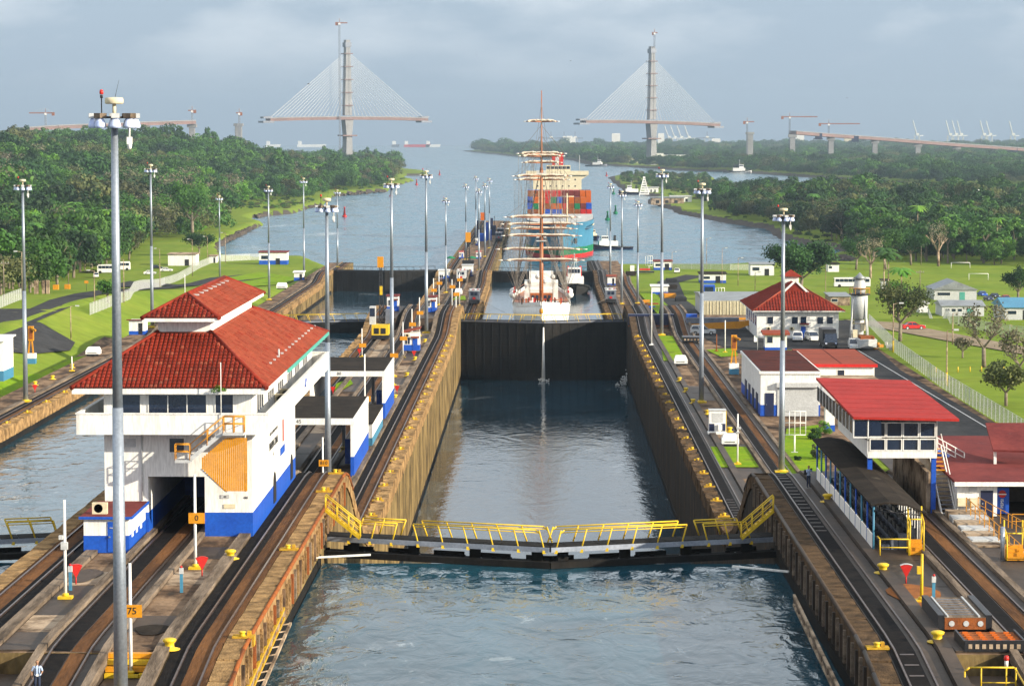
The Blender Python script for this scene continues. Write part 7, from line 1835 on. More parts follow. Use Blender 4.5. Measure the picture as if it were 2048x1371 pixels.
for s in (-1, 1): MB().cbox((s * 6.4, 1.5, 7.6), (.5, .3, 1.1), 0, s * .6).build('anchor', M['steel'], KS_)
b = MB(); b.tube((13.8, 12, 13.9), (14.9, 40, 13.6), .25, .25, 6); b.build('fender_line', M['cream'], KS_)

# ================================================================== tugs
def tug(label, X, D, rz, sc_=1.0, house='white', hullm='navy'):
    r = thing('tug_boat', label, 'tug boat', (X, D, 0), rz, 'tug boats')
    secs_ = [(-13, .6, .3, 3.6, 0), (-11.5, 2.6, 1.6, 3.3, 0), (-8, 4.2, 3.4, 2.7, 0), (-2, 4.6, 4.2, 2.1, 0), (6, 4.5, 4.1, 1.7, 0), (11, 4.0, 3.2, 1.6, 0), (13, 2.6, 1.8, 1.7, 0)]
    hull(secs_, [M[hullm], M['greysteel']], [0] * 7).build('hull', [M[hullm], M['greysteel']], r)
    b = MB()
    for i in range(len(secs_) - 1):
        for s in (-1, 1): b.tube((s * (secs_[i][1] + .1), secs_[i][0], secs_[i][3] - .25), (s * (secs_[i + 1][1] + .1), secs_[i + 1][0], secs_[i + 1][3] - .25), .35, n=6)
    b.build('fender', M['rubber'], r)
    MB().box(-2.9, 2.9, -7, 4, 2.2, 5.0).build('deckhouse', M[house], r)
    wh_ = MB().box(-2.0, 2.0, -5.6, -1.6, 5.0, 8.0).build('wheelhouse', M[house], r)
    for k in range(4): MB().box(-1.8 + .93 * k, -1.05 + .93 * k, -5.68, -5.6, 6.4, 7.6).build('window', M['glass'], wh_)
    for s in (-1, 1):
        for k in range(3): MB().box(min(s * 2.0, s * 2.06), max(s * 2.0, s * 2.06), -5.3 + 1.25 * k, -4.3 + 1.25 * k, 6.4, 7.6).build('window', M['glass'], wh_)
        MB().tube((s * 2.0, 2.4, 4.8), (s * 1.9, 2.6, 8.2), .45).build('funnel', M['red' if hullm == 'rubber' else 'steel'], r)
    m_ = MB(); m_.tube((0, -2, 8), (0, -2, 12.4), .14); m_.tube((-1.3, -2, 9.6), (1.3, -2, 9.6), .08); m_.tube((-1.0, -2, 10.9), (1.0, -2, 10.9), .06); m_.tube((-1.0, -2.2, 8), (0, -2, 11), .06); m_.tube((1.0, -2.2, 8), (0, -2, 11), .06); m_.build('mast', M['pale'], r)
    MB().lathe([(.5, 0), (.5, .9), (.8, .9), (.8, 1.0), (.4, 1.1)], (0, 7, 1.7), 10).build('tow_winch', M['steel'], r)
    for s in (-1, 1):
        for k in range(4): MB().lathe([(.5, -.15), (.5, .15)], (s * 4.75, -6 + 4 * k, 1.6), 10, axis='x').build('tyre_fender', M['rubber'], r)
    r.scale = (sc_,) * 3
    return r
tug('black and white tug moored beside the tall ship against the east wall', 10.6, 826, R(0), 1.0, 'white', 'rubber').location.z = 3.2
tug('dark blue tug moving left on the open water right of the container ship', (1221 - 1080) * 1215 / F, 1215, R(-82), .78)
tug('small cream and dark tug close behind the container ship bow', (1181 - 1080) * 1330 / F, 1330, R(20), .62, 'cream')
tug('blue tug moored at the east shore jetty beside the lattice beacon', (1268 - 1080) * 2320 / F, 2340, R(-85), 1.0)
tug('white work boat moored across the side channel', GG(1465, 346).x, GG(1465, 346).y - 90, R(90), 1.5, 'white', 'pale')
tug('grey work boat off the far wooded point', (1192 - 1080) * 4420 / F, 4420, R(80), 1.4, 'white', 'greysteel')
# buoys
def buoy(label, x, yb, m, h=6):
    q = G(x, yb, 0); r = thing('channel_buoy', label, 'buoy', q, 0, 'channel buoys')
    MB().lathe([(1.5, -.5), (1.5, .8), (1.3, 1.1)], n=10).build('float', M[m], r); MB().lathe([(.9, 1.1), (.35, h - 1), (.6, h - 1), (.6, h), (.02, h)], n=8).build('tower', M[m], r)
for x, yb, m, h, lab in ((689, 434, 'red', 6.5, 'red buoy nearest the left forest lawn'), (782, 393, 'red', 6, 'red buoy half hidden behind the lamp mast'), (833, 370, 'red', 6, 'red buoy off the left point'), (879, 350, 'red', 6, 'red buoy farthest out in the channel'),
                     (1231, 427, 'green', 5.5, 'green buoy right of the container ship funnel'), (1215, 440, 'green', 5.5, 'green buoy between two right hand masts'), (1227, 388, 'green', 5, 'small green buoy off the east jetty'), (1213, 352, 'red', 5, 'faint red marker at the tip of the east spit')):
    buoy(lab, x, yb, m, h)
LB = thing('lattice_beacon', 'white lattice beacon pyramid on the east shore jetty', 'beacon tower', GG(1288, 394))
b = MB()
for sx in (-1, 1):
    for sy in (-1, 1): b.tube((sx * 4.2, sy * 4.2, 0), (sx * .6, sy * .6, 15), .35, n=5)
b.build('leg_frame', M['white'], LB)
for k in range(7): MB().box(-3.9 + .5 * k, 3.9 - .5 * k, -4.0 + .5 * k, -3.8 + .5 * k, 1 + 2 * k, 2.3 + 2 * k).build('slat_band', M['white'], LB)
MB().box(-1, 1, -1, 1, 15, 16.5).build('lantern', M['white'], LB)
for i, (x, yb, w_, h_, m, lab) in enumerate(((1303, 385, 12, 4, 'white', 'white sheds at the east jetty right of the lattice beacon'), (1335, 407, 24, 4, 'deck_pale', 'pale stone quay building on the east spit'), (1362, 404, 16, 4, 'white', 'white boat shed on the east spit'), (1455, 386, 30, 3, 'pale', 'long pale roof among the trees of the east spit'),
                                         (1265, 325, 48, 7, 'cream', 'low tan sheds left of the right bridge pylon foot'), (1318, 326, 16, 17, 'white', 'white silo next to the right pylon foot'), (1345, 322, 70, 11, 'white', 'first long white warehouse on the far shore'), (1396, 322, 50, 9, 'white', 'second long white warehouse on the far shore'), (1460, 318, 110, 8, 'pale', 'third pale warehouse on the far shore'))):
    q = GG(x, yb); r = thing('shore_building', lab, 'building', q); MB().box(-w_ / 2, w_ / 2, 0, w_ * .4, -1, h_).build('wall', M[m], r); MB().box(-w_ / 2 - .6, w_ / 2 + .6, -.6, w_ * .4 + .6, h_, h_ + .8).build('roof', M['metalroof' if i % 2 else 'pale'], r)
    for k in range(3): MB().box(-w_ * .35 + w_ * .28 * k, -w_ * .25 + w_ * .28 * k, -.1, 0, .2, h_ * .6).build('door', M['steel'], r)
WT = thing('white_water_tower', 'slim white tower poking out of the right hand forest', 'tower', (at(1957, 400, 1500).x, 1500, 3))
MB().lathe([(.9, 0), (.9, 11), (1.3, 13), (1.3, 16), (.8, 18), (.05, 18.6)], n=12).build('shaft', M['white'], WT)
for i, (x, yt, m, w_, lab) in enumerate(((833, 282, 'red', 110, 'red hulled ship at anchor far out in the bay'), (865, 285, 'white', 60, 'small white ship at anchor right of the red one'), (790, 290, 'greysteel', 30, 'tiny grey launch in the far bay'), (622, 281, 'white', 120, 'white ship glimpsed above the left trees'), (545, 281, 'white', 60, 'pale tank dome above the left trees'))):
    D = 11600; q = at(x, 292, D); r = thing('anchored_ship', lab, 'ship', (q.x, D, 0)); MB().add([(-w_ / 2, 0, 0), (w_ / 2, 0, 0), (w_ / 2 + 6, 0, 12), (-w_ / 2, 0, 10), (-w_ / 2, 16, 0), (w_ / 2, 16, 0), (w_ / 2 + 6, 16, 12), (-w_ / 2, 16, 10)], [(0, 1, 2, 3), (5, 4, 7, 6), (0, 3, 7, 4), (1, 5, 6, 2), (3, 2, 6, 7)]).build('hull', M[m], r)
    MB().box(-w_ / 2 + 3, -w_ / 2 + 18, 2, 14, 10, 26).build('superstructure', M['white'], r)

# ================================================================== cable stayed bridge under construction
YL, YR = 4150.0, 4400.0
PL, PR = at(695, 300, YL), at(1303, 300, YR)
bd = Vector((PR.x - PL.x, PR.y - PL.y, 0)).normalized()
def pylon(label, x, Y, ytop, ydeck, tL, tR, slope):
    c = at(x, 300, Y); base = Vector((c.x, Y, 0)); zt = at(x, ytop, Y).z; zd = at(x, ydeck, Y).z
    r = thing('bridge_pylon', label, 'bridge pylon', base)
    n = Vector((bd.y, -bd.x, 0))
    def ob(x0, x1, y0, y1, z0, z1):    # box in bridge axes (along, across)
        v = []
        for zz in (z0, z1):
            for (a, c_) in ((x0[0] if zz == z0 else x0[1], y0), (x1[0] if zz == z0 else x1[1], y0), (x1[0] if zz == z0 else x1[1], y1), (x0[0] if zz == z0 else x0[1], y1)):
                p = bd * a + n * c_; v.append((p.x, p.y, zz))
        return v, [(0, 3, 2, 1), (4, 5, 6, 7), (0, 1, 5, 4), (1, 2, 6, 5), (2, 3, 7, 6), (3, 0, 4, 7)]
    b = MB(); b.add(*ob((-6, -4.6), (6, 4.6), -8, 8, 0, zd - 26)); b.add(*ob((-4.8, -7), (4.8, 7), -8, 8, zd - 25.9, zd - 3)); b.build('lower_shaft', M['bridge'], r)
    b = MB(); b.add(*ob((-6.2, -3.4), (-1.2, -.8), -5, 5, zd + 3, zt - 12)); b.add(*ob((1.2, .8), (6.2, 3.4), -5, 5, zd + 3, zt - 12)); b.add(*ob((-3.4, -3.6), (3.4, 3.6), -4.6, 4.6, zt - 12, zt))
    for k_ in range(5): zz = zd + 10 + k_ * 21; b.add(*ob((-4, -4), (4, 4), -4.4, 4.4, zz, zz + 2.5))
    b.add(*ob((-1.3, -1), (1.3, 1), 2, 4.5, zd + 3, zt - 12)); b.build('upper_shaft', M['bridge'], r)
    b = MB(); b.add(*ob((-5, -5), (5, 5), -6, 6, zt - 11, zt - 4)); b.build('top_platform', M['greysteel'], r)
    b = MB(); b.add(*ob((-12, -12), (12, 12), -11, 11, zd - 29, zd - 27)); b.build('work_platform', M['deckred'], r)
    for k in range(5):
        zz = zd + 18 + k * 20; b = MB(); b.add(*ob((-7.2, -7.2), (7.2, 7.2), -7, 7, zz, zz + 1.2)); b.build('scaffold_ring', M['deckred'], r)
    # deck cantilevers
    b = MB(); Ns = 14
    pts = []
    for k in range(-Ns, Ns + 1):
        t = (tL if k < 0 else tR) * abs(k) / Ns * (1 if k >= 0 else -1); pts.append((t, zd + slope * t - .00012 * t * t))
    for (t0, z0_), (t1, z1_) in zip(pts[:-1], pts[1:]):
        p0, p1 = bd * t0, bd * t1; b.beam((p0.x, p0.y, z0_ - 1.5), (p1.x, p1.y, z1_ - 1.5), 20, 4.2)
    b.build('deck', M['deckred'], r)
    b = MB()
    for (t0, z0_), (t1, z1_) in zip(pts[:-1], pts[1:]):
        p0, p1 = bd * t0, bd * t1
        for s in (-10, 10): b.beam((p0.x + n.x * s, p0.y + n.y * s, z0_ + 1.3), (p1.x + n.x * s, p1.y + n.y * s, z1_ + 1.3), .6, 1.2)
    b.build('edge_barrier', M['bridge'], r)
    for t in (-tL, tR):
        p = bd * t; zz = zd + slope * t - .00012 * t * t; b = MB(); b.beam((p.x - bd.x * 12, p.y - bd.y * 12, zz - 4.5), (p.x + bd.x * 6, p.y + bd.y * 6, zz - 4.5), 22, 3.0); b.beam((p.x - bd.x * 10, p.y - bd.y * 10, zz + 2), (p.x + bd.x * 3, p.y + bd.y * 3, zz + 3), 14, 2.6); b.build('form_traveller', M['greysteel'], r)
    nc = 18
    for s in (-1, 1):
        for k in range(nc):
            t = (tL if s < 0 else tR) * (.10 + .86 * k / (nc - 1)); zt_ = zd + (zt - 18 - zd) * (.42 + .55 * k / (nc - 1))
            for a in (0,):
                p = bd * (t * s); MB().tube((p.x + n.x * a, p.y + n.y * a, zd + slope * t * s + 1), (bd.x * s * 4.5, bd.y * s * 4.5, zt_), .29, n=4).build('stay_cable', M['white'], r)
    return r, zt, zd
pylon('left bridge pylon with cable stayed deck arms beyond the left forest', 695, YL, 80, 235, 132, 134, 0.004)
pylon('right bridge pylon with cable stayed deck arms over the far shore', 1303, YR, 93, 243, 128, 126, -0.020)
def tower_crane(label, x, Y, yt, yb, jl, jr, red=True):
    c = at(x, 300, Y); zt = at(x, yt, Y).z; zb = max(at(x, yb, Y).z, 0); r = thing('tower_crane', label, 'tower crane', (c.x, Y, zb), 0, 'tower cranes'); H = zt - zb; k_ = Y / F
    b = MB()
    for sx in (-1, 1):
        for sy in (-1, 1): b.tube((sx, sy, 0), (sx, sy, H - 3), .28, n=4)
    for k in range(int(H / 4)): b.tube((-1, -1, 4 * k), (1, -1, 4 * k + 4), .2, n=3); b.tube((-1, -1, 4 * k), (1, -1, 4 * k), .2, n=3)
    b.build('mast', M['greysteel'], r)
    jm = M['rust' if red else 'pale']
    j = MB(); L0, L1_ = -jl * k_, jr * k_; j.beam((L0, 0, H - 3), (L1_, 0, H - 3), 1.2, 1.6); j.tube((0, 0, H - 2), (0, 0, H + 4), .5, .2, 5); j.build('jib', jm, r)
    MB().tube((0, 0, H + 4), (L1_ * .8, 0, H - 2.2), .16, n=3).build('tie_rod', M['pale'], r); MB().tube((0, 0, H + 4), (L0 * .8, 0, H - 2.2), .16, n=3).build('tie_rod', M['pale'], r)
    MB().box(L0 if jl < jr else L1_ - 4, (L0 + 4) if jl < jr else L1_, -1.5, 1.5, H - 7, H - 2).build('counterweight', jm, r); MB().box(-1.4, 1.4, -2.4, 0, H - 6, H - 3).build('cab', M['white'], r)
tower_crane('tower crane with red head tied to the left pylon', 680, YL - 20, 42, 300, 8, 16)
tower_crane('short tower crane on top of the right pylon', 1308, YR - 5, 62, 95, 5, 6)
tower_crane('faint tower crane at the far left above the forest', 92, 4000, 222, 262, 33, 18)
tower_crane('tower crane at the end pier of the left viaduct', 385, 4010, 217, 285, 8, 8)
tower_crane('tower crane over the lone pier left of the left pylon', 479, 4040, 222, 290, 6, 6)
tower_crane('tower crane over the lone pier right of the right pylon', 1494, 4480, 240, 318, 8, 14)
tower_crane('red tower crane at the start of the right viaduct', 1579, 4500, 230, 318, 17, 55)
tower_crane('red and white tower crane over the second pier of the right viaduct', 1657, 4560, 244, 320, 20, 62)
def viaduct(label, pts, piers):
    """pts (photo x, distance, photo y of the deck), piers likewise with a foot"""
    P_ = [at(x, y, Y) for x, Y, y in pts]; r = thing('viaduct', label, 'viaduct', (P_[0].x, P_[0].y, 0))
    for i in range(len(P_) - 1): MB().beam(P_[i] - Vector((0, 0, 1.5)), P_[i + 1] - Vector((0, 0, 1.5)), 18, 4.5).build('deck_segment', M['deckred'], r, world=True)
    for i in range(len(P_) - 1): MB().beam(P_[i] + Vector((0, 0, 1.6)), P_[i + 1] + Vector((0, 0, 1.6)), 18.6, 1.2).build('parapet', M['bridge'], r, world=True)
    for x, Y, yt, _ in piers:
        a = at(x, yt, Y); b = MB(); b.box(a.x - 4.2, a.x + 4.2, Y - 4, Y + 4, 0, a.z - 4.2); b.box(a.x - 7, a.x + 7, Y - 5, Y + 5, a.z - 9, a.z - 4); b.build('pier', M['bridge'], r, world=True)
    return r
viaduct('right approach viaduct sloping down behind the trees', [(1585, 4500, 264), (1662, 4560, 270), (1750, 4620, 276), (1836, 4680, 283), (1913, 4740, 289), (1990, 4800, 294), (2100, 4880, 302)], [(1585, 4500, 264, 0), (1662, 4560, 270, 0), (1750, 4620, 276, 0), (1836, 4680, 283, 0), (1913, 4740, 289, 0), (1990, 4800, 294, 0)])
viaduct('left approach viaduct rising above the left forest', [(385, 4010, 243), (290, 3950, 246), (190, 3890, 250), (110, 3840, 253), (40, 3800, 258)], [(384, 4010, 243, 0), (290, 3950, 246, 0), (190, 3890, 250, 0)])
for x, Y, yt, lab in ((477, 4050, 247, 'lone unfinished bridge pier left of the left pylon'), (1500, 4490, 264, 'lone unfinished bridge pier right of the right pylon')):
    a = at(x, yt, Y); r = thing('bridge_pier', lab, 'bridge pier', (a.x, Y, 0)); MB().box(-5, 5, -5, 5, 0, a.z - 4).build('shaft', M['bridge'], r); MB().box(-7, 7, -6, 6, a.z - 4, a.z).build('cap', M['bridge'], r)
for (x, Y, yt, m, lab) in ((1636, 4540, 268, 'navy', 'dark blue form traveller under the viaduct near its first pier'), (1709, 4590, 273, 'navy', 'dark blue form traveller under the viaduct near its second pier'), (2026, 4830, 297, 'navy', 'dark form traveller at the right end of the viaduct')):
    a = at(x, yt, Y); tag(MB().box(a.x - 6, a.x + 6, Y - 11, Y - 9.5, a.z - 8, a.z + 1).box(a.x - 7, a.x + 7, Y - 11, Y + 9, a.z - 9, a.z - 7).build('form_traveller', M[m]), lab, 'form traveller')

# container port and town in the haze
def gantry(label, x, Y, H, up):
    q = at(x, 300, Y); r = thing('port_crane', label, 'port crane', (q.x, Y, 2), 0, 'port cranes')
    b = MB()
    for sx in (-9, 9):
        for sy in (0, 14): b.beam((sx, sy, 0), (sx * .8, sy, H * .62), 2.2, 2.2)
    b.beam((-9, 0, H * .35), (9, 0, H * .35), 1.5, 1.5); b.build('portal', M['pale'], r)
    if up: MB().beam((0, 0, H * .6), (-16, -10, H * 1.25), 2.5, 2.5).build('raised_boom', M['pale'], r); MB().beam((0, 0, H * .6), (22, 10, H * .62), 2.5, 2.5).build('back_boom', M['pale'], r)
    else: MB().beam((-40, 0, H * .62), (26, 6, H * .62), 2.5, 2.5).build('boom', M['greysteel'], r); MB().beam((0, 0, H * .62), (0, 2, H * .95), 2.0, 2.0).build('apex', M['greysteel'], r)
    MB().box(-4, 6, -3, 6, H * .64, H * .72).build('machine_house', M['white'], r)
gi = 0
for x, up in ((1102, 0), (1128, 0), (1150, 0), (1338, 1), (1350, 1), (1363, 1), (1378, 1), (1414, 0), (1834, 1), (1900, 1), (1912, 1), (1922, 1), (1968, 1), (1980, 1), (2026, 1)):
    gi += 1
    gantry('%s harbour crane from the left along the hazy port skyline' % ORD[gi - 1], x, 8600 + 35 * gi, 64 if x < 1800 else 78, up)
tn = 0
blk = []
for k in range(120):
    x = rng.choice([rng.uniform(1000, 1290), rng.uniform(1310, 1600), rng.uniform(1600, 2048)]); h = rng.choice([6, 8, 10, 12, 16, 10, 8]); w_ = rng.uniform(12, 50); blk.append((x, h, w_, rng.choice(['white', 'pale', 'cream', 'deckred', 'orange', 'pale', 'white'])))
for x, h, w_ in ((1139, 44, 20), (1146, 40, 16), (1232, 52, 26), (1322, 52, 20), (1600, 52, 26), (1592, 36, 20), (1698, 42, 30), (1432, 36, 28)): blk.append((x, h, w_, 'white' if x != 1698 else 'cream'))
tb = {}
for i, (x, h, w_, m) in enumerate(blk):
    Y = 8200 + (i % 11) * 60; q = at(x, 300, Y)
    if m not in tb:
        o = MB().box(-.5, .5, 0, 1, 0, 1).box(-.45, .45, .1, .9, 1, 1.04).build('town_building', M[m]); tb[m] = o
    else: o = tb[m].copy(); COL.objects.link(o)
    o.location = (q.x, Y, 3); o.scale = (w_, 14, h)
    if h > 30: tag(o, 'pale high rise tower in the haze, %s tall block of the town from the left' % ORD[tn], 'building', 'town towers'); tn += 1
    else: tag(o, 'low pale building in the hazy town along the far shore', 'building', 'low buildings of the hazy town')

# ================================================================== vegetation
def leaf_mat(name, a, b_, c_):
    m = bpy.data.materials.new(name); m.use_nodes = True; n = m.node_tree.nodes; l = m.node_tree.links; p = n['Principled BSDF']
    p.inputs['Roughness'].default_value = .65; p.inputs['Specular IOR Level'].default_value = .25
    g = n.new('ShaderNodeNewGeometry'); t = n.new('ShaderNodeTexNoise'); t.inputs['Scale'].default_value = .11; t.inputs['Detail'].default_value = 5; l.new(g.outputs['Position'], t.inputs['Vector'])
    r = n.new('ShaderNodeValToRGB'); e = r.color_ramp.elements; e[0].position = .36; e[0].color = (*a, 1); e[1].position = .66; e[1].color = (*c_, 1); x = e.new(.5); x.color = (*b_, 1)
    l.new(t.outputs[0], r.inputs[0]); oi_ = n.new('ShaderNodeObjectInfo'); mrr = n.new('ShaderNodeMapRange'); mrr.inputs[3].default_value = .5; mrr.inputs[4].default_value = 1.4; l.new(oi_.outputs['Random'], mrr.inputs[0])
    mu = n.new('ShaderNodeMixRGB'); mu.blend_type = 'MULTIPLY'; mu.inputs[0].default_value = 1; l.new(r.outputs[0], mu.inputs[1]); l.new(mrr.outputs[0], mu.inputs[2]); r = mu
    l.new(r.outputs[0], p.inputs['Base Color'])
    tr = n.new('ShaderNodeBsdfTranslucent'); l.new(r.outputs[0], tr.inputs[0]); mx_ = n.new('ShaderNodeMixShader'); mx_.inputs[0].default_value = .15
    l.new(p.outputs[0], mx_.inputs[1]); l.new(tr.outputs[0], mx_.inputs[2]); l.new(mx_.outputs[0], n['Material Output'].inputs[0])
    return m
LM = {'dark': leaf_mat('leaf_dark', (.010, .038, .008), (.02, .065, .012), (.036, .10, .016)), 'mid': leaf_mat('leaf_mid', (.022, .07, .010), (.042, .115, .014), (.075, .165, .022)),
      'bright': leaf_mat('leaf_bright', (.05, .145, .012), (.085, .20, .016), (.13, .25, .024)), 'olive': leaf_mat('leaf_olive', (.05, .07, .022), (.08, .095, .03), (.12, .125, .042)),
      'dry': leaf_mat('leaf_dry', (.11, .10, .06), (.15, .135, .085), (.20, .18, .12))}
def crown_mesh(seed, rx, rz, nclump, nleaf, ls, key, hollow=.55, name='crown', flat=0.0):
    r_ = np.random.RandomState(seed); V = []; Fc = []
    cl = []
    for k in range(nclump):
        a = r_.uniform(0, 2 * math.pi); u = r_.uniform(-.55, 1.0); rr = math.sqrt(max(0, 1 - u * u)) ; d = r_.uniform(hollow, 1.0)
        c = np.array([rx * rr * math.cos(a) * d, rx * rr * math.sin(a) * d, rz * (u * d * (1 - flat) + flat * .3)]); cl.append((c, r_.uniform(.27, .42) * rx))
    for c, cr_ in cl:
        n = nleaf
        u = r_.uniform(-.7, 1, n); a = r_.uniform(0, 2 * math.pi, n); s = np.sqrt(1 - u * u); N = np.stack([s * np.cos(a), s * np.sin(a), u], 1); P_ = c + N * (cr_ * r_.uniform(.75, 1.08, n))[:, None] * np.array([1, 1, .8])
        N2 = N + r_.normal(0, .28, (n, 3)); N2 /= np.linalg.norm(N2, axis=1)[:, None]
        T_ = np.cross(N2, r_.normal(0, 1, (n, 3))); T_ /= np.linalg.norm(T_, axis=1)[:, None]; B_ = np.cross(N2, T_)
        h = (ls * r_.uniform(.6, 1.3, n))[:, None]
        q = np.stack([P_ - T_ * h * .5, P_ + B_ * h * .32, P_ + T_ * h * .5, P_ - B_ * h * .32], 1).reshape(-1, 3)
        o = sum(len(x) for x in V); V.append(q); Fc.append(np.arange(4 * n).reshape(n, 4) + o)
    v = np.concatenate(V); f = np.concatenate(Fc)
    me = bpy.data.meshes.new(name); me.from_pydata(v.tolist(), [], f.tolist()); me.materials.append(LM[key]); me.update(); return me
def leafball(r_, key, seed):
    me = crown_mesh(seed, r_, r_ * .9, 14, 60, r_ * .22, key, .3); o = bpy.data.objects.new('shrub', me); COL.objects.link(o); return o
def trunk_mesh(h, r0, seed, spread=2.5, nb=4):
    r_ = random.Random(seed); b = MB(); top = Vector((r_.uniform(-.4, .4), r_.uniform(-.4, .4), h * .62)); b.tube((0, 0, -.6), top, r0, r0 * .6, 7)
    for k in range(nb):
        a = 2 * math.pi * k / nb + r_.uniform(-.4, .4); e = top + Vector((math.cos(a) * spread, math.sin(a) * spread, h * .35 + r_.uniform(-.5, .5))); b.tube(top - Vector((0, 0, .3)), e, r0 * .42, r0 * .15, 5)
    me = bpy.data.meshes.new('trunk'); me.from_pydata(b.v, [], b.f); me.materials.append(M['bark']); me.update(); return me
CR = []   # (mesh, crown centre height)
for i, (k, rx, rz, n, nl, ls) in enumerate((('mid', 6.2, 4.8, 34, 52, .95), ('dark', 5.8, 5.2, 34, 52, .95), ('bright', 4.6, 5.6, 26, 52, .9), ('olive', 8.2, 2.8, 34, 52, .85), ('mid', 4.2, 7.0, 28, 52, .9), ('dark', 7.6, 4.2, 36, 56, 1.0), ('dry', 5.8, 4.2, 26, 26, .55), ('olive', 5.2, 5.0, 30, 46, .85))):
    CR.append((crown_mesh(100 + i, rx, rz, n, nl, ls, k), rz))
TRK = [trunk_mesh(9.5, .38, 5 + i) for i in range(3)]
TRK_PALE = [trunk_mesh(11, .42, 50 + i, 3.5, 6) for i in range(2)]
for me in TRK_PALE: me.materials.clear(); me.materials.append(M['deck_pale'])

def tree(label, x, y, z, sc_, ci, seed=0, grp=None, th=8.5, pale=False, name='broadleaf_tree'):
    r = bpy.data.objects.new(name, None); COL.objects.link(r); r.location = (x, y, z); r.scale = (sc_,) * 3; r.rotation_euler = (0, 0, seed * 2.39996)
    tag(r, label, 'tree', grp)
    t = bpy.data.objects.new('trunk', (TRK_PALE if pale else TRK)[seed % 2]); COL.objects.link(t); t.parent = r
    me, rz = CR[ci]; c = bpy.data.objects.new('crown', me); COL.objects.link(c); c.parent = r; c.location = (0, 0, th + .15 * rz)
    return r

# -- forest masks
def to_px(P_):
    d = P_ - np.array(CAM); f = d @ np.array(FWD); return 1024 + F * (d @ np.array(RGT)) / f, 685.5 - F * (d @ np.array(UPV)) / f
FRONT_L = [(-900, 600), (0, 590), (60, 588), (120, 570), (190, 545), (235, 522), (262, 492), (330, 480), (400, 477), (438, 470), (446, 415), (500, 409), (560, 403), (640, 394), (700, 386), (770, 379), (779, 352), (792, 342), (800, 330)]
FRONT_R = [(1240, 340), (1246, 366), (1290, 374), (1400, 396), (1440, 442), (1500, 452), (1560, 462), (1600, 475), (1650, 492), (1700, 503), (1740, 516), (1800, 522), (1900, 527), (2048, 533), (3000, 560)]
rs = np.random.RandomState(11)
def candidates(x0, x1, y0, y1, sp):
    xs, ys = np.meshgrid(np.arange(x0, x1, sp), np.arange(y0, y1, sp)); xs = xs + rs.uniform(-.45, .45, xs.shape) * sp; ys = ys + rs.uniform(-.45, .45, ys.shape) * sp
    return xs.ravel(), ys.ravel()
def forest_pts(x0, x1, y0, y1, sp, side):
    x, y = candidates(x0, x1, y0, y1, sp); z = ground_z(x, y); px, py = to_px(np.stack([x, y, z], 1))
    vis = (px > -140) & (px < 2190)
    if side == 'L':
        k = vis & (sdist(x, y, shore_left) > 9) & (py < np.interp(px, [a for a, _ in FRONT_L], [b for _, b in FRONT_L])) & (px < 800)
    elif side == 'R':
        k = vis & (sdist(x, y, shore_right) > 8) & (py < np.interp(px, [a for a, _ in FRONT_R], [b for _, b in FRONT_R])) & (px > 1240)
    else:
        k = vis & (sdist(x, y, shore_far) > 12) & ~((px > 1250) & (px < 1530) & (py > 319) & (py < 331)) & (py > 293)
    k &= rs.rand(len(x)) > .08
    return np.stack([x[k], y[k], z[k], px[k], py[k]], 1)
PL_ = forest_pts(-900, -60, 620, 1900, 12.5, 'L'); PL2 = forest_pts(-1500, -60, 1900, 4600, 16, 'L')
PRt = forest_pts(60, 700, 1000, 2700, 12, 'R'); PR2 = forest_pts(60, 1200, 2700, 4000, 15, 'R')
PF = np.concatenate([forest_pts(0, 1800, 2700, 6200, 19, 'F'), forest_pts(-200, 2200, 6200, 8700, 34, 'F')])
def size_of(p, side): 
    base = rs.uniform(.55, 1.3, len(p)) * np.where(rs.rand(len(p)) < .07, 1.35, 1)
    if side == 'R': base *= np.where(p[:, 3] < 1440, .42, np.where(p[:, 3] < 1500, .9, 1.2))
    if side == 'L': base *= np.where((p[:, 4] > 370) & (p[:, 3] > 445), .8, 1.0) * np.interp(p[:, 1], [700, 1000, 1400], [1.1, 1.2, 1.55])
    if side == 'F': base *= np.interp(p[:, 1], [2700, 6200, 9000], [1.25, 1.6, 2.4])
    return base
# individual trees: the nearest ones on both banks
def front_sort(P_): return P_[np.argsort(P_[:, 1])]
PL_ = front_sort(PL_); PRt = front_sort(PRt)
nL = nR = 0; restL = []; restR = []
for side, P_, cap, rest in (('L', PL_, 150, restL), ('R', PRt, 135, restR)):
    szs = size_of(P_, side)
    k = 0
    for i, p in enumerate(P_):
        if k < cap and p[3] > -60 and p[3] < 2110 and not (side == 'R' and p[3] < 1440):
            ci = int(rs.choice([0, 1, 2, 3, 4, 5, 6, 7], p=([.2, .14, .2, .14, .12, .1, .02, .08] if side == 'L' else [.16, .26, .05, .12, .12, .18, .06, .05])))
            tree('leafy tree in the dense forest on the %s bank' % ('west' if side == 'L' else 'east'), p[0], p[1], p[2] - .2, float(szs[i]), ci, k, 'trees of the %s bank forest' % ('west' if side == 'L' else 'east'), th=5.0); k += 1
        else: rest.append(np.append(p[:3], szs[i]))
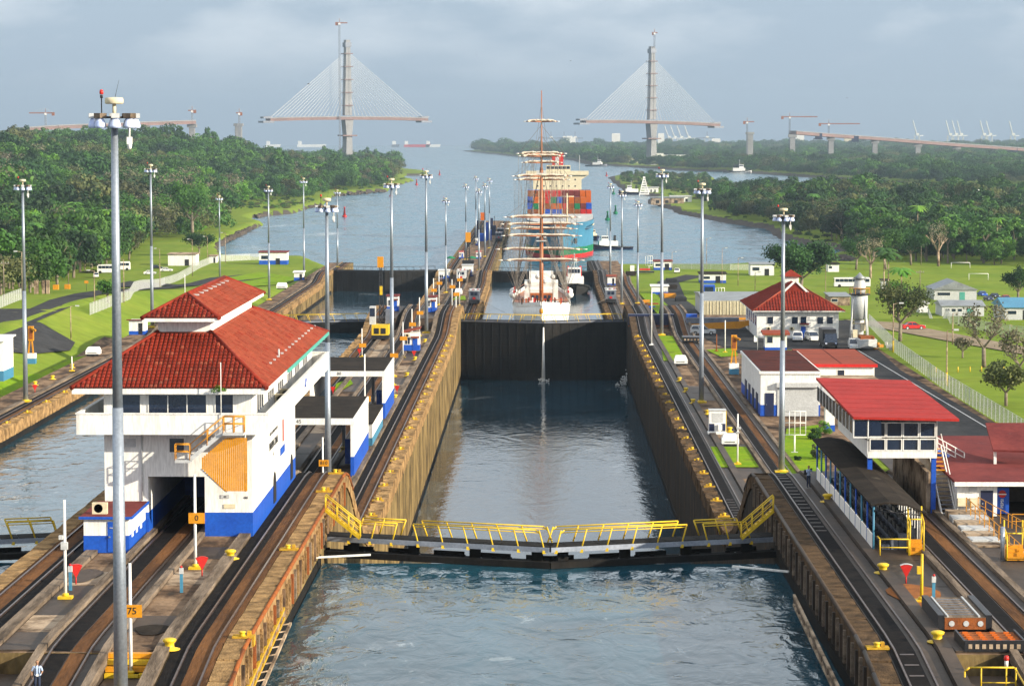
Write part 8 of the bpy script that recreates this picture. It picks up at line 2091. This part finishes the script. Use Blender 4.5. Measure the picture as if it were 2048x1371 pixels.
def mass(name, pts, ci_list, sink=0.0):
    """one forest mass per crown kind: points that instance a crown"""
    pts = np.array(pts); which = rs.choice(len(ci_list), len(pts))
    for j, ci in enumerate(ci_list):
        P_ = pts[which == j]
        if len(P_) == 0: continue
        me = bpy.data.meshes.new(name); v = P_[:, :3].copy(); v[:, 2] += (5.2 + sink) * P_[:, 3]; me.from_pydata(v.tolist(), [], [])
        a = me.attributes.new('sc', 'FLOAT', 'POINT'); a.data.foreach_set('value', P_[:, 3].astype(np.float32)); a = me.attributes.new('rt', 'FLOAT', 'POINT'); a.data.foreach_set('value', rs.uniform(0, 6.28, len(P_)).astype(np.float32))
        o = bpy.data.objects.new(name, me); COL.objects.link(o); tag(o, kind='stuff')
        src = bpy.data.objects.new('crown_source', CR[ci][0])
        ng = bpy.data.node_groups.new('scatter', 'GeometryNodeTree'); ng.interface.new_socket('Geometry', in_out='INPUT', socket_type='NodeSocketGeometry'); ng.interface.new_socket('Geometry', in_out='OUTPUT', socket_type='NodeSocketGeometry')
        N = ng.nodes; Lk = ng.links; gi_, go = N.new('NodeGroupInput'), N.new('NodeGroupOutput'); mp_n = N.new('GeometryNodeMeshToPoints'); ip = N.new('GeometryNodeInstanceOnPoints'); oi = N.new('GeometryNodeObjectInfo'); oi.inputs[0].default_value = src; oi.transform_space = 'ORIGINAL'
        a1 = N.new('GeometryNodeInputNamedAttribute'); a1.data_type = 'FLOAT'; a1.inputs[0].default_value = 'sc'; a2 = N.new('GeometryNodeInputNamedAttribute'); a2.data_type = 'FLOAT'; a2.inputs[0].default_value = 'rt'
        cx = N.new('ShaderNodeCombineXYZ'); Lk.new(a2.outputs[0], cx.inputs[2])
        Lk.new(gi_.outputs[0], mp_n.inputs[0]); Lk.new(mp_n.outputs[0], ip.inputs['Points']); Lk.new(oi.outputs['Geometry'], ip.inputs['Instance']); Lk.new(a1.outputs[0], ip.inputs['Scale']); Lk.new(cx.outputs[0], ip.inputs['Rotation']); Lk.new(ip.outputs[0], go.inputs[0])
        md = o.modifiers.new('scatter', 'NODES'); md.node_group = ng
mass('forest', restL + [np.append(p[:3], s) for p, s in zip(PL2, size_of(PL2, 'L'))], [0, 1, 2, 3, 4, 5, 6, 7, 0])
mass('forest', restR + [np.append(p[:3], s) for p, s in zip(PR2, size_of(PR2, 'R'))], [0, 1, 3, 4, 5, 6, 7, 1])
mass('treeline', [np.append(p[:3], s) for p, s in zip(PF, size_of(PF, 'F'))], [0, 1, 5, 3])
# scrub on the spit and low undergrowth along the left shore
ug = []
for (xa, xb, ya, yb, n, s0) in ((1235, 1470, 352, 400, 260, .26), (445, 640, 398, 418, 220, .22), (640, 850, 345, 384, 200, .28), (1370, 1700, 430, 500, 200, .24), (0, 440, 480, 590, 120, .2)):
    for _ in range(n):
        px_, py_ = rs.uniform(xa, xb), rs.uniform(ya, yb); q = G(px_, py_, 2.5)
        sl_, sr_ = sdist(np.array([q.x]), np.array([q.y]), shore_left)[0], sdist(np.array([q.x]), np.array([q.y]), shore_right)[0]
        if max(sl_, sr_) < 6: continue
        if px_ < 900 and py_ > 420 and py_ > np.interp(px_, [a for a, _ in FRONT_L], [b for _, b in FRONT_L]): continue
        ug.append(np.array([q.x, q.y, gz(q.x, q.y) - 1.4 * s0 * 2.2, s0 * rs.uniform(.6, 1.5)]))
mass('undergrowth', ug, [3, 2, 0], sink=-2.5)

# -- single trees on the banks
def palm(label, px, py, h, grp='palms by the coach', z=None, seed=0, fl=1.15):
    q = GG(px, py) if z is None else G(px, py, z); r = thing('palm_tree', label, 'palm tree', q, seed * 1.3, grp); rr = random.Random(seed)
    b = MB(); b.tube((0, 0, -.3), (.15, 0, h * .5), .24, .19, 7); b.tube((.15, 0, h * .5), (.1, 0, h), .19, .14, 7); b.build('trunk', M['deck_pale'], r)
    b = MB()
    for k in range(17):
        a = k * 2.4; up = rr.uniform(-.2, 1.1); Lf = rr.uniform(2.6, 3.4) * fl; prev = Vector((.1, 0, h)); pd = 0
        pts = []
        for j in range(6):
            t = j / 5; pts.append(Vector((.1 + math.cos(a) * Lf * t, math.sin(a) * Lf * t, h + up * 1.6 * t - 2.3 * t * t)))
        sd = Vector((-math.sin(a), math.cos(a), 0))
        for j in range(5):
            w0, w1 = .62 * fl * math.sin(math.pi * (.12 + .8 * j / 5)), .62 * fl * math.sin(math.pi * (.12 + .8 * (j + 1) / 5))
            for s in (-1, 1): b.add([pts[j], pts[j + 1], pts[j + 1] + sd * s * w1 - Vector((0, 0, .35 * w1)), pts[j] + sd * s * w0 - Vector((0, 0, .35 * w0))], [(0, 1, 2, 3)])
    b.build('crown', LM['mid' if seed % 2 else 'bright'], r)
    return r
palm('tall palm between the coach and the gable roofed house', 1776, 612, 15.5, seed=1, fl=1.5)
palm('shorter leaning palm right of the tall one', 1803, 618, 11.5, seed=2, fl=1.4)
palm('palm just behind the big shade tree', 1768, 590, 14.5, seed=3, fl=1.4)
palm('palm with long pale trunk in front of the right forest edge', 1993, 522, 17, 'palms at the forest edge', seed=4); palm('palm with shorter pale trunk beside it at the forest edge', 1980, 519, 14, 'palms at the forest edge', seed=5)
palm('palm among the left forest near the amber blocks', 140, 540, 12, 'palms at the forest edge', seed=6); palm('palm in the middle of the left forest front', 158, 520, 12, 'palms at the forest edge', seed=7); palm('fan palm behind the two utility poles', 128, 555, 8, 'palms at the forest edge', seed=8)
def btree(label, px, py, px_w, px_h, ci, seed, pale=False, z=None, th=.55, name='shade_tree', dens=1.0):
    """a tree of given photo width and height whose foot is at the photo point"""
    q = GG(px, py) if z is None else G(px, py, z); s = F / q.y; W_, H_ = px_w / s, px_h / s
    r = thing(name, label, 'tree', q, seed)
    rr = random.Random(seed); b = MB(); top = Vector((rr.uniform(-.05, .05) * W_, 0, H_ * .32)); r0 = H_ * .03 + .08
    b.tube((0, 0, -.3), top, r0, r0 * .8, 8); tips = []
    def grow(p, d, L_, rad, lv):
        e = p + d * L_; b.tube(p, e, rad, rad * .6, 5 if lv < 2 else 4)
        if lv >= 3: tips.append(e); return
        for _ in range(3 if lv < 2 else 2):
            nd = (d + Vector((rr.uniform(-.75, .75), rr.uniform(-.75, .75), rr.uniform(-.15, .45)))).normalized(); grow(e, nd, L_ * rr.uniform(.62, .85), rad * .55, lv + 1)
        tips.append(e)
    for k in range(4):
        a = k * 1.57 + rr.uniform(-.4, .4); grow(top, Vector((math.cos(a) * .8 * W_ / H_, math.sin(a) * .8 * W_ / H_, .75)).normalized(), H_ * .2, r0 * .6, 1)
    b.build('trunk', M['deck_pale' if pale else 'bark'], r)
    key, dn = ci; rp = np.random.RandomState(seed); V = []
    zs = [t.z for t in tips]; zm = max(zs); xm = max(max(abs(t.x), abs(t.y)) for t in tips)
    me_v = []; me_f = []
    for t in tips:
        n = int(dn); c = np.array([t.x * W_ * .42 / xm, t.y * W_ * .42 / xm, H_ * .32 + (t.z - H_ * .32) * (H_ * .62) / (zm - H_ * .32)])
        P_ = c + rp.normal(0, 1, (n, 3)) * np.array([W_ * .07, W_ * .07, H_ * .055]); N2 = rp.normal(0, 1, (n, 3)) + (P_ - np.array([0, 0, H_ * .5])) * .15; N2 /= np.linalg.norm(N2, axis=1)[:, None]
        T_ = np.cross(N2, rp.normal(0, 1, (n, 3))); T_ /= np.linalg.norm(T_, axis=1)[:, None]; B_ = np.cross(N2, T_); h = (max(.4, W_ * .034) * rp.uniform(.6, 1.3, n))[:, None]
        q_ = np.stack([P_ - T_ * h * .6, P_ + B_ * h * .4, P_ + T_ * h * .6, P_ - B_ * h * .4], 1).reshape(-1, 3); o = len(me_v) * 4 if False else sum(len(x) for x in me_v); me_v.append(q_); me_f.append(np.arange(4 * n).reshape(n, 4) + o)
    me = bpy.data.meshes.new('crown'); me.from_pydata(np.concatenate(me_v).tolist(), [], np.concatenate(me_f).tolist()); me.materials.append(LM[key]); me.update(); c = bpy.data.objects.new('crown', me); COL.objects.link(c); c.parent = r
    return r
for i in range(16):
    x_, y_ = [(28, 560), (70, 540), (105, 530), (180, 515), (215, 505), (60, 500), (20, 480), (150, 490), (1560, 440), (1625, 455), (1700, 470), (1760, 490), (1835, 500), (1905, 505), (1950, 498), (2030, 512)][i]
    palm('%s slender palm from the left standing above the forest edge' % ORD[i], x_, y_, 15 + (i * 7) % 5, 'palms within the forests', seed=20 + i, fl=1.5)
btree('large dark tree spreading behind the tiled house roof', 1600, 592, 140, 108, ('dark', 230), 3)
btree('big shade tree with mixed foliage between fence and palms', 1800, 683, 128, 118, ('olive', 70), 5, z=14.2)
btree('second shade tree touching the beacon tower side', 1795, 640, 95, 76, ('mid', 80), 6, z=14.2)
btree('leafless spreading tree on the right lawn', 1968, 735, 110, 125, ('dry', 22), 7, pale=False, z=14.2)
btree('half bare tree at the right picture edge', 2038, 765, 90, 105, ('dry', 26), 8, z=14.2)
btree('thin young tree on the right lawn', 1925, 716, 40, 42, ('dry', 10), 9, z=14.2)
btree('red and green leaved shrub tree in the lower right garden', 2012, 812, 90, 85, ('olive', 70), 10, z=14.2, name='shrub_tree')
btree('round glossy tree at the right picture edge beyond the houses', 2036, 608, 62, 74, ('dark', 120), 11)
btree('tall pale bare tree at the edge of the playing field', 1741, 556, 60, 84, ('dry', 16), 12, pale=True)
btree('tall bare tree with pale trunk behind the far goal', 1877, 532, 60, 90, ('dry', 14), 13, pale=True)
btree('pale trunked tree on the wooded east shore', 1683, 484, 62, 66, ('dry', 18), 14, pale=True)
btree('small bare tree beyond the cove', 1664, 480, 40, 50, ('dry', 12), 15, pale=True)
btree('dark leafy tree left of the tall bare tree by the cove', 1712, 540, 74, 66, ('dark', 170), 21)
btree('bushy tree standing at the forest edge behind the palms', 1772, 540, 86, 80, ('mid', 150), 22)
btree('wide dark tree at the field corner by the utility poles', 1822, 530, 80, 70, ('dark', 170), 23)
btree('dark bushy tree beside the left concrete store', 398, 512, 62, 45, ('dark', 110), 16)
btree('tall leafy tree behind the left car park fence mast', 385, 478, 110, 112, ('mid', 120), 17)
btree('low green tree at the right end of the white left fence', 216, 605, 46, 44, ('mid', 60), 18)
btree('tree with light green crown by the lawn on the left', 258, 520, 70, 58, ('olive', 90), 19)
for i, (x, y, z, r_, k, lab) in enumerate(((1647, 868, L2, 1.1, 'bright', 'clipped round bush by the pillar hut'), (1630, 918, L2, 1.2, 'olive', 'reddish round bush behind the grandstand'), (1596, 921, L2, .5, 'dark', 'tiny clipped bush on the lawn near the pipe rack'), (1627, 879, L2, 1.0, 'dark', 'low dark hedge on the lawn beside the pipe rack'))):
    q = G(x, y, z); o = leafball(r_, k, 70 + i); o.location = (q.x, q.y, z + r_ * .5); o.name = 'garden_shrub'; tag(o, lab, 'shrub')
# weeds growing on the eave of the control house
b = crown_mesh(200, .5, .2, 8, 30, .12, 'bright', .2); o = bpy.data.objects.new('eave_weeds', b); COL.objects.link(o); o.parent = CH; o.location = Vector((-21.9, 180.8, 34.7)) - CH.location; o['kind'] = 'stuff'
# shore rocks
rv = MB(); rr = random.Random(5)
for (a, c, n) in (((425, 497), (512, 452), 260), ((512, 434), (642, 411), 160), ((667, 392), (772, 383), 90), ((1661, 518), (1700, 527), 70), ((1560, 535), (1700, 531), 60), ((432, 520), (428, 498), 60)):
    for _ in range(n):
        t = rr.random(); q = G(a[0] + (c[0] - a[0]) * t, a[1] + (c[1] - a[1]) * t - rr.uniform(-.6, 2.2), .5); s_ = rr.uniform(.5, 1.5); rv.cbox((q.x, q.y, rr.uniform(.2, 1.2)), (s_, s_ * rr.uniform(.6, 1), s_ * .6), 0, rr.uniform(0, 3), rr.uniform(-.5, .5))
tag(rv.build('shore_rocks', M['rock']), kind='stuff')
# birds
def bird(label, px, py, Y, w_):
    q = at(px, py, Y); r = thing('bird', label, 'bird', q, rng.uniform(0, 3), 'birds in the sky')
    b = MB(); b.sphere((0, 0, 0), w_ * .09, 6, 0, .8); b.tube((0, -w_ * .22, 0), (0, w_ * .22, 0), w_ * .03, w_ * .06, 5); b.build('body', M['steel'], r)
    for s in (-1, 1): MB().add([(0, -w_ * .08, .02), (s * w_ * .28, -w_ * .1, w_ * .12), (s * w_ * .5, w_ * .02, w_ * .04), (s * w_ * .26, w_ * .08, w_ * .1), (0, w_ * .1, .02)], [(0, 1, 2, 3, 4)]).build('wing', M['steel'], r)
bird('dark bird gliding left of the left pylon', 617, 168, 600, 1.2); bird('small bird high over the tall ship', 1141, 122, 900, 1.1); bird('small bird over the right viaduct', 1694, 196, 900, 1.1); bird('tiny bird between the pylons', 952, 110, 1100, 1.1)

# ================================================================== haze: one closed box round the scene
hz = MB().box(-9300, 9300, -160, 13600, -10.8, 264).build('haze', [])
hm_ = bpy.data.materials.new('haze'); hm_.use_nodes = True; hn = hm_.node_tree.nodes; hn.clear(); ho = hn.new('ShaderNodeOutputMaterial'); hv = hn.new('ShaderNodeVolumePrincipled')
hv.inputs['Density'].default_value = 0.00008; hv.inputs['Color'].default_value = (.72, .87, 1.0, 1); hv.inputs['Anisotropy'].default_value = 0.65
hm_.node_tree.links.new(hv.outputs[0], ho.inputs['Volume']); hz.data.materials.append(hm_); tag(hz, kind='stuff')
hz.display_type = 'WIRE'
